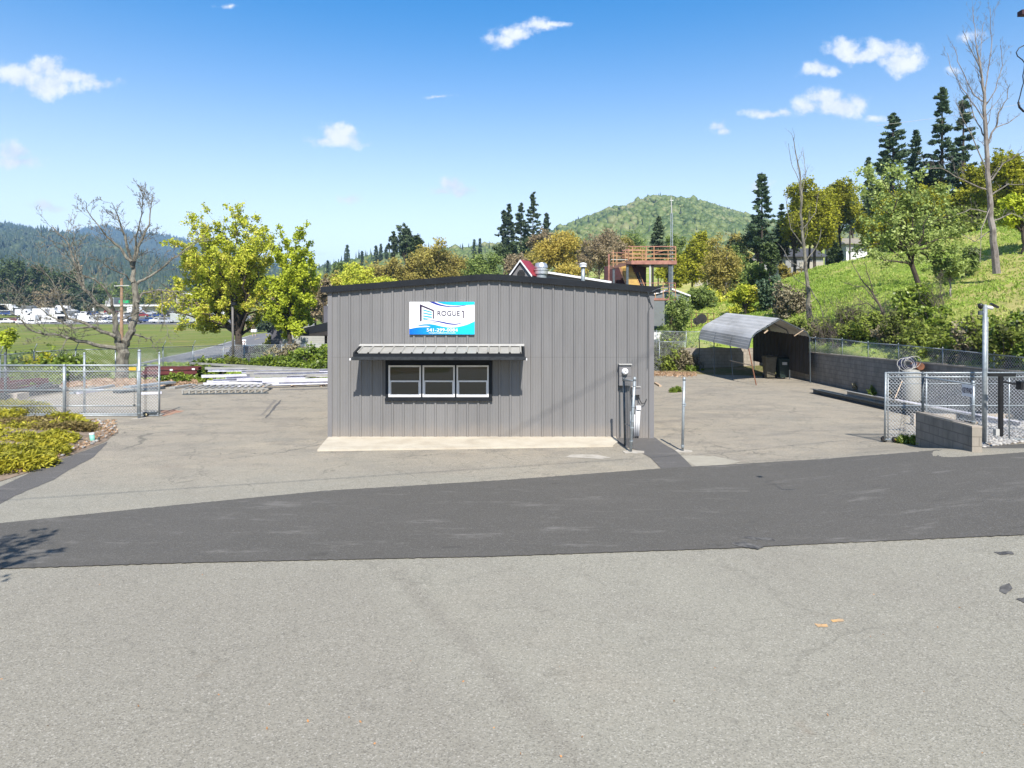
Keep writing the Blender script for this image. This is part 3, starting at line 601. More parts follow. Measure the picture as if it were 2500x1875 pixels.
def cone_t(k=7, tiers=3):
    v = []; f = []
    for t in range(tiers):
        z0 = -1+t*.62; b = len(v)
        for j in range(k): a = 6.283*j/k; rr = (1-.28*t)*(.5 if j % 2 else .62); v.append((rr*math.cos(a), rr*math.sin(a), z0))
        v.append((0, 0, z0+.95)); f += [(b+j, b+(j+1) % k, b+k) for j in range(k)]
    return np.array(v), np.array(f)
CONE = cone_t()
forest('far_forest', zB, 1020, 2500, 34000, 1.6, 3.7, M['l_wood1'], 'broadleaf woods covering the green hill', ICO1, 1.0, 1, .75)
forest('far_forest', zB, 1020, 2500, 900, 2.0, 3.2, M['l_wood2'], 'dark conifers dotted over the green hill', CONE, 1.6, 2, .7, .12)
forest('far_forest', zA, 700, 1500, 9000, 1.3, 3.0, M['l_wood1'], 'broadleaf woods on the lower ridge', ICO1, .95, 3, .8)
forest('far_forest', zA, 700, 1500, 260, 1.6, 2.4, M['l_wood2'], 'conifers on the lower ridge', CONE, 2.2, 4, .8, .2)
forest('far_forest', zN, -250, 860, 16000, 4.0, 7.6, M['l_wood2'], 'dense conifers on the nearer left ridge', CONE, 1.35, 5, .9, .04)
forest('far_forest', zN, -250, 860, 9000, 4.0, 7.6, M['l_wood3'], 'broadleaf patches on the nearer left ridge', ICO1, .9, 6, 1.3)
forest('far_forest', zF, 0, 1000, 9000, 6, 11, M['l_wood2'], 'conifers on the far blue mountain', CONE, 1.1, 7, .8, .03)
# air
mh = bpy.data.materials.new('air'); mh.use_nodes = True; nt = mh.node_tree; nt.nodes.remove(nt.nodes['Principled BSDF'])
pv = nt.nodes.new('ShaderNodeVolumePrincipled'); pv.inputs['Color'].default_value = (0.38, 0.64, 1.0, 1); pv.inputs['Density'].default_value = 0.00019; pv.inputs['Anisotropy'].default_value = 0.0
nt.links.new(pv.outputs[0], nt.nodes['Material Output'].inputs['Volume'])
mb = MB(); mb.box(-4300, 4400, -400, 5300, -8, 455); tag(mb.build('haze', mh), 'thin bluish air over the valley', 'haze', kind='stuff')
# ------------------------------------------------------------ main building
BY = 19.23; BX0, BX1 = -5.17, 3.98; BM = (BX0+BX1)/2; BL = 20.0
def gable(x, z0=4.2, z1=4.57): return z1-(z1-z0)*abs(x-BM)/((BX1-BX0)/2)
bld = thing('storage_building', 'grey ribbed steel office building with black trim and an awning', 'building', (BM, BY+BL/2, 0))
ox0, ox1, oz0, oz1 = -3.50, -0.61, 1.12, 2.10       # window opening
ribs = []; x = -4.87
while x < BX1-0.1: ribs.append(x); x += 0.3015
prof = [(BX0, 0)]
for r in ribs: prof += [(r-.040, 0), (r-.020, -.036), (r+.020, -.036), (r+.040, 0)]
for r in ribs[:-1]: prof += [(r+.10, 0), (r+.107, -.006), (r+.117, -.006), (r+.124, 0), (r+.177, 0), (r+.184, -.006), (r+.194, -.006), (r+.201, 0)]
prof += [(BX1, 0)]; prof.sort()
def prof_y(x):
    for (a, b), (c, d) in zip(prof[:-1], prof[1:]):
        if a <= x <= c: return b+(d-b)*(x-a)/max(1e-9, c-a)
    return 0
xs = sorted(set([p[0] for p in prof]+[ox0, ox1, BM]))
mb = MB()
for a, b in zip(xs[:-1], xs[1:]):
    ya, yb = BY+prof_y(a), BY+prof_y(b)
    segs = [(0.0, oz0), (oz1, None)] if (a >= ox0-1e-6 and b <= ox1+1e-6) else [(0.0, None)]
    for z0, z1 in segs:
        za = gable(a)-.05 if z1 is None else z1; zb = gable(b)-.05 if z1 is None else z1
        mb.face([(a, ya, z0), (b, yb, z0), (b, yb, zb), (a, ya, za)])
front = mb.build('front_wall', M['siding_main'], bld)
mb = MB()
for sx in (BX0, BX1):
    mb.face([(sx, BY, 0), (sx, BY+BL, 0), (sx, BY+BL, 4.15), (sx, BY, 4.15)])
    for k in range(int(BL/.3015)):
        y = BY+.15+k*.3015; o = -.03 if sx < 0 else .03; mb.box(min(sx, sx+o), max(sx, sx+o), y-.02, y+.02, 0, 4.13)
mb.face([(BX0, BY+BL, 0), (BX1, BY+BL, 0), (BX1, BY+BL, 4.15), (BM, BY+BL, 4.5), (BX0, BY+BL, 4.15)]); mb.build('side_wall', M['wall'], bld)
mb = MB()
for sx, s in ((BX0, 1), (BX1, -1)):
    mb = MB(); mb.box(min(sx-.012*s, sx+.11*s), max(sx-.012*s, sx+.11*s), BY-.040, BY-.002, 0, 4.16); mb.build('corner_trim', M['wall'], bld)
mb = MB()  # roof with fascia
OV = .13; e = .17
zr, ze = 4.615, 4.255
pts_o = [(BX0-e, ze), (BM-.35, zr-.012), (BM, zr), (BM+.35, zr-.012), (BX1+e, ze)]
poly = [(x, BY-OV, z) for x, z in pts_o]+[(x, BY-OV, z-.17) for x, z in reversed(pts_o)]
mb.prism(poly, (0, .03, 0)); mb.build('fascia', M['trim'], bld)
mb = MB(); poly = [(x, BY-OV+.032, z-.004) for x, z in pts_o]+[(x, BY-OV+.032, z-.06) for x, z in reversed(pts_o)]
mb.prism(poly, (0, BL+.2, 0)); rf = mb.build('roof', M['trim'], bld)
mb = MB()
for s, x in ((-1, BX0-e), (1, BX1+e)):
    x0, x1 = (x-.012, x+.14) if s < 0 else (x-.14, x+.012)
    mb.prism([(x0+(0 if s < 0 else .05), BY-OV-.004, 4.11), (x1-(.05 if s < 0 else 0), BY-OV-.004, 4.11), (x1, BY-OV-.004, ze-.002), (x0, BY-OV-.004, ze-.002)], (0, BL, 0))
mb.build('gutter', M['trim'], bld)
mb = MB(); mb.face([(BX0-e, BY-OV+.03, 4.095), (BX1+e, BY-OV+.03, 4.095), (BX1+e, BY-.04, 4.095), (BX0-e, BY-.04, 4.095)])
# interior dark box behind the windows
mb = MB(); mb.face([(ox0-1, BY+2.4, .2), (ox1+1, BY+2.4, .2), (ox1+1, BY+2.4, 3), (ox0-1, BY+2.4, 3)]); mb.build('interior_wall', M['gutter'], bld)
# window surround
mb = MB(); t = .055; y0 = BY-t
tx0, tx1, tz0, tz1 = -3.555, -.56, 1.065, 2.32
mb.box(tx0, ox0+.03, y0, BY+.05, tz0, tz1); mb.box(ox1-.03, tx1, y0, BY+.05, tz0, tz1)
mb.box(ox0+.03, ox1-.03, y0, BY+.05, oz1-.03, tz1); mb.box(ox0+.03, ox1-.03, y0, BY+.05, tz0, oz0+.03)
wx = [(-3.468, -2.557), (-2.511, -1.607), (-1.557, -.655)]
mb.box(wx[0][1]+.004, wx[1][0]-.004, y0, BY+.05, oz0+.03, oz1-.03); mb.box(wx[1][1]+.004, wx[2][0]-.004, y0, BY+.05, oz0+.03, oz1-.03)
mb.box(tx0-.01, tx1+.01, y0-.035, y0, tz0-.01, tz0+.07)
mb.build('window_surround', M['trim'], bld)
for a, b in wx:
    z0, z1, zm = 1.165, 2.052, 1.607; y = BY-.045
    f = MB(); w = .042
    f.box(a, a+w, y-.02, y+.05, z0, z1); f.box(b-w, b, y-.02, y+.05, z0, z1); f.box(a+w, b-w, y-.02, y+.05, z1-w, z1); f.box(a+w, b-w, y-.02, y+.05, z0, z0+w)
    f.box(a+w, b-w, y-.005, y+.04, zm-.02, zm+.02)
    win = f.build('window', M['white'], bld)
    s = MB(); a2, b2 = a+w+.002, b-w-.002
    s.box(a2, a2+.028, y+.005, y+.03, z0+w, zm-.02); s.box(b2-.028, b2, y+.005, y+.03, z0+w, zm-.02); s.box(a2+.028, b2-.028, y+.005, y+.03, z0+w, z0+w+.03)
    s.build('sash', M['white'], win)
    g = MB(); g.face([(a+w, y+.032, zm+.018), (b-w, y+.032, zm+.018), (b-w, y+.032, z1-w), (a+w, y+.032, z1-w)]); g.build('pane', M['glass'], win)
    g = MB(); g.face([(a2+.026, y+.018, z0+w+.028), (b2-.026, y+.018, z0+w+.028), (b2-.026, y+.018, zm-.018), (a2+.026, y+.018, zm-.018)]); g.build('pane', M['glass'], win)
# awning (part of the building)
AX0, AX1, AD = -4.27, .345, 0.88; zt, zo = 2.60, 2.435
n = 15; prof2 = []; sp = (AX1-AX0-.22)/n
for k in range(n+1):
    r = AX0+.11+k*sp; prof2 += [(r-.03, 0), (r-.012, .034), (r+.012, .034), (r+.03, 0)]
mb = MB()
for (a, ha), (b, hb) in zip(prof2[:-1], prof2[1:]): mb.face([(a, BY-AD, zo+ha), (b, BY-AD, zo+hb), (b, BY-.06, zt+hb), (a, BY-.06, zt+ha)])
awn = mb.build('awning', M['awn'], bld)
mb = MB(); mb.prism([(AX0, BY-.034, 2.655), (AX0, BY-.20, 2.625), (AX0, BY-.20, 2.60), (AX0, BY-.034, 2.63)], (AX1-AX0, 0, 0)); mb.build('top_flashing', M['awnflash'], awn)
mb = MB()
for x in (AX0, AX1-.05):
    mb.prism([(x, BY-.035, 2.62), (x, BY-AD, zo+.02), (x, BY-AD, 2.27), (x, BY-AD+.05, 2.27), (x, BY-.035, 2.40)], (.05, 0, 0))
mb.box(AX0, AX1, BY-AD-.02, BY-AD+.004, 2.33, zo-.004); mb.face([(AX0+.05, BY-AD+.01, 2.32), (AX1-.05, BY-AD+.01, 2.32), (AX1-.05, BY-.04, 2.38), (AX0+.05, BY-.04, 2.38)])
mb.build('awning_frame', M['trim'], awn)
mb = MB(); gz = 2.255
mb.prism([(AX0-.03, BY-AD-.12, gz+.07), (AX0-.03, BY-AD-.115, gz+.012), (AX0-.03, BY-AD-.09, gz), (AX0-.03, BY-AD-.022, gz), (AX0-.03, BY-AD-.022, gz+.09), (AX0-.03, BY-AD-.035, gz+.09), (AX0-.03, BY-AD-.035, gz+.02), (AX0-.03, BY-AD-.09, gz+.02), (AX0-.03, BY-AD-.108, gz+.07)], (AX1-AX0+.06, 0, 0))
gt = mb.build('gutter', M['gutter'], awn)
mb = MB(); mb.box(AX0-.075, AX0-.031, BY-AD-.12, BY-AD-.03, gz, gz+.05); mb.build('gutter_end', M['white'], awn); mb = MB(); mb.box(AX1+.031, AX1+.06, BY-AD-.12, BY-AD-.03, gz, gz+.05); mb.build('gutter_end', M['white'], awn)
# screws and little rust specks on the ribs
# hip vent on the roof line
mb = MB(); mb.prism([(-1.45, BY+6, 4.5), (-.1, BY+6, 4.6), (-.1, BY+6, 4.75), (-.25, BY+6, 4.88), (-.75, BY+6, 4.88), (-.9, BY+6, 4.76), (-1.45, BY+6, 4.68)], (0, .6, 0)); mb.build('roof_vent', M['white'], bld)
# vent pipe on the roof
mb = MB(); vx, vy = 2.75, BY+7.2; zb = 4.4; zz = lambda py: HC-(py-PY0)/F*vy
mb.tube([(vx, vy, zb), (vx, vy, zz(652))], .075, 14); fl = mb.build('vent_pipe', M['galv'], bld, True)
mb = MB(); mb.lathe((vx, vy, zz(652)), [(.075, -.01), (.14, 0), (.14, .05), (.10, .07), (.15, .09), (.15, .13), (.05, .17)], 16); mb.build('pipe_cap', M['white'], fl)
# service mast wires at the right corner
mb = MB(); mb.tube([P(1638,700,BY-.15), P(1605,706,BY-.15), P(1583,716,BY-.1), P(1586,735,BY-.06), P(1594,752,BY-.06)], .012, 6); mb.tube([P(1583,718,BY-.1), P(1590,745,BY-.06), P(1582,760,BY-.06), P(1581,900,BY-.06)], .006, 5)
mb.tube([P(1580,713,BY-.1), P(1586,712,BY-.1)], .03, 8); solo(mb, 'service_cable', M['galvdark'], 'loose service cables at the right eave of the grey building', 'cable')

# ------------------------------------------------------------ sign
def text_mesh(name, body, x0, x1, z0, z1, y, mat, parent, bold=0.0, depth=0.002, mw=None):
    cu = bpy.data.curves.new('t', 'FONT'); cu.body = body; cu.size = 1; cu.offset = bold; cu.resolution_u = 4
    o = bpy.data.objects.new('t', cu); C.objects.link(o); dg = bpy.context.evaluated_depsgraph_get(); dg.update()
    me = bpy.data.meshes.new_from_object(o.evaluated_get(dg)); bpy.data.objects.remove(o); bpy.data.curves.remove(cu)
    co = np.empty(len(me.vertices)*3); me.vertices.foreach_get('co', co); co = co.reshape(-1, 3)
    lo, hi = co.min(0), co.max(0); k = (co-lo)/np.maximum(hi-lo, 1e-6)
    out = np.stack([x0+(x1-x0)*k[:, 0], np.full(len(co), y), z0+(z1-z0)*k[:, 1]], -1)
    if mw is not None: out = np.array([tuple(mw @ Vector(q)) for q in out])
    me.vertices.foreach_set('co', out.ravel().astype(np.float32)); me.materials.clear(); me.update()
    return link_mesh(name, me, mat, parent)
sx0, sx1, sz1, sz0 = -2.876, -1.052, 3.838, 2.924; sy = BY-.075
SG = thing('wall_sign', 'blue and white business sign above the awning', 'sign', ((sx0+sx1)/2, sy, sz0))
def S(cx, cy): return (sx0+(cx-225)/1750*(sx1-sx0), sz1-(cy-190)/875*(sz1-sz0))
mb = MB(); mb.box(sx0, sx1, sy, sy+.035, sz0, sz1); M['signwhite'] = emit_free('sign white', (.80, .80, .82), .3); mb.build('board', M['signwhite'], SG)
def gradm(name, ca, cb, xa, xb):
    m, nt, b = mat_base(name); g = nt.nodes.new('ShaderNodeNewGeometry'); s = nt.nodes.new('ShaderNodeSeparateXYZ'); nt.links.new(g.outputs['Position'], s.inputs[0])
    nt.links.new(mixc(nt, maprange(nt, s.outputs[0], xa, xb, 0, 1, False), ca, cb), b.inputs['Base Color']); b.inputs['Roughness'].default_value = .35; return m
blue = gradm('printed blue gradient', (0.0, .12, .62), (.01, .60, .85), sx0, sx1); navy = emit_free('printed navy', (.012, .03, .28)); ink = emit_free('printed ink', (.025, .012, .05), .4); teal = gradm('printed stripe blue', (.02, .42, .62), (.02, .35, .6), sx0, sx1)
lay = [0]
def band(name, top, bot, mat, n=40):
    lay[0] += 1; y = sy-.0012*lay[0]; mb = MB()
    xa, xb = max(top[0][0], bot[0][0]), min(top[-1][0], bot[-1][0])
    def sp(pts, x):
        P_ = pts; i = 0
        while i < len(P_)-2 and x > P_[i+1][0]: i += 1
        p0 = P_[max(i-1, 0)]; p1 = P_[i]; p2 = P_[i+1]; p3 = P_[min(i+2, len(P_)-1)]; t = (x-p1[0])/(p2[0]-p1[0]); m1 = (p2[1]-p0[1])/(p2[0]-p0[0])*(p2[0]-p1[0]); m2 = (p3[1]-p1[1])/(p3[0]-p1[0])*(p2[0]-p1[0])
        return (2*t**3-3*t**2+1)*p1[1]+(t**3-2*t**2+t)*m1+(-2*t**3+3*t**2)*p2[1]+(t**3-t**2)*m2
    L_ = []
    for i in range(n+1):
        x = xa+(xb-xa)*i/n; a, b = sp(top, x), sp(bot, x); L_.append((S(x, min(a, b)), S(x, b)))
    for (a, b), (c, d) in zip(L_[:-1], L_[1:]): mb.face([(b[0], y, b[1]), (d[0], y, d[1]), (c[0], y, c[1]), (a[0], y, a[1])])
    return mb.build(name, mat, SG)
band('printed_wave', [(225,918),(420,880),(600,868),(760,862),(900,845),(1100,855),(1300,880),(1500,868),(1750,810),(1975,718)], [(225,1065),(1975,1065)], blue)
band('printed_wave', [(385,852),(560,800),(760,788),(900,805),(1050,840),(1200,872)], [(385,852),(560,835),(700,832),(850,868),(1050,880),(1200,880)], blue)
band('printed_wave', [(640,712),(820,690),(960,698),(1150,732),(1300,762),(1480,776),(1680,748)], [(640,714),(820,704),(960,722),(1150,768),(1300,796),(1480,803),(1680,750)], navy)
band('printed_wave', [(600,738),(780,728),(920,738),(1060,768)], [(600,740),(780,736),(920,748),(1060,770)], ink)
band('printed_wave', [(760,190),(880,190),(1000,238),(1150,280),(1350,308),(1560,300),(1800,268)], [(760,190),(880,240),(1000,282),(1150,312),(1350,328),(1560,318),(1800,270)], navy)
band('printed_wave', [(960,190),(1975,190)], [(960,190),(1060,225),(1200,258),(1400,278),(1600,280),(1800,270),(1975,262)], blue)
def ppoly(name, pts, mat):
    lay[0] += 1; y = sy-.0012*lay[0]; mb = MB(); mb.face([(S(*p)[0], y, S(*p)[1]) for p in reversed(pts)]); return mb.build(name, mat, SG)
ppoly('printed_door_frame', [(500,250),(885,412),(885,640),(852,640),(852,435),(555,315),(555,695),(508,720)], ink)
for k, (a, b, c, d) in enumerate([(392,418,458,484),(472,498,520,548),(552,578,586,618),(622,660,650,650)]):
    ppoly('printed_door_slat', [(595,a),(830,c),(830,d),(595,b)] if k < 3 else [(595,622),(780,645),(680,662),(595,658)], teal)
yt = sy-.0012*(lay[0]+2)
def stext(body, xa, xb, ya, yb, mat, bold=0):
    a = S(xa, yb); b = S(xb, ya); text_mesh('lettering', body, a[0], b[0], a[1], b[1], yt, mat, SG, bold)
stext('ROGUE', 978, 1580, 430, 560, ink, 0.0); ppoly('printed_numeral', [(1632,425),(1690,425),(1690,622),(1663,622),(1663,450),(1632,450)], ink)
stext('SELF STORAGE', 985, 1585, 600, 630, emit_free('faint ink', (.42, .42, .45)), 0)
stext('541-299-0084', 690, 1525, 900, 990, M['signwhite'], .014); stext('rogue1selfstorage.com', 750, 1460, 1003, 1052, M['signwhite'], .015)

# ------------------------------------------------------------ meter, box, conduits
def wbox(mb, px0, px1, py0, py1, d, y=BY-.035):
    s = F/(y); mb.box((px0-PX0)/s, (px1-PX0)/s, y-d, y, HC-(py1-PY0)/s, HC-(py0-PY0)/s)
MP = thing('electric_meter', 'grey electric meter cabinet with a round glass meter on the front wall', 'electric meter', (3.18, BY-.1, 1.5))
mb = MB(); wbox(mb, 1509.8, 1538.8, 917.5, 940, .16); wbox(mb, 1509.8, 1538.8, 890, 916.7, .15); mb.build('cabinet', M['wall'], MP)
mb = MB(); wbox(mb, 1508.8, 1540, 887.6, 889.8, .2); mb.build('rain_hood', M['awnflash'], MP)
s = F/(BY-.2); mx, mz = (1525.6-PX0)/s, HC-(906.8-PY0)/s
mb = MB(); mb.tube([(mx, BY-.18, mz), (mx, BY-.23, mz)], .088, 20); mb.tube([(mx, BY-.23, mz), (mx, BY-.30, mz), (mx, BY-.325, mz)], [.08, .076, .05], 20); mb.build('meter', M['signwhite'], MP, False)
mb = MB(); mb.box(mx-.035, mx+.03, BY-.329, BY-.326, mz-.005, mz+.012); mb.build('display', M['black'], MP)
mb = MB(); mb.tube([P(1513.5, 940, BY-.06), P(1514.5, 1066, BY-.06)], .012, 8); mb.build('dark_upright_tube', M['galvdark'], MP)  # thin dark tube running straight down from the cabinet
JB = thing('junction_box', 'small grey electrical box to the right of the meter cabinet', 'electrical box', (3.45, BY-.1, 1.25))
mb = MB(); wbox(mb, 1541, 1561.4, 944.5, 962.9, .12); mb.build('box', M['wall'], JB); mb = MB(); wbox(mb, 1540.3, 1562.4, 943, 944.3, .15); mb.build('lid', M['awnflash'], JB)
mb = MB(); mb.tube([P(1559,962,BY-.1), P(1561,975,BY-.12), P(1567,986,BY-.1), P(1574,984,BY-.08), P(1579,974,BY-.04)], .011, 6); mb.build('cable', M['black'], JB, True)
CD = thing('conduit_group', 'white conduit risers with a white box at the foot of the wall', 'conduit', (3.55, BY-.1, 0))
mb = MB(); wbox(mb, 1552.3, 1563.2, 990, 999, .11); mb.build('box', M['white'], CD)
for a, b in ((1553.5, 1552), (1556, 1554.5), (1559, 1557.5), (1562, 1559.5)):
    mb = MB(); mb.tube([P(a, 998, BY-.09), P(b, 1065, BY-.09)], .0155, 10); mb.build('riser', M['white'], CD, True)
mb = MB(); mb.tube([P(1549, 1012, BY-.09), P(1548.5, 1066, BY-.09)], .014, 10); mb.tube([P(1544.5, 970, BY-.09), P(1545, 1030, BY-.09)], .018, 10); mb.build('riser', M['white'], CD, True)

# ------------------------------------------------------------ chain link
def chainlink(mb, a, b, zb0, zt0, zb1, zt1, sp=.075, r=.0022):
    """diamond wires in the upright panel from a to b (xy), bottom/top heights at each end"""
    a = Vector((a[0], a[1], 0)); b = Vector((b[0], b[1], 0)); L = (b-a).length; d = (b-a)/L; Hh = max(zt0-zb0, zt1-zb1)
    nrm = Vector((-d.y, d.x, 0))
    for sgn in (1, -1):
        c = -Hh if sgn > 0 else 0; cmax = L if sgn > 0 else L+Hh
        while c < cmax:
            u0, u1 = (max(0, c), min(L, c+Hh)) if sgn > 0 else (max(0, c-Hh), min(L, c))
            if u1-u0 > .01:
                pts = []
                for u in (u0, u1):
                    h = (u-c) if sgn > 0 else (c-u); t = u/L; zb = zb0+(zb1-zb0)*t; zt = zt0+(zt1-zt0)*t
                    pts.append(a+d*u+Vector((0, 0, zb+(zt-zb)*min(1, h/Hh)))+nrm*(r*sgn*.5))
                mb.tube(pts, r, 3, False)
            c += sp*1.4142
def barbs(mb, a, b, z0, z1, sp=.075, h=.04):
    a = Vector((a[0], a[1], z0)); b = Vector((b[0], b[1], z1)); n = int((b-a).length/(sp*1.4142))
    for i in range(n):
        p = a.lerp(b, (i+.5)/n); mb.tube([p, p+Vector((.012, 0, h))], .0022, 3, False)
def post(mb, x, y, z0, z1, r=.03, cap=True, tx=0.0, n=12):
    mb.tube([(x, y, z0), (x+tx, y, z1)], r, n)
    if cap: mb.lathe((x+tx, y, z1), [(r*1.12, -.03), (r*1.12, .01), (r*.7, .035), (r*.2, .045)], n)
def bands(mb, x0, y0, z0, x1, y1, z1, r, ts):
    for t in ts:
        p = Vector((x0, y0, z0)).lerp(Vector((x1, y1, z1)), t); mb.lathe(p, [(r*1.15, -.012), (r*1.3, -.008), (r*1.3, .008), (r*1.15, .012)], 12)

# short fence stub against the meter
FS = thing('fence_stub', 'short leaning chain link panel in front of the electric meter', 'fence', (3.0, 17.6, 0))
pb, pt = G(1539.7, 1104), P(1549.6, 924, 17.2); qb, qt = G(1526, 1089), P(1522.5, 925, 18.05)
mb = MB(); mb.tube([pb, pt], .036, 14); mb.lathe(pt, [(.042, -.06), (.042, .0), (.02, .04)], 12); bands(mb, *pb, *pt, .036, (.15, .33, .42, .62, .9)); mb.build('post', M['galv'], FS, True)
mb = MB(); mb.tube([qb, qt], .03, 12); mb.lathe(qt, [(.036, -.05), (.036, .02), (.015, .045)], 12); mb.build('post', M['galvdark'], FS, True)  # rear post in shade: the shade is put into its dark steel colour
mb = MB(); mb.tube([pt-Vector((0,0,.06)), qt-Vector((0,0,.03))], .021, 10); mb.tube([pb.lerp(pt, .35), qb.lerp(qt, .33)], .012, 8); mb.tube([pb.lerp(pt,.12), pb.lerp(pt,.55)+Vector((-.05,.05,0))], .02, 8); mb.build('rail', M['galv'], FS, True)
mb = MB(); chainlink(mb, (3.0, 17.2), (2.985, 18.05), .08, 1.8, .08, 1.78, .055); mb.build('chain_link_mesh', M['galvdark'], FS)
mb = MB(); mb.prism([(2.82,17.05,.004),(3.3,17.05,.004),(3.35,17.3,.004),(3.0,17.45,.004),(2.8,17.3,.004)], (0,0,.012)); mb.build('footing', M['residue'], FS)
SP = thing('fence_post', 'single upright galvanised post standing alone right of the building', 'post', (4.33, 17.36, 0))
pb, pt = G(1666.2, 1101.5), P(1670.3, 924, 17.36); mb = MB(); mb.tube([pb, pt], .034, 14); mb.lathe(pt, [(.04, -.05), (.04, 0), (.02, .035)], 12); bands(mb, *pb, *pt, .034, (.06, .08, .62, .65)); mb.build('pole', M['galv'], SP, True)
mb = MB(); mb.prism([G(1648,1100,.004), G(1660,1096,.004), G(1690,1101,.004), G(1690,1105,.004), G(1655,1105,.004)], (0,0,.008)); mb.build('footing', M['residue'], SP)
mb = MB(); p = pb.lerp(pt,.64); mb.box(p.x+.03, p.x+.06, p.y-.01, p.y+.01, p.z-.04, p.z+.04); mb.build('latch', M['galv'], SP)

# ------------------------------------------------------------ right side: low wall, fence, gate, pole, keypad
zf = .54
LW = thing('block_wall', 'low concrete block wall at the gravel strip corner', 'wall', (10, 16, 0))
A0, A1 = Vector((9.92, 14.72, 0)), Vector((10.08, 17.05, 0))
mb = MB(); w = Vector((.205, -.01, 0))
q = [A0, A0+w, A1+w, A1]; mb.v = []; 
for p, z in ((A0,.3),(A0+w,.3),(A1+w,0),(A1,0)): mb.v.append((p.x,p.y,z))
for p, z in ((A0,1.02),(A0+w,1.02),(A1+w,1.02),(A1,1.02)): mb.v.append((p.x,p.y,z))
mb.f = [(0,1,5,4),(1,2,6,5),(2,3,7,6),(3,0,4,7),(4,5,6,7)]; mb.m = [1,0,0,0,0]
mb.build('masonry', [M['block'], M['blocksunlit']], LW)  # end face takes the painted sunlit tone, the long sides the darker one
mb = MB(); mb.prism([(A0.x-.004,A0.y-.004,1.021),(A0.x+.209,A0.y-.014,1.021),(A1.x+.209,A1.y,1.021),(A1.x-.004,A1.y,1.021)], (0,0,.035)); mb.build('cap', M['cap'], LW)
WF = thing('wall_fence', 'chain link panel standing on the low block wall', 'fence', (10.1, 16, 1.0))
kp = Vector((10.05, 14.95, 1.05)); bp = Vector((10.2, 16.95, 1.0)); kt = HC-(934-PY0)/F*14.95; bt = HC-(913-PY0)/F*16.95
mb = MB(); post(mb, bp.x, bp.y, .6, bt, .032); mb.build('post', M['galvdark'], WF, True)
mb = MB(); post(mb, kp.x+.05, kp.y, 1.0, kt, .033); bands(mb, kp.x+.05, kp.y, 1.0, kp.x+.05, kp.y, kt, .033, (.12,.5,.95)); mb.build('post', M['galv'], WF, True)
mb = MB(); mb.tube([(bp.x, bp.y, HC-(921-PY0)/F*16.95), (kp.x+.05, kp.y, kt-.04)], .021, 8); mb.build('rail', M['galv'], WF, True)
mb = MB(); chainlink(mb, (bp.x+.06, bp.y), (kp.x+.11, kp.y), 1.08, HC-(921-PY0)/F*16.95, 1.08, kt-.05, .06); mb.build('chain_link_mesh', M['galvwire'], WF)
KS = thing('keypad_sign', 'small white sign reading KEYPAD on the wall fence', 'sign', (10.0, 15.2, 1.6))
sa = P(2351.6, 937, 15.35)+Vector((-.03, 0, 0)); sb = P(2378, 941, 14.85)+Vector((-.02, 0, 0)); hh = (1046-941)/3.95; 
def quadz(p, q, t0, t1, off): 
    za = lambda P_, t: P_.z-t*.265*1.0
    return [(p.x-off*.0, p.y-off, za(p, t1)), (q.x, q.y-off, za(q, t1)), (q.x, q.y-off, za(q, t0)), (p.x, p.y-off, za(p, t0))]
mb = MB(); mb.prism(quadz(sa, sb, 0, 1, 0), (0.004, .012, 0)); mb.build('board', M['signwhite'], KS)
for t0, t1 in ((.03, .10), (.90, .97)):
    mb = MB(); mb.face(quadz(sa.lerp(sb,.03), sb.lerp(sa,.03), t0, t1, .004)); mb.build('blue_bar', navy, KS)
ex = (sb-sa); ex.z = 0; L_ = ex.length; ex.normalize(); slope = (sb.z-sa.z)/L_
MW = Matrix(((ex.x, -ex.y, 0, sa.x), (ex.y, ex.x, 0, sa.y), (slope, 0, 1, sa.z), (0, 0, 0, 1)))
text_mesh('lettering', 'KEYPAD', L_*.07, L_*.95, -.19, -.07, -.006, ink, KS, .02, mw=MW)

GT = thing('rolling_gate', 'wide chain link rolling gate behind the low block wall', 'gate', (10, 17.6, 0))
gy0 = 17.62; gb = lambda py: HC-(py-PY0)/F*gy0; gX = lambda px: (px-PX0)/F*gy0
xr = gX(2620)
mb = MB(); mb.tube([(gX(2160), gy0, gb(1076)), (gX(2162.5), gy0, gb(909))], .024, 12); mb.build('upright', M['galv'], GT, True)
for px, r in ((2168, .014), (2262, .018), (2464, .018)):
    mb = MB(); mb.tube([(gX(px), gy0, gb(1072)), (gX(px), gy0, gb(912))], r, 8); mb.build('upright', M['galv'], GT, True)
for py, r in ((910.5, .024), (920.5, .018), (936.7, .009), (990.6, .018), (1073, .024)):
    mb = MB(); mb.tube([(gX(2161), gy0, gb(py)), (xr, gy0, gb(py))], r, 10); mb.build('rail', M['galv'], GT, True)
mb = MB(); chainlink(mb, (gX(2164), gy0), (xr, gy0), gb(1072), gb(908), gb(1072), gb(908), .064, .0046); barbs(mb, (gX(2164), gy0), (xr, gy0), gb(910), gb(910), .062); mb.build('chain_link_mesh', M['galvwire'], GT)
mb = MB(); mb.tube([(gX(2166), gy0-.01, gb(918)), (gX(2185), gy0-.01, gb(928))], .008, 6); mb.build('truss_rod', M['galv'], GT)
for px, dy in ((2182, -.06), (2161, .05)):
    g0 = zlot(gX(px), gy0+dy); mb = MB(); c = Vector((gX(px), gy0+dy, g0+.075))
    mb.tube([c+Vector((0,-.035,0)), c+Vector((0,.035,0))], .073, 18); wh = mb.build('wheel', M['rubber'], GT)
    mb = MB(); mb.tube([c+Vector((0,-.04,0)), c+Vector((0,-.036,0))], .04, 14); mb.build('hub', M['rust'], wh)
CP = thing('camera_pole', 'tall galvanised pole with security cameras on top', 'camera pole', (10.7, 15.5, .5))
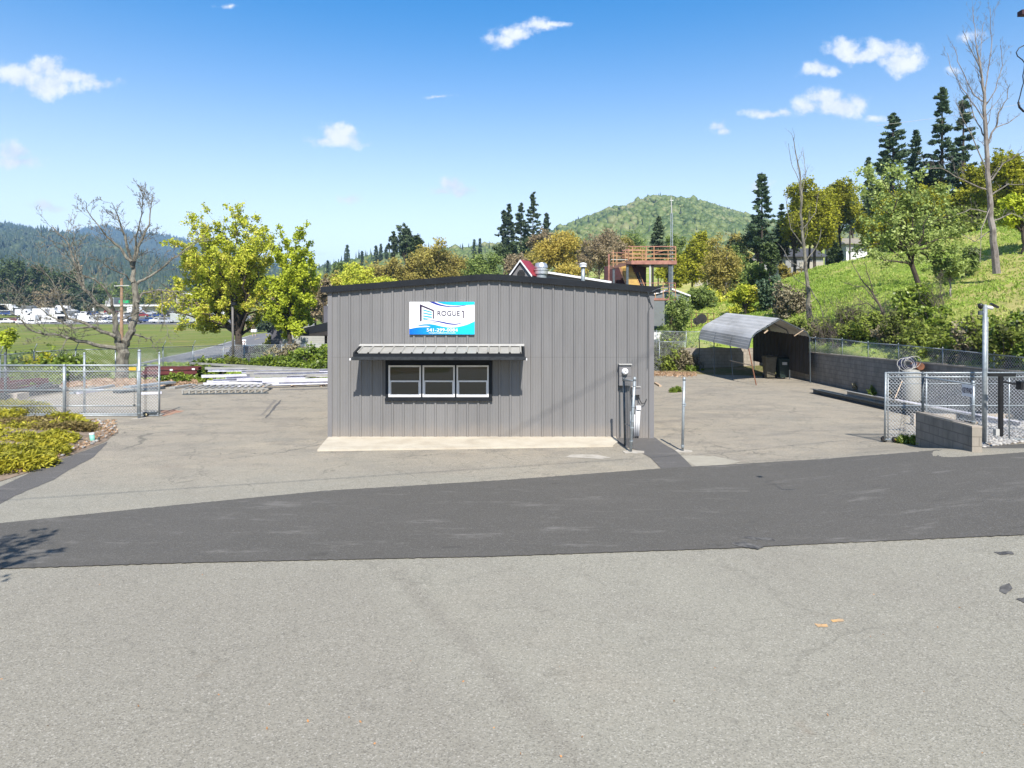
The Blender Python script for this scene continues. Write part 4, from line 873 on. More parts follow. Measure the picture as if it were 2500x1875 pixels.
cb = G(2402.5, 1086); cb.z = zlot(cb.x, cb.y); ct = P(2405, 745, cb.y)
mb = MB(); mb.tube([cb, ct], .052, 18); mb.lathe(ct, [(.052, 0), (.03, .015)], 18); mb.build('pole', M['galv'], CP, True)
mb = MB(); q = cb+Vector((.05,-.02,.45)); mb.tube([cb+Vector((.058,-.02,0)), ct+Vector((.058,-.02,-.3))], .009, 6); mb.build('conduit', M['galvwire'], CP)
c1 = P(2394, 748, cb.y-.05)
mb = MB(); mb.lathe(c1+Vector((0,0,-.06)), [(.02,-.01),(.05,.02),(.065,.07),(.06,.11),(.03,.14)], 14); cm = mb.build('dome_camera', M['black'], CP, True)
mb = MB(); mb.tube([c1+Vector((-.01,-.062,.0)), c1+Vector((-.01,-.075,.0))], .024, 10); mb.build('lens', M['glass'], cm)
mb = MB(); c2 = P(2415, 750, cb.y); mb.tube([c2+Vector((-.06,0,0)), c2+Vector((.07,-.02,-.02))], .045, 12); mb.build('bullet_camera', M['white'], CP, True)
mb = MB(); c3 = P(2425, 748, cb.y); mb.bar(c3+Vector((-.07,-.01,.07)), c3+Vector((.09,-.05,-.03)), .1, .045); mb.tube([c3+Vector((-.08,0,-.03)), c3+Vector((0,-.02,0))], .015, 6); mb.build('flood_light', M['black'], CP)
mb = MB(); c4_ = P(2400, 765, cb.y-.07); mb.box(c4_.x-.09, c4_.x-.01, c4_.y, c4_.y+.06, c4_.z-.04, c4_.z+.06); mb.build('bracket', M['galvdark'], CP)
mb = MB(); mb.tube([c1+Vector((-.03,0,.08)), c1+Vector((-.09,0,.05)), c1+Vector((-.1,0,-.05)), c1+Vector((-.03,0,-.1)), c1+Vector((.06,-.02,-.1))], .006, 6); mb.build('cable', M['black'], CP)
KP = thing('keypad_stand', 'black square keypad stand on the gravel', 'keypad stand', (11.9, 16.7, .5))
kb = P(2443, 1063, 16.6); kY = kb.y; z_ = lambda py: HC-(py-PY0)/F*kY; x_ = lambda px: (px-PX0)/F*kY
mb = MB(); mb.box(x_(2439), x_(2447), kY-.04, kY+.04, kb.z-.02, z_(918)); mb.build('post', M['black'], KP)
mb = MB(); mb.box(x_(2413), x_(2478), kY-.035, kY+.035, z_(919.5), z_(911)); mb.bar((x_(2447), kY, z_(932)), (x_(2474), kY-.12, z_(937)), .05, .05); mb.build('arm', M['black'], KP)
mb = MB(); mb.box(x_(2472), x_(2493), kY-.28, kY-.10, z_(949), z_(929)); kbx = mb.build('keypad_housing', M['black'], KP)
mb = MB(); mb.box(x_(2479), x_(2488), kY-.286, kY-.281, z_(947), z_(933)); mb.build('keypad', M['awn'], kbx)
mb = MB(); mb.box(x_(2428), x_(2437), kY-.05, kY+.05, kb.z, kb.z+.16); kc = solo(mb, 'utility_box', M['awnflash'], 'small grey and white box at the foot of the keypad stand', 'utility box')
mb = MB(); pz = .18; mb.box(12.6, 15.75, 21.4, 21.6, pz-.2, .36); solo(mb, 'concrete_curb', M['cap'], 'pale concrete curb behind the rolling gate', 'curb')
mb = MB(); mb.box(x_(2449), x_(2484), 17.9, 18.1, .1, .58); solo(mb, 'shaded_curb_block', M['block'], 'curb block, its shade put into the dark colour, right of the keypad stand', 'footing')  # curb goes on in shade here; the darker block colour carries that shade

# retaining wall
RWm = MB(); RWm.box(15.86, 16.06, 17.0, 43.4, -.1, 1.40)
RW = thing('retaining_wall', 'long grey block retaining wall below the grassy slope', 'wall', (16, 30, 0))
V8 = RWm.v; RWm.v = [(x, y, (z if z < 1 else (1.42 if y > 30 else 1.72))) for x, y, z in V8]
RWm.build('side_wall', M['block'], RW)
mb = MB(); mb.box(11.05, 15.86, 43.4, 43.6, -.1, 1.42); mb.build('back_wall', M['blocksunlit'], RW)  # wall facing the sun, sunlight put into its paler colour
mb = MB(); mb.v=[]; mb.prism([(15.84,17.0,1.722),(16.08,17.0,1.722),(16.08,43.6,1.425),(15.84,43.6,1.425)], (0,0,.05)); mb.build('cap', M['cap'], RW)
mb = MB(); mb.box(11.03, 15.84, 43.38, 43.62, 1.422, 1.46); mb.build('cap', M['cap'], RW)
def rowfence(name, label, pts, hts, r=.02, sp=.085, wire='galvwire', rail=.02, arms=None, wr=.0034):
    """pts: (x,y,z0); hts: top heights"""
    t = thing(name, label, 'fence', pts[0])
    for i, ((x, y, z), h) in enumerate(zip(pts, hts)):
        mb = MB(); post(mb, x, y, z-.1, h+.02, r, True, 0, 8)
        if arms: mb.bar((x, y, h), (x+arms[0], y+arms[1], h+arms[2]), .03, .03)
        mb.build('post', M['galv'], t, True)
    for (a, ha), (b, hb) in zip(list(zip(pts, hts))[:-1], list(zip(pts, hts))[1:]):
        mb = MB(); mb.tube([(a[0], a[1], ha-.02), (b[0], b[1], hb-.02)], rail, 6); mb.build('rail', M['galv'], t, True)
        mb = MB(); chainlink(mb, a[:2], b[:2], a[2]+.03, ha-.02, b[2]+.03, hb-.02, sp, wr); mb.build('chain_link_mesh', M[wire], t)
    return t
pp = [(15.96, y, 1.42+(43.5-y)/26.5*.3) for y in (42, 38.8, 35.9, 33.0, 30.6, 28.2, 25.3, 22.6, 19.5)]
rowfence('chain_link_fence', 'chain link fence along the top of the retaining wall', pp, [HC-(py-PY0)/F*y for (_, y, _), py in zip(pp, (816, 818, 824, 828, 836, 841, 851, 864, 882))])
pp = [(x, 43.9, 1.45) for x in (7.4, 9.3, 11.2, 13.0)]
rowfence('chain_link_fence', 'chain link fence behind the pale end of the block wall', pp, [2.55, 2.55, 2.5, 2.5])
fb = [(7.3, 42.2, 0), (9.2, 42.6, 0), (10.95, 43.2, 0)]
rowfence('chain_link_fence', 'low chain link fence between the building and the block wall', fb, [1.9, 1.9, 1.9])

# ------------------------------------------------------------ carport
CPt = thing('carport', 'leaning metal carport with a ribbed roof and a dark side panel', 'carport', (13.8, 38, 0))
def cp(s, z, t):   # s across (0 left .. 1 right), t 0 near .. 1 far
    x = 12.1+3.35*s-.62*t; y = 35.0+7.0*t+.5*s*(1-t); return Vector((x, y, z+.32*t))
sec = [(0.0, 1.75), (.02, 2.05), (.045, 2.35), (.115, 2.62), (.51, 3.36), (.96, 2.66), (1.0, 2.4)]
mb = MB()
def subdiv(a, b, n): return [(a[0]+(b[0]-a[0])*i/n, a[1]+(b[1]-a[1])*i/n) for i in range(n)]
fine = subdiv(sec[0], sec[1], 2)+subdiv(sec[1], sec[2], 2)+subdiv(sec[2], sec[3], 2)+subdiv(sec[3], sec[4], 10)+subdiv(sec[4], sec[5], 10)+subdiv(sec[5], sec[6], 2)+[sec[6]]
rows = []
for i, (s_, z) in enumerate(fine):
    rows.append((s_, z+(.022 if i % 2 else 0))); rows.append((s_+.006, z+(.022 if i % 2 else 0)+.003))
pl_ = [[cp(s_, z, t) for t in (0, .33, .66, 1)] for s_, z in rows]
for a, b in zip(pl_[:-1], pl_[1:]):
    for j in range(3): mb.face([a[j], b[j], b[j+1], a[j+1]])
M['cproof'] = mt('carport roof steel', (.52, .51, .49), (.32, .305, .275), .9, .45, metal=.1, stretch=(1, .4, 1)); mb.build('roof', M['cproof'], CPt)
M['cpdark'] = mt('dark and shaded brown panel', (.035, .03, .027), (.02, .018, .016), 2, .8)  # near black: the shadow inside the carport is put into the panel colour
mb = MB(); n = 30
for i in range(n):
    a = cp(1.0, 0, i/n); b = cp(1.0, 0, (i+1)/n); o, o2 = (.02, -.01) if i % 2 else (-.01, .02)
    mb.face([(a.x+o, a.y, a.z+.42), (b.x+o2, b.y, b.z+.42), (b.x+o2, b.y, b.z+2.42), (a.x+o, a.y, a.z+2.42)])
mb.build('side_panel', M['cpdark'], CPt)
for t in (0, .33, .66, 1):
    mb = MB(); pts = [cp(s_+.004, z-.05, t) for s_, z in sec]; mb.tube(pts, .03, 6)
    mb.build('bow', M['galvdark'], CPt)
    for s_ in (0, 1):
        foot = cp(s_, -.32*t, t); foot.z = 0
        if s_ == 0: foot += Vector(((.17, -.7, 0), (.12, -.2, 0), (.05, 0, 0), (0.1, 0, 0))[(0, .33, .66, 1).index(t)])
        else: foot = cp(1.02, -.32*t, t); foot.z = 0
        mb = MB(); mb.tube([foot, cp(s_+.01, 1.8 if s_ == 0 else 2.4, t)], .03, 6); mb.build('leg', M['rust'] if (s_ == 0 and t == 0) else M['galvdark'], CPt)
mb = MB(); mb.tube([cp(.0, .95, .0)+Vector((.1, -.3, 0)), cp(.0, .95, .33)], .02, 6); mb.bar(cp(.24, 2.6, -.02), cp(.30, 2.75, -.02), .03, .06); mb.bar(cp(.72, 2.45, -.03), cp(.88, 2.75, -.02), .04, .03); mb.build('brace', M['cedar'], CPt)
# bins in the carport
def bin_(x, y, c, label, h=1.05, rot=0, logo=True):
    t = thing('wheeled_bin', label, 'bin', (x, y, 0))
    mb = MB(); w0, w1, d0, d1 = .22, .29, .26, .34
    vs = [(x-w0,y-d0,.08),(x+w0,y-d0,.08),(x+w0,y+d0,.08),(x-w0,y+d0,.08),(x-w1,y-d1,h),(x+w1,y-d1,h),(x+w1,y+d1,h),(x-w1,y+d1,h)]
    mb.add(vs, [(0,3,2,1),(4,5,6,7),(0,1,5,4),(1,2,6,5),(2,3,7,6),(3,0,4,7)]); mb.box(x-w1-.02,x+w1+.02,y-d1-.02,y+d1+.02,h-.05,h); mb.build('body', c, t)
    mb = MB(); mb.prism([(x-w1-.02,y-d1-.03,h+.005),(x+w1+.02,y-d1-.03,h+.005),(x+w1,y-d1+.1,h+.06),(x-w1,y-d1+.1,h+.06)], (0,d1*2-.1,0)); mb.build('lid', c, t)
    for s in (-1, 1):
        mb = MB(); mb.tube([(x+s*.2,y+d0+.02,.12),(x+s*.26,y+d0+.02,.12)], .12, 14); mb.build('wheel', M['rubber'], t)
    if logo:
        mb = MB(); mb.box(x-.13,x+.13,y-d1-.012,y-d1+.02,h-.33,h-.18); mb.build('printed_emblem', M['awnflash'], t)
    return t
M['binA'] = mt('dark green plastic', (.015,.03,.025), (.012,.022,.02), 3, .5); M['binB'] = mt('tan canvas', (.13,.115,.08), (.08,.07,.05), 4, .9)
bin_(15.0, 37.9, M['binA'], 'dark wheeled bin with a pale printed emblem under the carport', 1.12)
bin_(14.35, 38.1, M['binB'], 'tan bag covered bin left of the dark wheeled bin', 1.2, logo=False)
# tank
TK = thing('water_tank', 'pale grey upright pressure tank by the retaining wall', 'tank', (15.15, 26, 0))
tx, ty = 15.1, 25.8; zz = lambda py: HC-(py-PY0)/F*ty
mb = MB(); zt_, zb_ = zz(903), zz(979); mb.lathe((tx, ty, 0), [(.18, zb_-.05), (.27, zb_), (.315, zb_+.08), (.315, zt_-.12), (.27, zt_-.03), (.14, zt_+.01)], 28); mb.build('tank_body', mt('aged tank paint', (.34,.34,.31), (.25,.25,.23), 2.5, .5, stretch=(1,1,.3)), TK, True)
mb = MB(); mb.lathe((tx, ty, 0), [(.2, .02), (.2, zb_-.04)], 16); mb.build('base_ring', M['galvdark'], TK)
mb = MB()
for k in range(4):
    pts = [Vector((tx-.2+.30*math.cos(a)+.1*k-.1, ty-.1+.1*math.sin(a+k), 1.62+.24*math.sin(a)+.03*k)) for a in [i*.52+k for i in range(13)]]
    mb.tube(pts, .009, 6, False)
mb.tube([Vector((tx-.5, ty-.1, 1.6)), Vector((tx-.56, ty-.1, 1.2)), Vector((tx-.3, ty-.1, .9)), Vector((tx-.2,ty-.1,.6))], .012, 6)
solo(mb, 'coiled_hose', M['awnflash'], 'white hose coiled over the top of the tank', 'hose')
mb = MB()
for k in range(6):
    pts = [Vector((15.95-.9+.34*math.cos(a)*(1-.04*k), 26.0, 1.62+.17*math.sin(a)+.02*k)) for a in [i*.524 for i in range(13)]]
    mb.tube(pts, .022, 5, False)
solo(mb, 'coiled_pipe', mt('dark blue tube', (.03,.04,.09), (.02,.02,.04), 3, .5), 'dark blue tubing coiled behind the white hose', 'hose')
c = P(2242, 894, 26.2); mb = MB(); mb.tube([c+Vector((0,-.15,0)), c+Vector((.12,.5,0))], .14, 16); o = solo(mb, 'rusty_pipe', M['rust'], 'rusty round pipe end lying on the retaining wall', 'pipe')
mb = MB(); mb.bar(P(2200, 935, 25.0), P(2183, 976, 24.6), .28, .03, (1,0,.2)); solo(mb, 'wood_plank', M['cedar'], 'tan wooden board leaning against the tank', 'board')
# long beams on the ground along the right
def cchan(mb, a, b, w=.09, h=.2, t=.012, flip=1):
    a = Vector(a); b = Vector(b); d = (b-a).normalized(); r = Vector((d.y, -d.x, 0))*flip; u = Vector((0,0,1))
    mb.bar(a+u*h/2, b+u*h/2, t, h); mb.bar(a+r*w/2+u*(t/2), b+r*w/2+u*(t/2), w, t); mb.bar(a+r*w/2+u*(h-t/2), b+r*w/2+u*(h-t/2), w, t)
bm = [((13.5,30.6),(14.0,21.2),.02,'galvdark'),((13.75,30.4),(14.3,21.4),.02,'galvdark'),((13.7,27.9),(14.1,20.9),.225,'awn'),((13.85,26),(14.45,19.9),.225,'whitesteel'),((14.1,25),(14.6,19.6),.225,'whitesteel')]
for k, (a, b, z, m) in enumerate(bm):
    mb = MB(); cchan(mb, (a[0], a[1], z), (b[0], b[1], z), .14, .19, .015)
    solo(mb, 'steel_channel', M[m], {'galvdark': 'long dark steel channel on the ground by the retaining wall', 'awn': 'grey steel channel lying on the dark channels', 'whitesteel': 'white steel channel on top of the dark channels behind the gate'}[m], 'steel beam', 'steel channels by the retaining wall')
mb = MB(); mb.bar(G(1815,905,.03), G(1760,895,.03), .5, .06); solo(mb, 'steel_plate', M['rust'], 'rusty plank lying by the left end of the block wall', 'plank')
mb = MB(); mb.bar(G(1600,935,.04), G(1612,942,.04), .12, .08); solo(mb, 'timber_offcut', M['cedar'], 'small timber offcut beside the building corner', 'timber')
# ------------------------------------------------------------ building behind, with cupola and fans
RB = thing('rear_building', 'second grey gabled building behind the office with a white roof edge', 'building', (1.9, 50, 0))
Yr = 45.0; q = lambda px, py, Y=Yr: P(px, py, Y)
a, b, c = q(1170, 684), q(1322, 661), q(1480, 686)
mb = MB(); poly = [(a.x, Yr, 0), (c.x, Yr, 0), (c.x, Yr, c.z-.12), (b.x, Yr, b.z-.12), (a.x, Yr, a.z-.12)]; mb.prism(poly, (0, 14, 0)); mb.build('wall', M['wall'], RB)
mb = MB(); e_ = .3; top = [(a.x-e_, a.z-.03), (b.x, b.z), (c.x+e_, c.z-.03)]
mb.prism([(x, Yr-.3, z) for x, z in top]+[(x, Yr-.3, z-.13) for x, z in reversed(top)], (0, 14.6, 0)); mb.build('roof', M['white'], RB)
mb = MB(); d = q(1326, 661); mb.box(d.x-.10, d.x+.16, Yr-.34, Yr-.30, d.z-.9, d.z-.02); mb.build('ridge_post', M['trim'], RB)
CU = thing('roof_cupola', 'small red roofed cupola with a round louvre on the rear roof', 'cupola', (.6, 41, 5.9))
mbw = MB(); mbr = MB(); mbt = MB(); mbl = MB(); w = .62; zb, ze_, za = 5.3, 6.02, 6.82; dl = 1.3
mbw.prism([(-w,0,zb),(w,0,zb),(w,0,ze_),(0,0,za-.1),(-w,0,ze_)], (0, dl, 0))
for s in (-1, 1):
    mbr.prism([(0,-.14,za),(s*(w+.14),-.14,ze_-.14),(s*(w+.14),-.14,ze_-.10),(0,-.14,za+.05)], (0, dl+.28, 0))
    mbt.prism([(0,-.17,za-.07),(s*(w+.15),-.17,ze_-.24),(s*(w+.15),-.17,ze_-.11),(0,-.17,za+.05)], (0, .03, 0))
for k in range(7):
    z = zb+.70+(k-3)*.075; hw = math.sqrt(max(0, .26**2-((k-3)*.075)**2)); mbl.box(-hw, hw, -.03, -.002, z-.022, z+.022)
rot = Matrix.Translation((.55, 41, 0)) @ Matrix.Rotation(R(-24), 4, 'Z')
for m_b, nm, mm in ((mbw,'wall',M['wall']),(mbr,'roof',mt('red metal roof',(.30,.03,.04),(.22,.025,.035),2,.5)),(mbt,'trim',M['white']),(mbl,'louvre',M['cpdark'])):
    m_b.v = [tuple(rot @ Vector(v)) for v in m_b.v]; m_b.build(nm, mm, CU)
FN = thing('roof_fan', 'spun aluminium dome fan on the rear roof', 'roof fan', (1.78, 41.5, 6)); Y = 41.5
c0 = P(1321, 661, Y); k_ = Y/F
mb = MB(); mb.lathe(c0+Vector((0,0,-.2)), [(17*k_, 0), (17*k_, .2), (18.5*k_, .22), (18.5*k_, .27), (15.5*k_, .29), (15.5*k_, .36), (17*k_, .38), (16.5*k_, .45), (13*k_, 18*k_+.2), (9*k_, 19.5*k_+.2)], 28); mb.build('dome', mt('spun aluminium', (.55,.56,.58), (.42,.43,.45), 2, .3, metal=.6, stretch=(3,3,.3)), FN, False)
mb = MB(); mb.lathe(c0+Vector((-.02,0,-.9)), [(14*k_, 0), (14*k_, .69)], 20); mb.build('curb', M['galv'], FN)

# stair tower
TW = thing('stair_tower', 'rusty red and yellow steel stair tower with railings behind the office', 'tower', (9.5, 56, 1)); Yt = 55.0
T = lambda px, py, dy=0.0: P(px, py, Yt+dy)
gz_ = .8; kk = Yt/F
x0, x1 = T(1541, 640).x, T(1652, 640).x; zd = T(0, 636).z; zd2 = T(0, 645.3).z
mb = MB(); mb.box(x0, x1, Yt-.05, Yt+.05, zd2, zd); mb.build('edge_beam', M['redsalmon'], TW)
mb = MB(); mb.box(x0+.02, x1-.02, Yt+.05, Yt+3.4, zd2+.02, zd2+.14); mb.box(x0, x0+.08, Yt+.05, Yt+3.4, zd2, zd); mb.box(x1-.08, x1, Yt+.05, Yt+3.4, zd2, zd); mb.box(x0, x1, Yt+3.4, Yt+3.5, zd2, zd); mb.build('deck', M['darkmaroon'], TW)
zt_ = T(0, 601.5).z
for px, dy in ((1544,0),(1578,0),(1596.6,0),(1649.6,0),(1544,3.45),(1596,3.45),(1655,3.45),(1578, 1.7)):
    mb = MB(); x = T(px, 0).x; mb.box(x-.035, x+.035, Yt+dy-.035, Yt+dy+.035, zd, zt_-(0 if dy != 1.7 else .1)); mb.build('rail_post', M['railyel'], TW)
for py, m in ((601.8, 'redsalmon'), (611.3, 'railyel'), (620.5, 'railyel'), (630.5, 'railyel')):
    z = T(0, py).z
    mb = MB(); mb.box(x0-.25, x1-.1, Yt-.028, Yt+.028, z-.035, z+.035); mb.box(x1-.14, x1-.08, Yt+.03, Yt+3.4, z-.03, z+.03); mb.box(x0-.2, x1-.1, Yt+3.4, Yt+3.46, z-.03, z+.03); mb.box(x0-.2, x0+3.6*.3, Yt+1.68, Yt+1.74, z-.12, z-.06); mb.build('guard_rail', M[m], TW)
mb = MB(); mb.bar(T(1560, 628, 1.7), T(1650, 604, 3.4), .05, .05); mb.bar(T(1535, 606, 0), T(1535, 636, 0), .06, .06); mb.build('guard_rail', M['redsalmon'], TW)
# lower landing left
xa, xb = T(1490, 0).x, T(1535, 0).x
for px, t0, t1 in ((1497, 610, 652), (1506, 617, 648), (1534, 612, 645)):
    mb = MB(); mb.bar(T(px, t0), T(px, t1), .06, .06); mb.build('rail_post', M['railyel'], TW)
for y0_, y1_, m in ((617, 617, 'redsalmon'), (625, 625, 'railyel'), (633.5, 634, 'awnflash'), (641.5, 641.5, 'railyel')):
    mb = MB(); mb.bar(T(1492, y0_), T(1532, y1_), .045, .05); mb.build('guard_rail', M[m], TW)
mb = MB(); mb.bar(T(1488, 653.5, .1), T(1532, 643.5, .1), .2, .28); mb.box(T(1529,0).x, T(1541,0).x, Yt-.1, Yt+.8, T(0,645).z, T(0,637).z); mb.build('landing_beam', mt('brown rusted beam', (.12,.06,.045), (.07,.04,.03), 3, .7), TW)
for px, py, w_, m in ((1499, 653, .16, 'galvdark'), (1532.5, 640, .18, 'galvdark'), (1588, 645, .14, 'awnflash'), (1594.5, 646, .16, 'cpdark'), (1637, 645, .27, 'galvdark')):
    mb = MB(); x = T(px, 0).x; mb.box(x-w_/2, x+w_/2, Yt+.1, Yt+.1+w_, gz_-1, T(0, py).z); mb.build('column', M[m], TW)
mb = MB(); mb.tube([T(1486, 760), T(1486.5, 620)], .07, 8); mb.build('column', M['redsalmon'], TW)
mb = MB(); mb.box(T(1488,0).x, T(1586,0).x, Yt+3.0, Yt+3.3, gz_-1, T(0, 650, 3).z); mb.box(T(1555,0).x, T(1586,0).x, Yt+1.4, Yt+1.5, gz_-1, T(0, 650, 1).z); mb.build('back_panel', M['darkmaroon'], TW)
# stair flight (climbs away to the left)
for k in range(18):
    t = k/17; y = 647+t*75; xl = 1514+t*30; xr = 1540+t*33; dy = 1.9-1.8*t
    mb = MB(); p, r_ = T(xl, y, dy), T(xr, y, dy); mb.box(p.x, r_.x, p.y-.14, p.y+.02, p.z-.15, p.z); mb.build('stair_tread', M['stairyel'], TW)
for xo, yo, m in ((1512, 648, 'railyel'), (1541, 646, 'railyel'), (1508, 644, 'railyel'), (1547, 646, 'galvdark'), (1552, 646, 'railyel')):
    mb = MB(); mb.bar(T(xo, yo, 1.9), T(xo+31, yo+76, .1), .05, .09); mb.build('stair_rail', M[m], TW)
# lower platform right
PFm = thing('steel_platform', 'low rusty steel platform with rails right of the office roof', 'platform', (13, 52, 1)); Yp = 52.0
U = lambda px, py, dy=0: P(px, py, Yp+dy)
mb = MB(); mb.box(U(1560,0).x, U(1651,0).x, Yp-.05, Yp+2, U(0,733).z, U(0,727.5).z); mb.build('deck', M['redsalmon'], PFm)
for px in (1600, 1619, 1634, 1649):
    mb = MB(); mb.box(U(px,0).x-.025, U(px,0).x+.025, Yp-.02, Yp+.03, U(0,727).z, U(0,691).z); mb.build('rail_post', M['railyel'], PFm)
for py in (691, 701, 711):
    mb = MB(); mb.bar(U(1562, py), U(1650, py), .03, .04); mb.build('guard_rail', M['redsalmon'], PFm)
for px in (1570, 1640):
    mb = MB(); mb.box(U(px,0).x-.08, U(px,0).x+.08, Yp+.2, Yp+.4, -.5, U(0,733).z); mb.build('leg', M['rust'], PFm)
# shed
SH = thing('grey_shed', 'plain grey shed with a white roof edge right of the office', 'shed', (13, 57, 1)); Ys = 56.0
s_ = lambda px, py: P(px, py, Ys)
xs0, xs1 = s_(1596,0).x, s_(1682,0).x
mb = MB(); mb.prism([(xs0, Ys, .8), (xs1, Ys, .8), (xs1, Ys, s_(0,722).z), (s_(1640,0).x, Ys, s_(0,706).z), (xs0, Ys, s_(0,718).z)], (0, 5, 0)); M['shed'] = mt('blue grey siding', (.17,.19,.20), (.14,.155,.165), 1, .6); mb.build('wall', M['shed'], SH)
mb = MB(); tp = [(xs0-.1, s_(0,717).z), (s_(1640,0).x, s_(0,704.5).z), (xs1+.1, s_(0,721).z)]; mb.prism([(x, Ys-.15, z+.02) for x, z in tp]+[(x, Ys-.15, z-.10) for x, z in reversed(tp)], (0, 5.4, 0)); mb.build('roof', M['white'], SH)
# dark equipment between shed and carport
for k, (px, py, r) in enumerate(((1712, 778, .36), (1700, 784, .28))):
    c = P(px, py, 50); mb = MB(); mb.tube([c+Vector((0,-.2,0)), c+Vector((.1,.25,0))], r, 16); mb.tube([c+Vector((0,-.24,0)), c+Vector((0,-.2,0))], r*.45, 12)
    solo(mb, 'old_tyre', M['rubber'], ('large black tyre behind the carport roof', 'smaller black tyre leaning on the large one')[k], 'tyre')
TR = thing('flat_trailer', 'dark flat trailer with railings behind the carport', 'trailer', (13, 50, 1.5))
mb = MB(); a_ = P(1682, 808, 50); b_ = P(1745, 800, 50); mb.box(a_.x, b_.x, 50, 52.4, a_.z-.3, a_.z+.1); mb.build('deck', M['cpdark'], TR)
for px in (1688, 1700, 1714, 1728, 1743):
    mb = MB(); mb.bar(P(px, 800, 50), P(px, 764, 50), .05, .05); mb.build('stake', M['rust'], TR)
for py in (765, 780):
    mb = MB(); mb.bar(P(1684, py, 50), P(1745, py, 50), .04, .04); mb.build('side_rail', M['cpdark'], TR)
for px in (1695, 1735):
    mb = MB(); c = P(px, 820, 50.2); mb.tube([c, c+Vector((0, .3, 0))], .35, 14); mb.build('wheel', M['rubber'], TR)
# pickup/vehicle hood seen behind fence
# mast
MS = thing('antenna_mast', 'thin lattice radio mast rising behind the stair tower', 'mast', (13.5, 60, 1)); Ym = 60.0
v = lambda px, py: P(px, py, Ym); k_ = Ym/F
mb = MB(); c0, c1 = v(1640, 760), v(1640, 520); r = .16
legs = [Vector((r*math.cos(a), r*math.sin(a), 0)) for a in (0.5, 2.6, 4.7)]
for l in legs: mb.tube([c0+l, c1+l*.6], .022, 5)
n = 24
for k in range(n):
    for j in range(3):
        a = c0.lerp(c1, k/n)+legs[j]*(1-.4*k/n); b = c0.lerp(c1, (k+1)/n)+legs[(j+1) % 3]*(1-.4*(k+1)/n); mb.tube([a, b], .012, 3, False)
mb.build('lattice', M['galv'], MS); mb = MB(); mb.tube([v(1640, 522), v(1638.5, 482)], [.05, .04], 8); mb.tube([v(1638.5, 482), v(1638.5, 476)], .015, 6); mb.build('top_pole', M['awnflash'], MS)
mb = MB(); mb.bar(v(1636, 489), v(1644, 489), .05, .05); mb.build('cross_arm', M['white'], MS)

# ------------------------------------------------------------ houses on the hill
def house(name, label, px0, px1, pybase, pywall, pyroof, Y, depth, wallm, roofm, hip=0.0, low=None, windows=()):
    t = thing(name, label, 'house', P((px0+px1)/2, pybase, Y)); g = lambda px, py, dy=0: P(px, py, Y+dy)
    a, b = g(px0, pybase), g(px1, pybase); z1 = g(0, pywall).z; z2 = g(0, pyroof).z
    mb = MB(); mb.box(a.x, b.x, Y, Y+depth, a.z-2.5, z1)
    mb.build('wall', wallm, t)
    if low: mb = MB(); mb.box(a.x-.02, b.x+.02, Y-.05, Y, a.z-2.5, a.z+(z1-a.z)*low); mb.build('lower_wall', M['white'], t)
    o = .5; mb = MB(); hx = (b.x-a.x)*hip
    V_ = [(a.x-o, Y-o, z1), (b.x+o, Y-o, z1), (b.x+o, Y+depth+o, z1), (a.x-o, Y+depth+o, z1), (a.x-o+hx, Y+depth/2, z2), (b.x+o-hx, Y+depth/2, z2)]
    V_ += [(x, y, z-.18) for x, y, z in V_[:4]]
    mb.add(V_, [(0,1,5,4),(2,3,4,5),(1,2,5),(3,0,4),(6,7,1,0),(7,8,2,1),(8,9,3,2),(9,6,0,3),(9,8,7,6)]); mb.build('roof', roofm, t)
    for (u0, u1, v0, v1) in windows:
        mb = MB(); mb.box(a.x+(b.x-a.x)*u0, a.x+(b.x-a.x)*u1, Y-.08, Y-.052, a.z+(z1-a.z)*v0, a.z+(z1-a.z)*v1); mb.build('window', M['gutter'], t)
    return t
M['roofg'] = mt('grey brown shingles', (.26,.24,.20), (.2,.18,.15), 1, .9); M['roofd'] = mt('dark shingles', (.07,.075,.085), (.05,.05,.06), 1, .8); M['siding'] = mt('grey siding', (.30,.31,.31), (.24,.25,.25), 1, .7)
M['siding2'] = mt('beige siding', (.42,.39,.33), (.35,.32,.28), 1, .7)
house('hill_house', 'white and grey house at the crest of the grassy slope', 2066, 2130, 634, 594, 575, 130, 9, M['siding'], M['roofg'], .12, .48, ((.3,.45,.55,.85),(.6,.72,.55,.85)))
house('hill_house', 'dark roofed house with a deck behind the bare trunk', 1918, 2010, 662, 625, 600, 110, 8, M['siding'], M['roofd'], .05, None, ((.15,.3,.3,.8),(.55,.7,.3,.8)))
house('hill_house', 'small white house with a grey brown roof left of the green pine', 1812, 1856, 666, 643, 627, 125, 8, M['white'], M['roofg'], .05, None, ((.3,.7,.5,.85),))
house('hill_house', 'grey gabled house partly hidden behind the green pine', 1866, 1915, 660, 636, 615, 128, 8, M['siding'], M['roofg'], .05)
house('hill_house', 'tiny dark roofed house on the far ridge line', 1108, 1134, 614, 609, 605, 476, 10, M['siding'], M['roofd'], .1)
DK = thing('house_deck', 'wooden deck with a pale skirt below the dark roofed house', 'deck', P(1975, 675, 107))
mb = MB(); a = P(1952, 640, 107); b = P(2010, 655, 107); mb.box(a.x, b.x, 107, 109.5, b.z-.2, b.z); mb.build('deck_floor', M['cedar'], DK)
mb = MB(); mb.box(a.x, b.x, 107, 107.06, b.z, b.z+1); mb.build('railing', M['siding2'], DK)
GZ_ = thing('gazebo', 'small open gazebo with a tan pyramid roof', 'gazebo', P(1712, 700, 120))
a = P(1703, 700, 120); b = P(1722, 664, 120); cxg = (a.x+b.x)/2; hw = (b.x-a.x)/2
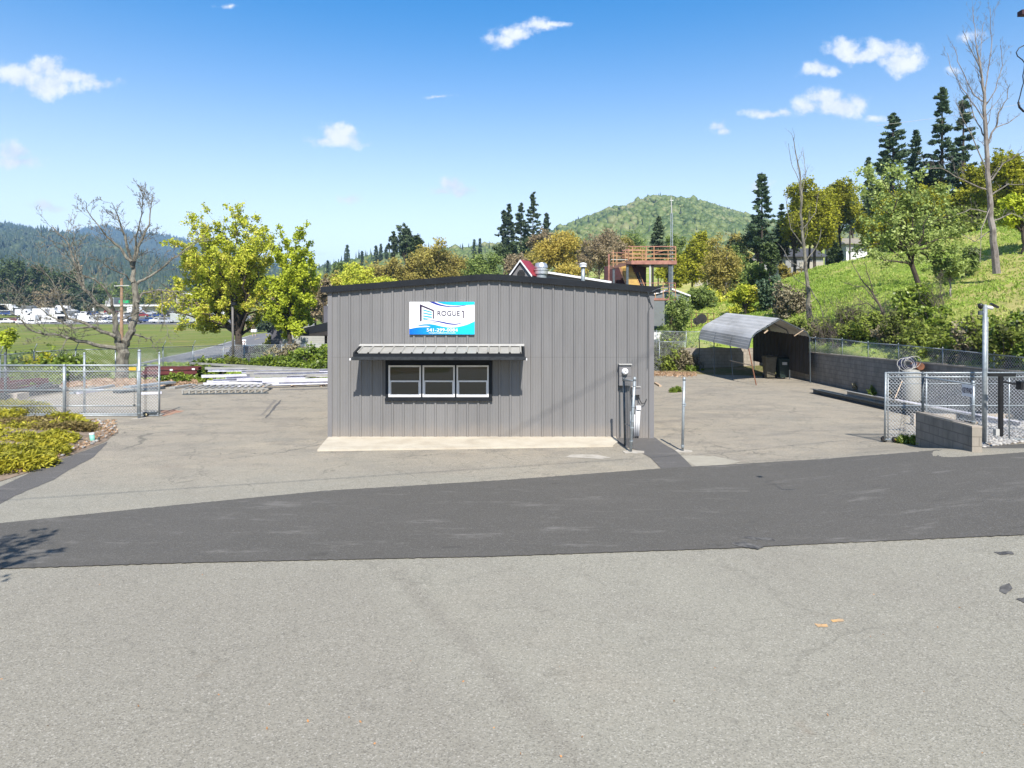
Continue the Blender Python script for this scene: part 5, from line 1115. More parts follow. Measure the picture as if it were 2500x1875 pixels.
mb = MB(); zt = b.z; ap_ = P(0, 655, 120).z; V_ = [(cxg-hw-.4,119,zt),(cxg+hw+.4,119,zt),(cxg+hw+.4,121.5,zt),(cxg-hw-.4,121.5,zt),(cxg,120.2,ap_)]; mb.add(V_, [(0,1,4),(1,2,4),(2,3,4),(3,0,4),(3,2,1,0)]); mb.build('roof', M['cedar'], GZ_)
for sx in (-1, 1):
    for y in (119.2, 121.3):
        mb = MB(); mb.box(cxg+sx*hw-.1, cxg+sx*hw+.1, y-.1, y+.1, a.z-1.5, zt); mb.build('post', M['cedar'], GZ_)
mb = MB(); mb.box(cxg-hw-.8, cxg+hw+.8, 118.9, 119, a.z-1, a.z+1.1); mb.build('wall', M['siding2'], GZ_)

# ------------------------------------------------------------ left: neighbour building, store, cars
NB = thing('neighbour_building', 'pale stucco building left of the office in dappled shade', 'building', P(730, 870, 68))
w_ = lambda px, py, Y=68: P(px, py, Y)
M['stucco'] = mt('pale stucco', (.40,.40,.37), (.32,.32,.30), .5, .9); M['stuccod'] = mt('dark grey stucco', (.10,.10,.12), (.08,.08,.09), .5, .9)
a, b = w_(690, 874), w_(830, 874); mb = MB(); mb.box(a.x, b.x, 68, 80, -1, w_(0, 797).z); mb.build('wall', M['stucco'], NB)
a2 = w_(658, 874); mb = MB(); mb.box(a2.x, a.x-.01, 68.3, 80, -1, w_(0, 798).z); mb.build('side_wing', M['stuccod'], NB)
mb = MB(); mb.box(w_(770,0).x, w_(840,0).x, 71, 78, 2, w_(0, 747, 71).z); mb.build('upper_wall', M['stuccod'], NB); mb = MB(); mb.box(w_(788,0).x, w_(840,0).x, 70.9, 70.99, w_(0,775,71).z, w_(0,752,71).z); mb.box(w_(780,0).x, w_(840,0).x, 70.7, 78.3, w_(0,747,71).z, w_(0,743,71).z); mb.build('parapet', M['siding'], NB)
CN = thing('dark_canopy', 'dark sloping canopy roof left of the office', 'canopy', P(780, 870, 58))
mb = MB(); k = lambda px, py: P(px, py, 58); mb.prism([k(724,805), k(727,819), k(842,800), k(842,776)], (0, 7, 0)); mb.build('roof', M['trim'], CN)
mb = MB(); mb.face([k(727,820), k(842,820), k(842,801)]); mb.prism([k(727,820.3), k(842,820.3), k(842,818)], (0,.05,0)); mb.build('soffit', M['cpdark'], CN)
for px in (795, 830):
    mb = MB(); p = P(px, 0, 62); mb.box(p.x-.1, p.x+.1, 62, 62.2, -.6, 1.9); mb.build('post', M['darkmaroon'], CN)
ST = thing('store_building', 'long beige store with a green roof sign beyond the field', 'store', P(320, 765, 285))
s2 = lambda px, py, dy=0: P(px, py, 285+dy)
mb = MB(); mb.box(s2(215,0).x, s2(402,0).x, 285, 320, 2, s2(0,748).z); mb.build('wall', M['siding2'], ST)
mb = MB(); mb.box(s2(210,0).x, s2(404,0).x, 283, 285, s2(0,748).z, s2(0,744).z); mb.box(s2(233,0).x, s2(237,0).x, 283, 284.5, 4, s2(0,748).z); mb.build('eave', M['white'], ST)
mb = MB(); mb.box(s2(273,0).x, s2(297,0).x, 290, 291, s2(0,740,5).z, s2(0,733,5).z); mb.build('green_sign', mt('sign green', (.02,.36,.12), (.02,.30,.1), 1, .5), ST)
mb = MB(); mb.box(s2(236,0).x, s2(262,0).x, 291, 300, s2(0,743).z, s2(0,734,6).z); mb.box(s2(252,0).x, s2(264,0).x, 289, 295, s2(0,744).z, s2(0,726,6).z); mb.build('rooftop_unit', M['siding'], ST)
ST2 = thing('store_building', 'low brown roofed shop right of the beige store', 'store', P(470, 765, 285))
mb = MB(); mb.box(s2(435,0).x, s2(475,0).x, 285, 300, 2, s2(0,748).z); mb.build('wall', M['stuccod'], ST2)
mb = MB(); mb.prism([s2(425,749), s2(484,749), s2(470,736), s2(440,736)], (0, 15, 0)); mb.build('roof', mt('brown shingles', (.28,.18,.11), (.2,.13,.09), .3, .9), ST2)
for k_, (x0_, x1_, y0_, y1_, lb) in enumerate(((430, 482, 718, 731, 'long white roofed building high behind the yellow green tree'), (545, 590, 728, 736, 'second white roofed building behind the yellow green tree'), (495, 530, 738, 760, 'pale tan warehouse behind the yellow green tree'), (640, 700, 745, 766, 'white warehouse beyond the road behind the bright green tree'))):
    t = thing('distant_building', lb, 'building', P((x0_+x1_)/2, y1_, 330)); a = P(x0_, y1_, 330); b = P(x1_, y0_, 330)
    mb = MB(); mb.box(a.x, b.x, 330, 345, 3, b.z-.9); mb.build('wall', M['siding2'], t); mb = MB(); mb.prism([(a.x-.6,329,b.z-.9),(b.x+.6,329,b.z-.9),((a.x+b.x)/2,329,b.z+.6)], (0,17,0)); mb.build('roof', M['white'], t)
CT = thing('container_fence', 'long white corrugated fence at the far edge of the field', 'fence', P(475, 788, 232))
mb = MB(); n = 70; a = P(416, 788, 232); b = P(536, 788, 232); zt = P(0, 764, 232).z
for i in range(n):
    x0_ = a.x+(b.x-a.x)*i/n; x1_ = a.x+(b.x-a.x)*(i+1)/n; xm = (x0_+x1_)/2; mb.face([(x0_, 232, 0), (xm, 231.7, 0), (xm, 231.7, zt), (x0_, 232, zt)]); mb.face([(xm, 231.7, 0), (x1_, 232, 0), (x1_, 232, zt), (xm, 231.7, zt)])
mb.build('panel', mt('white corrugated', (.62,.66,.64), (.5,.52,.5), .4, .5), CT); mb = MB(); mb.box(a.x, b.x, 230.6, 230.9, .8, P(0,786,231).z); mb.build('base_rail', M['gutter'], CT)
M['carglass'] = mt('car glass', (.02,.025,.03), (.015,.018,.02), 1, .1)
def carmat(n, c): return mt('car paint '+n, c, tuple(v*.9 for v in c), 1, .25, spec=.6)
PAINT = [('white', (.72,.72,.72)), ('silver', (.40,.42,.44)), ('black', (.02,.02,.024)), ('dark blue', (.02,.05,.17)), ('dark red', (.20,.02,.025)), ('grey', (.13,.14,.15))]
PM = {n: carmat(n, c) for n, c in PAINT}
def car(name, label, cat, loc, rot, paint, kind='suv', group=None):
    t = thing(name, label, cat, (0, 0, 0), group)
    L = 4.6; W = .92
    pf = {'suv': [(-2.3,.35),(-2.3,.95),(-2.2,1.05),(-1.95,1.62),(.45,1.66),(1.1,1.12),(2.1,.98),(2.3,.8),(2.3,.35)],
          'sedan': [(-2.3,.3),(-2.3,.85),(-2.1,.95),(-1.45,1.0),(-.9,1.4),(.35,1.42),(1.0,1.0),(2.1,.85),(2.3,.65),(2.3,.3)],
          'pickup': [(-2.7,.45),(-2.7,1.05),(-.75,1.05),(-.65,1.7),(.55,1.72),(1.1,1.2),(2.4,1.08),(2.55,.9),(2.55,.45)],
          'van': [(-2.9,.4),(-2.9,2.5),(1.2,2.55),(1.6,2.3),(2.1,1.3),(2.6,1.15),(2.7,.9),(2.7,.4)],
          'box': [(-3.6,.6),(-3.6,3.1),(1.3,3.1),(1.3,2.1),(2.0,2.05),(2.5,1.3),(3.0,1.15),(3.0,.5)]}[kind]
    mb = MB(); mb.prism([(x, -W, z) for x, z in pf], (0, 2*W, 0)); body = mb.build('body', PM[paint], t)
    mb = MB()
    wn = {'suv': [(-1.9,1.08,1.52,.4,.9)], 'sedan': [(-1.2,.95,1.33,.3,.8)], 'pickup': [(-.58,1.15,1.6,.5,.9)], 'van': [(.9,1.35,2.1,1.4,1.9)], 'box': [(1.4,1.3,1.9,1.85,2.3)]}[kind]
    for xl, zb_, zt_, xr_, xr2 in wn:
        for s in (-1, 1): mb.prism([(xl+.12, s*(W+.004), zt_), (xl, s*(W+.004), zb_), (xr2, s*(W+.004), zb_), (xr_, s*(W+.004), zt_)], (0, s*.01, 0))
    if kind in ('suv', 'sedan'):
        mb.face([(-2.21,-.75,1.1),(-2.21,.75,1.1),(-2.02,.7,1.5),(-2.02,-.7,1.5)]) if kind == 'suv' else None
        z0, z1, xa_, xb_ = (1.17, 1.6, 1.08, .55) if kind == 'suv' else (1.03, 1.38, .99, .42); mb.face([(xa_+.0,-.75,z0),(xa_+.0,.75,z0),(xb_+.02,.7,z1),(xb_+.02,-.7,z1)])
    mb.build('window_glass', M['carglass'], t)
    xw = {'suv': 1.4, 'sedan': 1.4, 'pickup': 1.6, 'van': 1.8, 'box': 2.0}[kind]
    for x in (-xw, xw):
        for s in (-1, 1):
            mb = MB(); mb.tube([(x, s*(W-.15), .34), (x, s*(W+.02), .34)], .34, 14); wh = mb.build('wheel', M['rubber'], t); mb = MB(); mb.tube([(x, s*(W+.02), .34), (x, s*(W+.03), .34)], .19, 10); mb.build('rim', M['galvwire'], wh)
    mb = MB(); xf = pf[-1][0]
    for s in (-1, 1): mb.box(xf-.06, xf+.01, s*.7-.16, s*.7+.16, .62, .78)
    mb.build('headlight', M['white'], t)
    t.location = loc; t.rotation_euler = (0, 0, rot); return t
CARS = [  # px, py of the ground contact, distance, kind, paint, rot deg, label
 (18,790,230,'pickup','white',0,'white pickup leftmost in the far car lot'),(37,788,231,'suv','dark red',8,'dark red car beside the leftmost white pickup'),
 (64,792,229,'box','white',180,'white box truck near the left of the far lot'),(86,792,229,'suv','white',5,'white car right of the white box truck'),
 (20,770,252,'suv','dark blue',5,'blue car in the back row at the far left'),(36,770,252,'suv','grey',175,'grey car in the back row beside the blue one'),
 (60,772,250,'van','white',0,'white van in the back row'),(92,774,250,'box','white',180,'white box truck in the back row'),
 (128,772,252,'box','white',0,'second white box truck in the back row behind a dark car'),(152,775,244,'suv','black',0,'black car before the white box trucks'),(112,789,232,'van','white',180,'white van in the front row beside the bare tree'),
 (140,790,231,'box','white',180,'white box truck in the front row near the bare tree trunk'),(165,790,231,'van','white',0,'white van at the end of the front row of trucks'),
 (198,782,236,'sedan','silver',0,'silver sedan left of the beige store'),(231,771,246,'suv','dark blue',0,'bright blue car in front of the beige store'),(252,776,241,'suv','white',0,'white car in front of the beige store'),
 (230,787,232,'suv','grey',0,'grey car in the front row below the blue one'),(263,786,232,'sedan','dark blue',180,'dark blue sedan behind the bare tree trunk'),
 (308,786,233,'sedan','white',0,'white sedan just right of the utility pole'),(320,774,244,'suv','grey',0,'grey car behind the white sedan'),(347,774,243,'suv','dark red',10,'dark red car behind the bare tree'),
 (362,787,231,'pickup','dark blue',0,'dark blue pickup before the white truck'),(385,788,230,'pickup','white',180,'white pickup near the right end of the lot'),(400,772,245,'suv','black',0,'black car near the shop'),
 (404,788,230,'suv','silver',15,'silver car at the right end of the front row'),(180,775,248,'van','grey',0,'grey van in the back row'),(290,775,243,'suv','white',5,'white car in the back row right of the utility pole'),
 (8,760,262,'van','white',0,'white van in the rearmost row at the far left'),(26,762,262,'box','white',0,'white box truck in the rearmost row at the far left'),(50,762,262,'suv','silver',0,'silver car in the rearmost row'),(75,762,262,'van','grey',0,'grey van in the rearmost row'),(150,762,262,'van','white',180,'white van in the rearmost row behind the black car'),(172,763,262,'suv','white',0,'white car in the rearmost row right of the vans'),(205,772,246,'pickup','white',0,'white pickup left of the bright blue car'),(214,788,231,'van','white',0,'white van in the front row left of the bare tree trunk'),(247,789,230,'sedan','white',0,'white sedan in the front row left of the trunk'),(280,789,230,'suv','silver',0,'silver car just left of the utility pole'),(272,766,254,'suv','dark red',0,'dark red car below the green sign'),(330,789,230,'suv','black',0,'black car right of the white sedan'),(332,766,254,'van','white',0,'white van before the beige store wall'),(366,770,250,'pickup','silver',0,'silver pickup before the beige store'),(384,774,244,'sedan','dark blue',0,'dark blue sedan near the shop'),(418,772,246,'suv','white',0,'white car left of the corrugated fence'),(6,788,231,'suv','black',0,'black car at the left edge of the front row'),
 (540,770,246,'van','white',0,'white van at the right end of the corrugated fence')]
for px, py, Y, kind, paint, rot, lb in CARS:
    p = P(px, py, Y); car('parked_car' if kind in ('suv', 'sedan') else ('pickup_truck' if kind == 'pickup' else ('delivery_van' if kind == 'van' else 'box_truck')), lb, {'suv':'car','sedan':'car','pickup':'pickup','van':'van','box':'truck'}[kind], (p.x, p.y, p.z), R(rot), paint, kind, 'vehicles parked beyond the field')
p = P(598, 880, 61); car('parked_car', 'dark blue car seen end on behind the back fence', 'car', (p.x, p.y, H(p.x, p.y)), R(95), 'black', 'sedan')
p = P(1650, 838, 49); car('pickup_truck', 'white pickup parked in front of the grey shed', 'pickup', (9.4, 50, H(9.4, 50)+.3), R(175), 'white', 'pickup')
vs = [Vector((-185+105*i/20, 225+40*j/8, H(-185+105*i/20, 225+40*j/8)+.06)) for j in range(9) for i in range(21)]
tag(npmesh('car_park', np.array([tuple(v) for v in vs]), np.array([(j*21+i, j*21+i+1, (j+1)*21+i+1, (j+1)*21+i) for j in range(8) for i in range(20)]), M['farroad'], None), 'grey paved car lot at the far edge of the field', 'parking lot', kind='structure')
# utility pole, lights, mail boxes, wires
UP = thing('utility_pole', 'brown wooden utility pole behind the bare tree', 'utility pole', P(297, 826, 120))
mb = MB(); mb.tube([P(297, 835, 120), P(297, 680, 120)], [.3, .22], 10); mb.build('pole', mt('weathered pole wood', (.36,.22,.14), (.22,.14,.09), 2, .9), UP); mb = MB(); mb.bar(P(279, 698, 119.7), P(316, 697, 119.7), .15, .15); mb.build('cross_arm', M['awnflash'], UP)
LP = thing('light_pole', 'slim brown light pole in front of the yellow green tree', 'light pole', P(569, 889, 52))
mb = MB(); mb.tube([P(569.5, 893, 52), P(567.5, 741, 52)], [.095, .08], 10); mb.build('pole', mt('bronze pole', (.16,.145,.13), (.12,.11,.10), 3, .6), LP, True)
mb = MB(); mb.box(P(566,0,52).x, P(577,0,52).x, 51.8, 52.2, P(0,745,52).z, P(0,738,52).z); mb.build('lamp_head', M['trim'], LP)
for px, lb in ((617, 'left white roadside mailbox'), (624, 'right white roadside mailbox')):
    t = thing('mailbox', lb+' across the far road', 'mailbox', P(px, 820, 122)); c = P(px, 808, 122)
    mb = MB(); mb.box(c.x-.22, c.x+.22, c.y-.3, c.y+.3, c.z-.2, c.z+.15); mb.tube([c+Vector((-.22,0,.15)), c+Vector((.22,0,.15))], .16, 8); mb.build('box', M['white'], t)
    mb = MB(); mb.box(c.x-.05, c.x+.05, c.y-.05, c.y+.05, c.z-1.6, c.z-.2); mb.build('post', M['cedar'], t)
t = thing('street_sign', 'small pale sign with red discs beside the far road', 'sign', P(594, 860, 80)); c = P(594, 836, 80)
mb = MB(); mb.box(c.x-.3, c.x+.3, c.y, c.y+.03, c.z-.4, c.z+.35); mb.build('board', M['signwhite'], t)
for dx, dz in ((-.13,.1),(.12,.1),(-.13,-.18),(.12,-.18)):
    mb = MB(); mb.tube([c+Vector((dx,-.02,dz)), c+Vector((dx,-.005,dz))], .09, 10); mb.build('red_disc', M['redsalmon'], t)
mb = MB(); mb.tube([c+Vector((0,.04,-2.2)), c+Vector((0,.04,-.2))], .04, 6); mb.build('post', M['galv'], t)
def wire(label, a, b, sag, r=.012, mat='galvdark', name='overhead_wire'):
    a = Vector(a); b = Vector(b); n = 24; mb = MB(); mb.tube([a.lerp(b, i/n)-Vector((0, 0, sag*4*(i/n)*(1-i/n))) for i in range(n+1)], r, 5, False); return solo(mb, name, M[mat], label, 'wire')
off = TS/1.09*9
A_, B_ = G(1200, 1143), G(2000, 1081); dd = (B_-A_)
wire('thin power line passing over the dark road', A_-dd*1.8+off, B_+dd*1.2+off, .0, .011)
wa, wb = Vector((-.06, BY, .12)), Vector((4.0, BY, 2.45)); s12 = TS*12; wd = wb-wa
mb = MB(); mb.tube([wa+s12-wd*.3, wa+s12, wb+s12, wb+s12+Vector((1.2,-.8,1.6)), Vector((11,-4,30))], .011, 6, False); solo(mb, 'overhead_cable', M['galvdark'], 'unseen cable above the lot, shaped for its shadow on the front wall', 'wire')  # out of view; casts the diagonal wall shadow, far end bent up to lose its shadow
wire('white power line crossing the pines on the right', P(2140, 306, 40), P(2600, 232, 40), .15, .009, 'awnflash')
wire('thin wire over the field left of the light pole', P(-50, 716, 118), P(760, 720, 118), .2, .03)
wire('thin wire running over the parked cars', P(-50, 736, 118), P(560, 722, 118), .2, .025)
mb = MB(); Yc = 8.0; cpt = [(2530,108),(2500,111),(2488,117),(2481,128),(2484,137),(2496,146),(2502,155),(2500,172),(2497,185),(2499,202),(2494,218),(2490,236),(2486,249),(2489,262),(2499,272),(2530,276)]
mb.tube([P(x, y, Yc) for x, y in cpt], .006, 8, False); mb.tube([P(2486,249,Yc), P(2489,262,Yc), P(2499,272,Yc), P(2530,276,Yc)], .012, 8); solo(mb, 'hanging_cable', M['black'], 'looped black cable hanging at the right edge of the view', 'cable', None, True)
mb = MB(); c = P(2503, 28, Yc); mb.box(c.x-.035, c.x+.06, c.y, c.y+.08, c.z-.03, c.z+.025); solo(mb, 'cable_clamp', M['darkmaroon'], 'small dark clamp above the hanging cable', 'clamp')

# ------------------------------------------------------------ left yard: gate, fence, steel
GL = thing('rolling_gate', 'long chain link sliding gate on the left side of the lot', 'gate', (-16, 23.5, 0)); Yg = 23.45
g_ = lambda px, py: P(px, py, Yg); xl = g_(-140, 0).x; xr = g_(388, 0).x
for py, r, x2 in ((892, .03, 388), (906.5, .018, 338), (952.6, .02, 388), (991, .018, 338), (1011, .022, 388), (1014.5, .022, 388)):
    mb = MB(); mb.tube([(xl, Yg, g_(0, py).z), (g_(x2, 0).x, Yg, g_(0, py).z)], r, 8); mb.build('rail', M['galv'], GL, True)
for px, t_, b_ in ((388, 892, 1013), (336, 892, 1013), (160, 892, 1013), (-60, 892, 1013)):
    mb = MB(); mb.tube([g_(px, b_), g_(px, t_)], .022, 8); mb.build('upright', M['galv'], GL, True)
mb = MB(); chainlink(mb, (xl, Yg+.02), (xr, Yg+.02), g_(0, 1012).z, g_(0, 890).z, g_(0, 1012).z, g_(0, 890).z, .075, .0042); mb.build('chain_link_mesh', M['galvwire'], GL)
for px in (359, 372):
    c = g_(px, 1018.5); mb = MB(); c.z = .078; mb.tube([c+Vector((0, -.08+.16*(px > 365), 0)), c+Vector((0, -.02+.16*(px > 365), 0))], .075, 16); wh = mb.build('wheel', M['rubber'], GL)
    mb = MB(); y_ = c.y-.085+.16*(px > 365); mb.tube([(c.x, y_, c.z), (c.x, y_+.004, c.z)], .042, 12); mb.tube([(c.x, y_-.01, c.z), (c.x, y_+.004, c.z)], .015, 8); mb.build('hub', mt('cream hub', (.6,.52,.3), (.5,.42,.25), 3, .5), wh)
mb = MB(); mb.bar((g_(350, 0).x, Yg, .12), (g_(384, 0).x, Yg, .14), .12, .05); mb.build('carriage', M['galvdark'], GL)
mb = MB(); c = g_(325, 900); mb.box(c.x-.12, c.x+.12, Yg-.045, Yg-.035, g_(0, 904).z, g_(0, 896.5).z); mb.build('yellow_plate', mt('yellow plate', (.68,.40,.04), (.55,.33,.04), 6, .5), GL)
for i, (px, pyt, pyb, r, lb) in enumerate(((340, 856, 1022, .05, 'thick gate post right of the yellow plate'), (157, 892, 1019, .045, 'gate post at the corner of the juniper bed'), (206, 863, 1012, .035, 'slim gate post behind the sliding gate'), (13, 863, 1010, .04, 'dark gate post at the left edge'), (389, 862, 1012, .03, 'slim end post at the right end of the sliding gate'))):
    b_ = G(px, pyb); tpt = P(px, pyt, b_.y)
    t = thing('gate_post', lb, 'post', b_, 'posts of the left sliding gate'); mb = MB(); post(mb, b_.x, b_.y, 0, tpt.z, r); bands(mb, b_.x, b_.y, 0, b_.x, b_.y, tpt.z, r, (.08, .2, .55, .7)); mb.build('pole', M['galv'] if i != 3 else M['galvdark'], t, True)
    mb = MB(); mb.prism([(b_.x-.2, b_.y-.15, .003), (b_.x+.15, b_.y-.18, .003), (b_.x+.2, b_.y+.1, .003), (b_.x-.1, b_.y+.15, .003)], (0, 0, .012)); mb.build('footing', M['residue'], t)
mb = MB(); c = g_(330, 965)
for k in range(9):
    a = 0 if k % 2 else math.pi/2; p = c+Vector((0, -.06, .22-.055*k)); mb.tube([p+Vector((.012*math.cos(q)*math.cos(a), .012*math.cos(q)*math.sin(a), .03*math.sin(q))) for q in [i*.785 for i in range(9)]], .004, 4, False)
mb.tube([c+Vector((0,-.06,-.30)), c+Vector((0,-.06,-.36))], .03, 8); solo(mb, 'hanging_chain', M['galvdark'], 'chain with a padlock hanging beside the yellow plate', 'chain')
# barbed perimeter fence
FP = [(-30, 870, 31.5), (0, 866, 33), (83, 858, 36), (185, 853, 38.5), (282, 851, 40), (398, 847, 46), (471, 845, 51), (545, 842, 55), (596, 842, 55.3), (688, 841, 56), (745, 840, 56.4), (802, 838.5, 57), (870, 838, 58)]
pts = []; hts = []
for px, py, Y in FP: p = P(px, py, Y); pts.append((p.x, p.y, H(p.x, p.y))); hts.append(p.z)
FF = rowfence('chain_link_fence', 'long perimeter chain link fence with slanted arms along the back left', pts, hts, .035, .10, 'galvwire', .024, (.25, -.12, .42), .0048)
for k in range(3):
    mb = MB()
    for (a, ha), (b, hb) in zip(list(zip(pts, hts))[:-1], list(zip(pts, hts))[1:]):
        o = Vector((.25, -.12, .42))*((k+1)/3); mb.tube([Vector((a[0], a[1], ha))+o, Vector((b[0], b[1], hb))+o], .006, 3, False)
    mb.build('barbed_wire', M['galvdark'], FF)
rs = random.Random(11)
def chan(name, label, a, b, w, h, mat, group):
    mb = MB(); cchan(mb, a, b, w, h, .012, rs.choice((-1, 1))); return solo(mb, name, M[mat], label, 'steel beam', group)
# red oxide stacks
for k in range(12):
    lay_, j = divmod(k, 4); px0, px1 = ((343+rs.uniform(-6, 10), 478) if lay_ < 2 else (353+rs.uniform(0, 8), 490)); Y = 37.6+j*.22
    z = .12+lay_*.16+(.06 if lay_ == 2 else 0); a = P(px0, 0, Y); b = P(px1+rs.uniform(-8, 4), 0, Y+.3)
    chan('red_purlin', 'dark red steel purlin bundled in the stack beyond the left gate', (a.x, a.y, z), (b.x, b.y, z), .18, .15, 'maroon', 'red purlins in the stack beyond the gate')
for px, py in ((418, 903), (472, 901)):
    mb = MB(); c = P(px, py, 37.45); mb.box(c.x-.08, c.x+.08, c.y, c.y+.01, c.z-.045, c.z+.045); solo(mb, 'stack_label', M['signwhite'], 'white tag on the red steel stack, %s one' % ('left' if px < 440 else 'right'), 'tag')
for k in range(9):
    lay_, j = divmod(k, 3); a = G(-40+20*lay_+j*6, 950+j*10); b = G(92+rs.uniform(0, 60)-lay_*20, 940+j*9); z = .05+lay_*.16
    chan('red_purlin', 'dark red steel purlin lying behind the gate at the left edge', (a.x, a.y, z), (b.x, b.y, z), .18, .15, 'maroon', 'red purlins at the left edge behind the gate')
for k in range(4):
    a = G(-30+k*20, 985-k*4); b = G(152-k*8, 958-k*3); chan('dark_beam', 'long dark steel beam on the asphalt behind the gate', (a.x, a.y, .05+.1*(k % 2)), (b.x, b.y, .05+.1*(k % 2)), .15, .18, 'galvdark', 'dark beams behind the gate')
a = G(40, 994); b = G(100, 985); mb = MB(); mb.bar(a+Vector((0,0,.06)), b+Vector((0,0,.06)), .5, .1); solo(mb, 'steel_plate', M['galv'], 'bluish steel plate at the edge of the juniper bed', 'steel plate')
mb = MB(); a = G(5, 977); mb.box(a.x, a.x+.62, a.y, a.y+.7, 0, .26); solo(mb, 'concrete_cube', M['cap'], 'pale concrete block behind the gate at the left edge', 'concrete block')
for k, (x0_, y0_, x1_, y1_, w, m, lb) in enumerate(((175, 963, 275, 944, .22, 'galv', 'silver channel lying diagonally behind the gate'), (190, 963, 250, 955, .15, 'whitesteel', 'short white strip beside the silver channel'), (285, 961, 395, 949, .5, 'galvdark', 'dark bundle of sheet steel behind the gate'), (310, 955, 420, 942, .5, 'galv', 'galvanised sheets stacked on the dark bundle'), (345, 964, 395, 962, .2, 'whitesteel', 'white sheet strip in front of the galvanised stack'), (420, 950, 472, 942, .3, 'awn', 'grey flat steel left of the lattice girder'))):
    a = G(x0_, y0_); b = G(x1_, y1_); mb = MB(); z = .06+(.12 if k == 3 else 0); mb.bar(a+Vector((0,0,z)), b+Vector((0,0,z)), w, .09); solo(mb, 'steel_sheet', M[m], lb, 'sheet steel')
# white purlin pile
defs = [(463,886,760,902,.35,'awn'),(500,898,690,900,.5,'awn'),(508,903,670,902,.42,'whitesteel'),(590,907,800,903,.5,'whitesteel'),(492,918,710,913,.35,'whitesteel'),(620,913,850,908,.45,'whitesteel'),(551,922,622,919,.3,'whitesteel'),
        (578,926,745,924,.28,'whitesteel'),(700,920,850,913,.35,'whitesteel'),(505,932,586,930,.12,'whitesteel'),(496,937,850,929,.10,'whitesteel'),(590,938,850,932,.12,'whitesteel'),(640,930,850,924,.26,'whitesteel'),(560,933,760,929,.14,'awn'),(610,917,800,915,.4,'awn'),(680,935,860,931,.25,'whitesteel'),(520,928,700,923,.2,'whitesteel'),(600,910,780,906,.48,'awn'),(750,905,860,900,.45,'awn'),(505,940,640,938,.02,'whitesteel')]
for k, (x0_, y0_, x1_, y1_, z, m) in enumerate(defs):
    a = G(x0_, y0_, z+.1); b = G(x1_, y1_, z+.1); a.z = b.z = z+.01
    chan('white_purlin' if m == 'whitesteel' else 'grey_purlin', 'white steel purlin in the long loose pile left of the office' if m == 'whitesteel' else 'weathered grey purlin in the long loose pile left of the office', a, b, .09, .14, m, 'white purlins in the loose pile' if m == 'whitesteel' else 'grey purlins in the loose pile')
for k, px in enumerate((560, 640, 710, 780)):
    a = G(px, 944); mb = MB(); mb.box(a.x, a.x+.12, a.y, a.y+6, .0, .10); solo(mb, 'timber_bearer', M['cedar'], 'timber bearer under the white purlin pile', 'timber', 'timber bearers under the purlin pile')
PT = thing('lattice_girder', 'low lattice steel girder lying in front of the white purlins', 'girder', G(555, 953))
a, b = G(446, 953, .2), G(655, 950, .2); a2, b2 = G(470, 942, .2), G(665, 940, .2)
for p, q_, z in ((a, b, .03), (a, b, .22), (a2, b2, .03), (a2, b2, .22)):
    mb = MB(); mb.bar((p.x, p.y, z), (q_.x, q_.y, z), .08, .05); mb.build('chord', M['galvdark'] if z < .1 else M['awn'], PT)
for k in range(13):
    t0, t1 = k/13, (k+.7)/13; mb = MB(); p = a.lerp(b, t0); q_ = a2.lerp(b2, t1); mb.bar((p.x, p.y, .235), (q_.x, q_.y, .24), .09, .03); mb.bar((p.x, p.y, .03), (p.x, p.y, .22), .07, .05); mb.build('lacing', M['awn'], PT)
# standpipe in the bed
SPp = thing('standpipe', 'short mint green pipe with a white cap in the planting bed', 'pipe', G(226, 1081)); p = G(227, 1081)
mb = MB(); mb.tube([p-Vector((0,0,.05)), p+Vector((-.03, 0, .22))], .062, 16); mb.build('pipe', mt('mint plastic', (.22,.52,.42), (.18,.44,.36), 3, .5), SPp, True)
mb = MB(); mb.tube([p+Vector((-.03,0,.22)), p+Vector((-.034,0,.27))], .068, 16); mb.build('cap', M['white'], SPp)
mb = MB(); q_ = p+Vector((.11,.05,0)); mb.tube([q_, q_+Vector((.02,0,.14))], .03, 10); solo(mb, 'short_stake', M['galvdark'], 'small dark stub beside the mint green pipe', 'stub')
# ------------------------------------------------------------ vegetation helpers
rg = np.random.default_rng(21); rt = random.Random(21)
def leaves(name, mat, centers, spread, per, size, aspect=1.6, parent=None, flat=0.0, dirs=None, dj=0.6):
    """pointed leaf faces scattered round the centres; dirs orients long leaves (needles)"""
    c = np.asarray(centers, float); n = len(c)*per; c = np.repeat(c, per, 0)
    sp = np.asarray(spread, float); sp = np.repeat(sp, per, 0) if sp.ndim == 2 else sp
    if sp.ndim == 2 and sp.shape[1] == 1: sp = np.repeat(sp, 3, 1)
    p = c+rg.normal(0, 1, (n, 3))*sp*0.55
    a = rg.normal(0, 1, (n, 3)) if dirs is None else np.repeat(np.asarray(dirs, float), per, 0)+rg.normal(0, dj, (n, 3))
    a /= np.linalg.norm(a, axis=1, keepdims=True)+1e-9
    if dirs is None:      # leaves tend to turn their faces up towards the light
        nn = rg.normal(0, 1, (n, 3))*.8+np.array([.08, -.35, .75]); a = np.cross(nn, rg.normal(0, 1, (n, 3))); a /= np.linalg.norm(a, axis=1, keepdims=True)+1e-9; b = np.cross(nn, a)
    else: b = np.cross(a, rg.normal(0, 1, (n, 3)))
    b[:, 2] *= (1-flat); b /= np.linalg.norm(b, axis=1, keepdims=True)+1e-9
    s = size*rg.uniform(.6, 1.35, (n, 1)); a *= s*aspect*.5; b *= s*.5
    v = np.stack([p-a, p+b-a*.1, p+a, p-b-a*.1], 1).reshape(-1, 3)
    return npmesh(name, v, np.arange(n*4).reshape(n, 4), mat, parent)
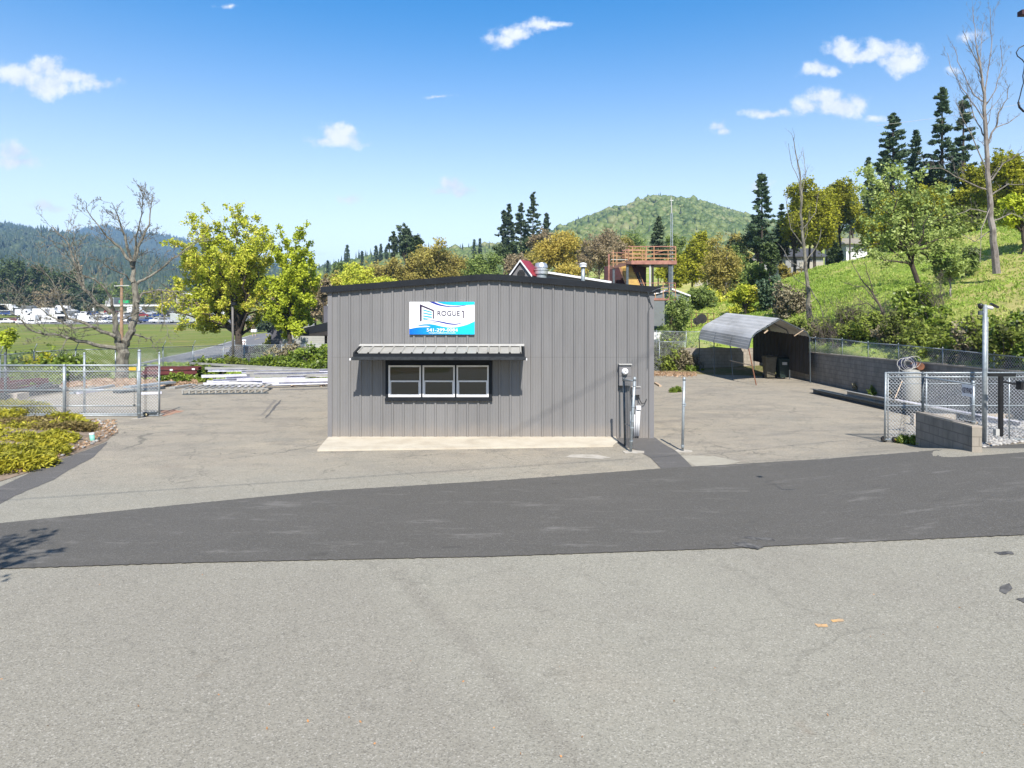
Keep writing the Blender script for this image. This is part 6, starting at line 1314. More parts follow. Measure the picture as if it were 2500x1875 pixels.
def limb(mb, a, b, r0, r1, wob=.06, seg=5, n=6, droop=0.0):
    a = Vector(a); b = Vector(b); L = (b-a).length; pts = []
    for i in range(seg+1):
        t = i/seg; w = math.sin(t*math.pi)*wob*L
        pts.append(a.lerp(b, t)+Vector((rt.uniform(-w, w), rt.uniform(-w, w), rt.uniform(-w, w)*.5+droop*L*math.sin(t*math.pi))))
    mb.tube(pts, [r0+(r1-r0)*i/seg for i in range(seg+1)], n, False); return pts
MINR = [.004]
def twigs(mb, pts, r, level, dens=1.0, up=.35, ln=.42, tips=None, n=4):
    """side shoots along a limb polyline"""
    L = sum((pts[i+1]-pts[i]).length for i in range(len(pts)-1)); cnt = max(2, int(dens*(5+L*1.0)))
    for _ in range(cnt):
        f = rt.uniform(.22, 1.0)*(len(pts)-1); i = min(int(f), len(pts)-2); p = pts[i].lerp(pts[i+1], f-i); d = (pts[i+1]-pts[i]).normalized()
        q = Vector((rt.gauss(0, 1), rt.gauss(0, 1), rt.gauss(0, .8))); q = (q-d*q.dot(d)).normalized()
        dr = (d*rt.uniform(.35, .9)+q*.8+Vector((0, 0, up))).normalized(); l = L*ln*rt.uniform(.5, 1.15)*(1-.35*f/(len(pts)-1)); r0 = r*.5*(1-.5*f/len(pts))
        seg = 4; cur = p; pp = [p]
        for k in range(seg):
            dr = (dr+Vector((rt.gauss(0, .17), rt.gauss(0, .17), rt.gauss(0, .12)+up*.10))).normalized(); cur = cur+dr*l/seg; pp.append(cur)
        mb.tube(pp, [max(MINR[0], r0*(1-.8*k/seg)) for k in range(seg+1)], 3 if level < 2 else n, False)
        if tips is not None: tips.append(pp[-1]); tips.append(pp[2])
        if level > 0: twigs(mb, pp, r0, level-1, dens*.62, up, ln, tips, n)
def crown_pts(c, rad, nlobe, nclump, lobe_r=.42, shell=.62):
    """clump centres gathered in uneven lobes inside an ellipsoid"""
    c = np.array(c, float); rad = np.array(rad, float)
    d = rg.normal(0, 1, (nlobe, 3)); d /= np.linalg.norm(d, axis=1, keepdims=True); lc = c+d*rad*rg.uniform(shell*.4, shell*1.3, (nlobe, 1))
    k = rg.integers(0, nlobe, nclump); e = rg.normal(0, 1, (nclump, 3)); e /= np.linalg.norm(e, axis=1, keepdims=True)
    lr = rg.uniform(.55, 1.3, (nlobe, 1))
    return lc, lc[k]+e*rad*lobe_r*lr[k]*rg.uniform(.3, 1.1, (nclump, 1))
def broad(label, px, pt, pb, w, Y, leaf, name='tree', cat='tree', group=None, base=None, n=12000, size=None, lobes=14, clumps=None, bark='barkdark', tr=None, gap=1.0, lobe_r=.42, limbs=True, dx=0, flat=.0, aspect=1.5, dens=1.0, bz=None, tw=0):
    """a broadleaf tree whose crown spans pt..pb and w pixels at distance Y"""
    k = Y/F; c = P(px, (pt+pb)/2, Y); rz = (pb-pt)/2*k; rx = w/2*k
    bx = c.x+dx*k; z0 = H(bx, Y) if bz is None else bz
    t = thing(name, label, cat, (bx, Y, z0), group)
    clumps = clumps or int(max(50, n/28)); per = max(4, int(n/clumps)); size = size or max(.10, 3.0*k)
    lc, cp_ = crown_pts(c, (rx*.98, rx*.9, rz*.98), lobes, clumps, lobe_r)
    ccut = HC-(pb+8-PY0)/F*Y; cp_[:, 2] = np.maximum(cp_[:, 2], min(ccut, z0+1e9)-rz*.05+rg.uniform(0, .3, len(cp_)))
    cr = max(.22, rx*.13*gap); leaves('crown', leaf, cp_, cr, per, size, aspect, t, flat)
    tr = tr or max(.09, rx*.05); mb = MB()
    fork = Vector((bx*.45+c.x*.55, Y, z0+(c.z-rz*.35-z0)*.8 if c.z-rz > z0 else z0+.5))
    trunkp = limb(mb, (bx, Y, z0-.3), fork, tr, tr*.72, .03, 5, 8)
    if limbs:
        tips = []
        for q in lc:
            b = limb(mb, trunkp[-1] if rt.random() < .6 else trunkp[-2], q, tr*.5, tr*.12, .07, 5, 5)
            if tw: twigs(mb, b, tr*.3, tw-1, .7, .2, .4)
        for q in cp_[::max(1, len(cp_)//70)]:
            j = int(np.argmin(((lc-q)**2).sum(1))); limb(mb, Vector(lc[j]), Vector(q), tr*.16, tr*.05, .06, 3, 3)
    mb.build('trunk', M[bark], t); return t
def conifer(label, px, pt, pb, w, Y, leaf, name='conifer', group=None, bare=.12, n=5000, size=None, irregular=.25, bz=None, levels=None, top=.06, pine=False, toppx=None):
    k = Y/F; c = P(px, pb, Y); z1 = P(px, pt, Y).z; zb = c.z; rx = w/2*k; z0 = H(c.x, Y) if bz is None else bz
    t = thing(name, label, 'conifer', (c.x, Y, z0), group); size = size or max(.12, 3.2*k)
    Ht = z1-zb; levels = levels or max(14, int(Ht/(.55 if not pine else .8))); cs = []; ds = []; sp = []; mb = MB(); tx = ((toppx or px)-px)*k
    trunkr = max(.08, Ht*.013)
    mb.tube([(c.x, Y, z0-.3), (c.x+tx*.5, Y, (z0+z1)/2), (c.x+tx, Y, z1)], [trunkr*1.4, trunkr, .03], 7, False)
    for i in range(levels):
        f = (i+rt.random()*.6)/levels; z = zb+Ht*f; rr = rx*(((1-f)**.75*(1-top)+top) if not pine else (.14+.86*min(1, (1-f)*1.35)**.8)*rt.uniform(.7, 1.12))
        zc = z
        for j in range(rt.randint(4, 7) if not pine else rt.randint(3, 6)):
            z = zc+rt.uniform(-.6, .6)*Ht/levels
            a = rt.uniform(0, 6.283); L = rr*(1-irregular*rt.random()*1.6)
            if rt.random() < irregular*.35: L *= 1.22
            if L < .05: continue
            dz = (-.18 if not pine else .12)*L+rt.uniform(-.05, .12)*L; cx0 = c.x+tx*f
            e = Vector((cx0+L*math.cos(a), Y+L*math.sin(a), z+dz)); s = Vector((cx0, Y, z))
            mb.tube([s, e], [trunkr*.22*(1-f*.5), .012], 3, False)
            m_ = max(2, int(L/(.42 if not pine else .5)*(1 if Y < 90 else .6)))
            for q in range(m_):
                g = (q+.7)/m_ if not pine else .45+.55*(q+.7)/m_
                p = s.lerp(e, g); cs.append(p); ds.append((e-s).normalized()+Vector((0, 0, -.15 if not pine else .3))); w_ = (.10+.16*L*(1-g)+.06) if not pine else (.16+.06*L)
                sp.append((w_*1.0, w_*1.0, w_*(.45 if not pine else .55)))
    per = max(3, int(n/max(1, len(cs))))
    leaves('crown', leaf, np.array([tuple(q) for q in cs]), np.array(sp), per, size*.8, 2.4, t, 0, np.array([tuple(q) for q in ds]), .75)
    mb.build('trunk', M['barkdark'], t); return t
def bush(label, x, y, z, rx, ry, rz, leaf, n=3000, size=.12, name='shrub', cat='shrub', group=None, lobes=9, aspect=1.4, stems=True, up=False):
    t = thing(name, label, cat, (x, y, z), group); lc, cp_ = crown_pts((x, y, z+rz*.62), (rx, ry, rz*1.1), lobes, max(30, n//26), .5)
    cp_[:, 2] = np.maximum(cp_[:, 2], z+.05+rg.uniform(0, .2, len(cp_))*rz)
    leaves('foliage', leaf, cp_, max(.07, min(rx, rz)*.22), 26, size, aspect, t, 0, (np.tile([[0, 0, 1.0]], (len(cp_), 1)) if up else None), .8)
    if stems:
        mb = MB()
        for q in list(lc)+list(cp_[::max(1, len(cp_)//40)]): limb(mb, (x+rt.uniform(-.2, .2)*rx, y+rt.uniform(-.2, .2)*ry, z-.05), q, .018+.01*rz, .006, .1, 3, 3)
        mb.build('stem', M['twig'], t)
    return t

# ------------------------------------------------------------ left: bare tree
BT = thing('bare_tree', 'large leafless tree with spreading limbs behind the left gate', 'tree', P(298, 928, 39)); Yb = 39.0; MINR[0] = .0085
mb = MB()
def lm(pts, r0, r1, dy0, dy1, lvl=2, dens=1.0, up=.3):
    k = len(pts); q = [P(x, y, Yb+dy0+(dy1-dy0)*i/(k-1)) for i, (x, y) in enumerate(pts)]
    fine = []
    for i in range(k-1):
        for j in range(3): t = j/3; fine.append(q[i].lerp(q[i+1], t)+Vector((rt.gauss(0, .035), rt.gauss(0, .05), rt.gauss(0, .035))))
    fine.append(q[-1]); m_ = len(fine); mb.tube(fine, [r0+(r1-r0)*(i/(m_-1))**.8 for i in range(m_)], 8 if r0 > .08 else 6, False)
    if lvl: twigs(mb, fine, max(r0*.30, .024), lvl, dens*1.7, up, .34)
lm([(298,935),(299,900),(300,864),(298,838)], .36, .30, 0, 0, 0)
lm([(299,845),(312,825),(325,798),(332,748),(328,690)], .24, .17, 0, .3, 2, .5)
lm([(328,690),(323,649),(338,599),(361,546),(373,476)], .15, .018, .3, 1.2, 2, 1.3)
lm([(323,655),(305,576),(288,530),(272,493)], .10, .012, .3, -.8, 2, 1.2)
lm([(326,700),(348,684),(408,646),(450,609),(490,585)], .10, .015, .3, 1.5, 2, 1.1)
lm([(326,690),(292,665),(262,648),(245,636)], .06, .01, .3, -1.6, 2, 1.1)
lm([(322,640),(292,606),(262,580),(245,559),(212,513),(206,490)], .09, .01, .2, -1.5, 2, 1.2)
lm([(328,640),(330,580),(345,520),(352,470)], .08, .01, .4, -1.0, 2, 1.2)
lm([(297,845),(282,808),(279,765),(239,742),(206,705),(189,656),(169,599),(126,549)], .20, .015, 0, -1.2, 2, 1.0)
lm([(279,770),(272,728),(245,692),(199,669),(170,662)], .10, .012, -.3, -2.2, 2, 1.1)
lm([(290,835),(282,822),(232,801),(166,775),(146,735),(132,690),(90,640)], .14, .012, -.1, -2.4, 2, 1.2)
lm([(206,705),(190,640),(175,600),(180,550)], .06, .01, -.7, .5, 2, 1.1)
lm([(292,850),(249,845),(190,832),(166,821),(110,815),(76,808),(46,775),(10,750)], .14, .012, 0, -2.8, 2, 1.2)
lm([(232,801),(180,800),(120,770),(60,730),(30,700)], .07, .01, -1, -2.8, 2, 1.2)
lm([(318,810),(345,820),(365,828),(392,850)], .08, .01, .1, .8, 2, 1.0, .05)
lm([(332,740),(350,715),(391,709),(430,712),(470,740)], .09, .012, .2, 2.0, 2, 1.2, .1)
lm([(300,780),(325,770),(370,745),(410,735)], .05, .01, .2, -1.2, 2, 1.1)
lm([(166,821),(150,850),(130,870)], .04, .008, -1.2, -2, 1, .8, -.2)
lm([(392,708),(398,760),(405,800),(415,830)], .04, .008, 1.4, 1.0, 1, .8, -.3)
mb.build('trunk', M['bark'], BT); MINR[0] = .004
# ------------------------------------------------------------ left: leafing trees
def leaf_tree(label, base, Y, limbs_, leaf, n, size, r, trunk_top, lv=2):
    b = P(base[0], base[1], Y); t = thing('leafing_tree', label, 'tree', (b.x, Y, b.z)); mb = MB(); tips = []
    tt = P(trunk_top[0], trunk_top[1], Y); limb(mb, b-Vector((0, 0, .3)), tt, r, r*.75, .02, 5, 9)
    for px, py, dy in limbs_:
        e = P(px, py, Y+dy); st = (b.lerp(tt, rt.uniform(.72, 1.0))); pts = limb(mb, st, e, r*.42, r*.05, .07, 8, 6, .05); twigs(mb, pts, r*.2, lv-1, .9, .3, .33, tips)
    mb.build('trunk', M['barkdark'], t)
    c = np.array([tuple(q) for q in tips]); leaves('crown', leaf, c[rg.permutation(len(c))[:max(300, n//7)]], .26, 7, size, 1.6, t)
    return t
leaf_tree('tall yellow green leafing tree behind the back fence', (581, 892), 60, [(440,660,2),(455,600,-2),(480,560,1),(510,550,-2),(545,542,2),(575,545,-1),(610,548,1),(645,560,-2),(660,600,2),(640,640,-2),(600,600,-3),(560,590,3),(520,610,-3),(490,640,2),(430,720,-1),(440,800,2),(470,760,-3),(520,720,3),(560,680,-3),(620,690,2),(670,700,-2),(660,760,2),(500,690,0),(540,650,2),(590,640,-1),(470,700,1),(450,635,0),(500,590,3),(630,600,3),(400,760,-2),(390,690,0)], M['l_yel'], 50000, .14, .36, (583, 800), 3)
leaf_tree('bright green leafing tree beside the pale building', (706, 880), 58, [(700,590,1),(720,585,-1),(745,620,1),(765,640,-2),(780,690,1),(770,740,-1),(745,700,2),(710,660,-2),(690,640,0),(700,710,1),(740,660,0),(760,780,1),(720,780,-1),(690,770,1),(655,775,-2),(640,735,0),(660,690,-1),(700,820,1),(740,810,-2),(725,740,2)], M['l_bright'], 46000, .155, .22, (707, 790), 3)
# ------------------------------------------------------------ left background trees
for k, (px, pt, pb, w, Y, lf, lb, n) in enumerate((
    (30,628,775,110,310,'l_fir','broad dark evergreen at the far left edge',5000),(105,622,775,110,305,'l_fir','tall dark evergreen right of the leftmost one',5000),(70,660,780,120,290,'l_fir','lower dark evergreen before the two tall ones',4500),
    (150,655,775,80,300,'l_fir','rounded dark tree behind the white trucks',3500),(185,650,760,50,298,'l_brown','brown leafless tree behind the parked trucks',2500),(125,700,778,90,280,'l_brown','grey brown thicket above the parked trucks',2500),
    (215,690,765,60,270,'l_conif','very dark tree beside the beige store',2500),(250,690,760,60,320,'l_green','green tree behind the beige store roof',2500),(285,680,745,60,330,'l_green','green tree behind the utility pole',2500),(330,690,748,70,325,'l_green','soft green tree behind the store roof',2500),
    (385,700,752,60,320,'l_oak','olive tree at the right end of the store',2200),(430,690,745,60,340,'l_brown','brownish tree right of the store',2200),(500,670,745,90,350,'l_brown','brown grove behind the yellow green tree',2500),(600,690,760,100,340,'l_brown','brown grove behind the light pole',2500),(560,720,770,60,300,'l_green','small green tree behind the white fence',1800),(655,770,815,60,150,'l_conif','dark tree at the end of the far road',2200),(620,770,812,50,170,'l_brown','dark red brown shrub tree by the mailboxes',1800),(-60,640,790,120,300,'l_fir','dark evergreen just outside the left edge',3000))):
    broad(lb, px, pt, pb, w, Y, M[lf], n=n, size=max(.5, 2.6*Y/F), lobes=12, limbs=False, gap=1.5)
for k in range(5):
    px = (770, 800, 730, 690, 760)[k]; broad(('brown budding tree behind the dark canopy','low brown tree touching the left eave of the office','rusty budding tree behind the pale building','brown tree behind the bright green tree','orange brown tree beside the left eave')[k], px, (655, 690, 690, 680, 720)[k], 790, 90, 120+k*8, M['l_brown'], n=3500, size=.3, lobes=12, limbs=True, tr=.2)
# ------------------------------------------------------------ centre background trees
for px, pt, pb, w, Y, lf, n, lb in ((905,625,740,100,125,'l_ochre',7000,'tan tree between the yellow shrubs and the big oak'),(1110,615,740,90,128,'l_ochre',7000,'tan tree right of the big rounded oak'),(1150,625,740,90,126,'l_green',7000,'green tree between the big oak and the cupola'),
    (740,680,760,80,108,'l_ochre',5000,'tan tree just left of the office roof'),(845,625,700,80,140,'l_green',5000,'green tree on the low ridge behind the yellow shrubs'),(1300,600,700,90,120,'l_ochre',7500,'tan tree between the cupola and the golden tree'),
    (1330,560,640,90,135,'l_brown',6500,'brown tree behind the golden tree'),(1415,560,660,80,130,'l_ochre',7000,'tan tree right of the golden tree'),(1500,555,670,90,128,'l_brown',7500,'brown tree left of the stair tower top'),(1545,570,680,80,132,'l_ochre',6000,'tan tree behind the stair tower railing'),
    (1720,560,690,90,110,'l_oak',8000,'yellow green tree right of the radio mast'),(1800,560,680,80,108,'l_ochre',7000,'tan tree left of the evergreen group'),(1650,560,640,70,125,'l_green',5000,'green tree right of the dark fir'),(1255,615,710,70,118,'l_brown',5000,'brown thicket behind the dome fan')):
    broad(lb, px, pt, pb, w, Y, M[lf], n=n, size=.12+.0009*Y, lobes=22, lobe_r=.36, tr=.2, tw=1, bark='twig')
for px, pt, pb, w, lb in ((20,615,775,100,'dark evergreen before the leftmost ridge'),(60,625,775,90,'second dark evergreen from the left edge'),(100,618,778,80,'dark evergreen above the white trucks'),(140,640,778,80,'dark evergreen behind the bare branches'),(178,665,778,60,'low dark evergreen left of the store')):
    broad(lb, px, pt, pb, w, 285, M['l_fir'], n=6500, size=.6, lobes=20, limbs=False, gap=1.3, lobe_r=.4)
broad('big rounded ochre oak behind the office roof', 1062, 588, 740, 190, 120, M['l_ochre'], name='oak_tree', n=26000, size=.26, lobes=34, gap=.8, lobe_r=.30, tw=0, tr=.4)
broad('ochre tree left of the big rounded oak', 960, 628, 740, 120, 118, M['l_ochre'], n=11000, size=.26, lobes=16)
broad('yellow green shrubby tree behind the left half of the office roof', 865, 640, 740, 120, 105, M['l_yel'], n=9000, size=.24, lobes=14)
broad('yellow green tree right behind the left roof slope', 930, 655, 740, 110, 100, M['l_yel'], n=8000, size=.22, lobes=14)
broad('tan budding tree above the left roof slope', 820, 665, 740, 70, 112, M['l_ochre'], n=5000, size=.24)
broad('brown tree at the left roof corner', 790, 672, 745, 60, 100, M['l_brown'], n=4500, size=.24)
broad('pale green tree left of the red cupola', 1190, 612, 730, 110, 110, M['l_green'], n=10000, size=.22, lobes=16)
broad('brown twiggy tree behind the red cupola', 1262, 600, 720, 80, 112, M['l_brown'], n=7000, size=.2)
broad('golden yellow tree behind the dome fan', 1362, 560, 665, 118, 105, M['l_gold'], n=12000, size=.21, lobes=18, bark='twig', lobe_r=.36, tw=1, tr=.16)
broad('lower golden shrub tree behind the rear roof', 1400, 640, 690, 120, 98, M['l_gold'], n=5000, size=.2, lobes=12)
broad('brown sparse tree behind the vent pipe', 1462, 558, 680, 110, 112, M['l_brown'], n=9000, size=.19, lobes=18, bark='twig', tw=1, tr=.16)
broad('brown leafless tree left of the stair tower', 1425, 575, 690, 70, 125, M['l_brown'], n=4500, size=.2, tw=1, tr=.14)
broad('green tree on the slope below the hill', 1520, 560, 640, 110, 190, M['l_green'], n=6000, size=.35, lobes=14)
broad('yellow green tree right of the stair tower', 1690, 588, 700, 100, 100, M['l_oak'], n=11000, size=.23, lobes=16)
broad('olive tree behind the stair tower posts', 1640, 620, 720, 90, 96, M['l_oak'], n=7000, size=.22)
broad('bright olive tree right of the radio mast', 1740, 610, 690, 90, 108, M['l_oak'], n=6500, size=.24)
broad('tan budding tree with a slim trunk behind the carport', 1765, 548, 740, 112, 62, M['l_ochre'], n=7500, size=.13, lobes=30, gap=1.2, lobe_r=.4, bark='bark', tw=1, tr=.13)
broad('small olive tree behind the left end of the carport', 1712, 690, 765, 76, 58, M['l_green'], n=4500, size=.14)
broad('yellow green shrub tree right of the slim trunk', 1820, 680, 775, 90, 53, M['l_yel'], n=5500, size=.14)
broad('soft green shrub tree between the shed and the carport', 1830, 610, 690, 60, 100, M['l_green'], n=3500, size=.2)
for px, pt, pb, w, Y, n, lb, tp in ((1243,500,600,34,170,3400,'slim conifer left of the tallest one behind the cupola',None),(1230,514,605,36,175,3000,'leaning conifer leftmost in the cupola group',None),(1272,498,600,42,172,3000,'conifer just left of the tallest one behind the cupola',1276),
    (1301,470,600,52,168,4200,'tallest conifer behind the roof cupola',None),(1334,520,600,30,172,2200,'short thin conifer right of the tallest one',None),(1607,530,640,66,112,4500,'dense dark fir above the stair tower',None)):
    conifer(lb, px, pt, pb, w, Y, M['l_conif'], n=n, size=.3*(Y/170)+.1, irregular=.5 if Y > 130 else .15, levels=20 if Y > 130 else 26, pine=Y > 130, top=.2 if Y > 130 else .06)
for px, pt, pb, w, Y, lb in ((1240,580,650,70,165,'dark green undergrowth tree below the left conifers'),(1310,575,640,80,162,'dark green undergrowth tree below the tallest conifer'),(1000,562,650,60,160,'dark oak behind the big ochre oak'),(1018,568,645,50,150,'brown green tree beside the dark oak')):
    broad(lb, px, pt, pb, w, Y, M['l_fir'], n=4500, size=.36, lobes=12)
broad('tall dark pine with an uneven crown behind the ochre oak', 990, 538, 640, 58, 158, M['l_conif'], name='pine_tree', cat='conifer', n=4200, size=.36, lobes=16, lobe_r=.3, gap=.9, tr=.25)
broad('narrow dark pine left of the uneven one', 962, 560, 640, 34, 160, M['l_conif'], name='pine_tree', cat='conifer', n=2600, size=.34, lobes=12, lobe_r=.3, tr=.2)
for i, (px, pt, w) in enumerate(((848,598,20),(884,614,14),(918,599,22),(930,596,14),(943,603,16),(800,636,12),(1158,585,14),(1172,584,12))):
    conifer(('small conifer standing up from the left ridge','second small conifer on the left ridge','third small conifer on the left ridge','thin conifer in the ridge cluster','last conifer of the left ridge cluster','tiny conifer low on the left ridge','small conifer left of the cupola group','tiny conifer beside the cupola group')[i], px, pt, pt+42, w, 380, M['l_conif'], n=900, size=.75, levels=14, bz=P(px, pt+48, 380).z)
# ------------------------------------------------------------ right background trees
for px, pt, pb, w, Y, n, lb, pn in ((1860,420,600,80,95,6500,'tall irregular pine left of the bare trunk',True),(1908,500,600,44,100,3000,'short dark conifer right of the tall pine',False),
    (2180,278,480,100,82,9500,'leftmost tall pine on the right hill',True),(2236,322,500,60,86,5000,'shorter pine between the two tall pines',True),(2300,212,520,104,80,10500,'tallest pine on the right hill',True),(2352,240,520,86,82,8500,'pine right of the tallest pine',True),
    (2035,448,560,36,110,2200,'small distant conifer left of the oaks',False),(2075,438,560,40,112,2500,'small dark conifer above the oaks',False),(2120,385,560,46,90,3600,'pointed evergreen left of the tall pines',False)):
    conifer(lb, px, pt, pb, w, Y, M['l_pine'], n=n, size=.24, irregular=.42 if pn else .2, levels=None if not pn else 26, pine=pn, name='pine_tree' if pn else 'conifer', top=.2 if pn else .05)
for px, pt, pb, w, Y, lf, n, lb in ((1850,530,650,90,98,'l_fir',6500,'dark green tree mass left of the bare trunk'),(1905,545,640,80,102,'l_fir',5500,'dark green tree right below the short conifer'),(1800,580,640,60,105,'l_fir',3500,'dark tree left edge of the evergreen group'),
    (1990,470,610,150,88,'l_oak',17000,'broad yellow green oak behind the houses'),(2080,455,575,130,135,'l_oak',13000,'yellow green oak right of the broad one'),(1950,545,605,90,116,'l_oak',6000,'low olive tree behind the dark roof'),
    (2040,590,660,44,84,'l_fir',3500,'dark bushy tree between the two hill houses'),(2150,470,640,120,78,'l_oak',11000,'olive oak left of the tall pines'),(2230,440,610,130,76,'l_oak',13000,'olive oak under the pines'),
    (2310,430,610,130,72,'l_oak',12000,'dark olive oak behind the big bare tree'),(2390,450,590,120,70,'l_oak',12000,'olive oak right of the pines'),(2280,530,600,160,66,'l_bramble',9000,'dark thicket along the hill crest'),(2190,560,640,90,70,'l_bramble',7000,'dark thicket above the white hill house'),
    (2480,350,520,140,66,'l_oak',13000,'large yellow green oak at the right edge'),(2400,540,600,120,62,'l_bramble',6000,'dark shrub mass behind the big bare trunk')):
    broad(lb, px, pt, pb, w, Y, M[lf], name='oak_tree' if lf == 'l_oak' else 'tree', n=n, size=.14+.0007*Y, lobes=22, lobe_r=.36, gap=1.0, tr=.22)
for px, pt, pb, w, Y, lf, n, lb in ((2020,500,610,110,120,'l_fir',6500,'dark evergreen mass between the oaks above the dark roof'),(2130,480,578,120,136,'l_oak',9000,'olive tree above the white hill house'),(2000,540,605,100,118,'l_oak',6000,'low olive tree right above the dark roofed house'),
    (2190,480,600,120,86,'l_fir',8000,'dark evergreen bush under the leftmost tall pine'),(2260,500,620,120,82,'l_oak',9500,'olive tree left of the tallest pine trunk'),(2330,480,600,120,80,'l_fir',8000,'dark evergreen mass behind the big bare tree'),
    (2350,470,580,110,76,'l_oak',9500,'yellow olive tree just left of the big bare trunk'),(2450,440,570,120,74,'l_oak',9500,'olive tree just right of the big bare trunk'),(2400,390,500,110,78,'l_oak',8500,'upper olive crown between the pine and the bare trunk'),
    (2530,420,560,120,70,'l_oak',8000,'olive tree cut by the right edge'),(2230,560,650,110,74,'l_bramble',6500,'dark shrub right behind the poplar crown'),(1940,500,600,100,96,'l_oak',8500,'yellow olive tree left of the broad oak'),(1790,600,680,70,92,'l_green',5000,'soft green tree left of the evergreen group')):
    broad(lb, px, pt, pb, w, Y, M[lf], name='oak_tree' if lf == 'l_oak' else 'tree', n=n, size=.14+.0007*Y, lobes=22, lobe_r=.36, gap=1.0, tr=.22)
for px, pt, pb, w, Y, lf, n, lb in ((1850,640,730,80,75,'l_green',6500,'green tree below the small white hill house'),(1925,640,720,70,72,'l_ochre',5000,'tan tree behind the slender bare trunk'),(1790,650,740,80,72,'l_green',6500,'green tree right of the tan slim tree'),
    (1740,690,775,70,60,'l_yel',4000,'yellow green bush beyond the carport roof'),(1975,430,560,130,92,'l_oak',9500,'high olive crown left of the broad oak'),(2050,430,560,110,96,'l_oak',8500,'high olive crown above the oaks'),(2380,500,600,150,64,'l_bramble',8500,'dark thicket left of the big bare trunk'),
    (2160,400,540,90,84,'l_fir',7000,'dark evergreen crown left of the poplar top'),(2270,400,540,110,84,'l_fir',7500,'dark evergreen crown between the tall pines'),(2450,520,600,110,58,'l_green',5000,'green shrub right of the big bare trunk')):
    broad(lb, px, pt, pb, w, Y, M[lf], name='oak_tree' if lf == 'l_oak' else 'tree', n=n, size=.13+.0008*Y, lobes=22, lobe_r=.36, tr=.18, bark='barkdark')
broad('bright leafy branch tree at the right edge', 2500, 470, 565, 130, 42, M['l_bright'], n=6000, size=.15, lobes=16, tr=.15)
broad('green pine sapling on the slope beside the bare trunk', 1885, 655, 790, 86, 52, M['l_pine'], name='pine_tree', cat='conifer', n=11000, size=.15, lobes=18, lobe_r=.35, tr=.12)
broad('bushy green pine above the sapling', 1880, 575, 680, 60, 72, M['l_fir'], name='pine_tree', cat='conifer', n=6000, size=.17, lobes=14, lobe_r=.35, tr=.12)
broad('grey brown twiggy shrub behind the carport ridge', 1935, 670, 810, 90, 48, M['l_dead'], name='shrub', cat='shrub', n=5000, size=.12, lobes=16, tr=.05, gap=1.5)
leaf_tree('young poplar with sparse glossy leaves on the slope', (2278, 860), 36.5, [(2120,470,1),(2150,430,-1),(2190,405,1),(2230,430,0),(2290,470,-1),(2330,520,1),(2100,540,0),(2090,600,1),(2160,540,-1),(2260,550,1),(2335,620,-1),(2310,680,0),(2130,630,-1),(2200,500,0),(2290,590,1),(2240,490,-1),(2345,580,0),(2110,430,1),(2170,590,1),(2250,640,-1)], M['l_poplar'], 9500, .11, .15, (2215, 590), 2)
broad('leafy side branches low on the poplar slope', 2320, 610, 690, 110, 36, M['l_poplar'], name='small_tree', n=1900, size=.13, lobes=14, lobe_r=.4, bark='barkpale', tr=.05)
broad('ivy covered trunk of the poplar', 2240, 690, 830, 130, 34.5, M['l_ivy'], name='ivy_clump', cat='ivy', n=7000, size=.12, lobes=18, lobe_r=.35, tr=.16)
broad('small round bush on the grassy slope', 2358, 605, 670, 66, 41, M['l_green'], name='shrub', cat='shrub', n=3000, size=.12, lobes=10, tr=.04)
# bare trees on the right
def bare(name, label, Y, trunk, r0, limbs_, bark, lv=2, dens=1.0, base=None, up=.7, ln=.3):
    t = thing(name, label, 'tree', P(trunk[0][0], trunk[0][1], Y)); mb = MB()
    def poly(pts, a, b, dy):
        k = len(pts); q = []
        for i in range(k-1):
            for j in range(3): s = (i+j/3)/(k-1); q.append(P(*Vector(pts[i]).lerp(Vector(pts[i+1]), j/3), Y+dy*s)+Vector((rt.gauss(0, .02), rt.gauss(0, .03), rt.gauss(0, .02))))
        q.append(P(pts[-1][0], pts[-1][1], Y+dy)); m_ = len(q); mb.tube(q, [a+(b-a)*(i/(m_-1))**.85 for i in range(m_)], 8, False); return q
    q = poly([(x, y) for x, y in trunk], r0, r0*.12, 0); twigs(mb, q, r0*.35, lv-1, dens*.7, up, ln*.6)
    for pts, a in limbs_: q = poly(pts, a, .012, rt.uniform(-1.5, 1.5)); twigs(mb, q, a*.5, lv-1, dens, up, ln)
    mb.build('trunk', M[bark], t); return t
bare('bare_tree', 'tall bare tree with a pale trunk on the right slope', 38, [(2434,668),(2425,590),(2418,500),(2411,420),(2406,300),(2404,250),(2398,190),(2390,140),(2386,110)], .20,
     [([(2395,160),(2385,120),(2378,70),(2375,15)], .03), ([(2396,170),(2370,120),(2350,75)], .03), ([(2404,230),(2412,180),(2421,100),(2418,20)], .04), ([(2404,250),(2380,235),(2362,205),(2340,150),(2325,110)], .04),
      ([(2406,300),(2380,260),(2350,215),(2320,165),(2313,130)], .035), ([(2408,355),(2432,310),(2438,275),(2460,240),(2466,205)], .06), ([(2432,312),(2460,300),(2490,280)], .035), ([(2408,340),(2385,300),(2365,245),(2340,205)], .04),
      ([(2411,420),(2380,350),(2350,290),(2335,250)], .04), ([(2412,465),(2350,440),(2300,410),(2255,412)], .05), ([(2418,440),(2450,400),(2490,375),(2540,350)], .05), ([(2420,520),(2370,510),(2320,530)], .04), ([(2424,560),(2380,590),(2330,560)], .03),
      ([(2415,480),(2460,450),(2510,450)], .05), ([(2422,540),(2470,520),(2520,540)], .04), ([(2404,260),(2430,220),(2445,160),(2442,110)], .03), ([(2400,210),(2392,150),(2400,60)], .03), ([(2418,500),(2398,560),(2392,640)], .03)], 'barkpale', 3, 1.6)
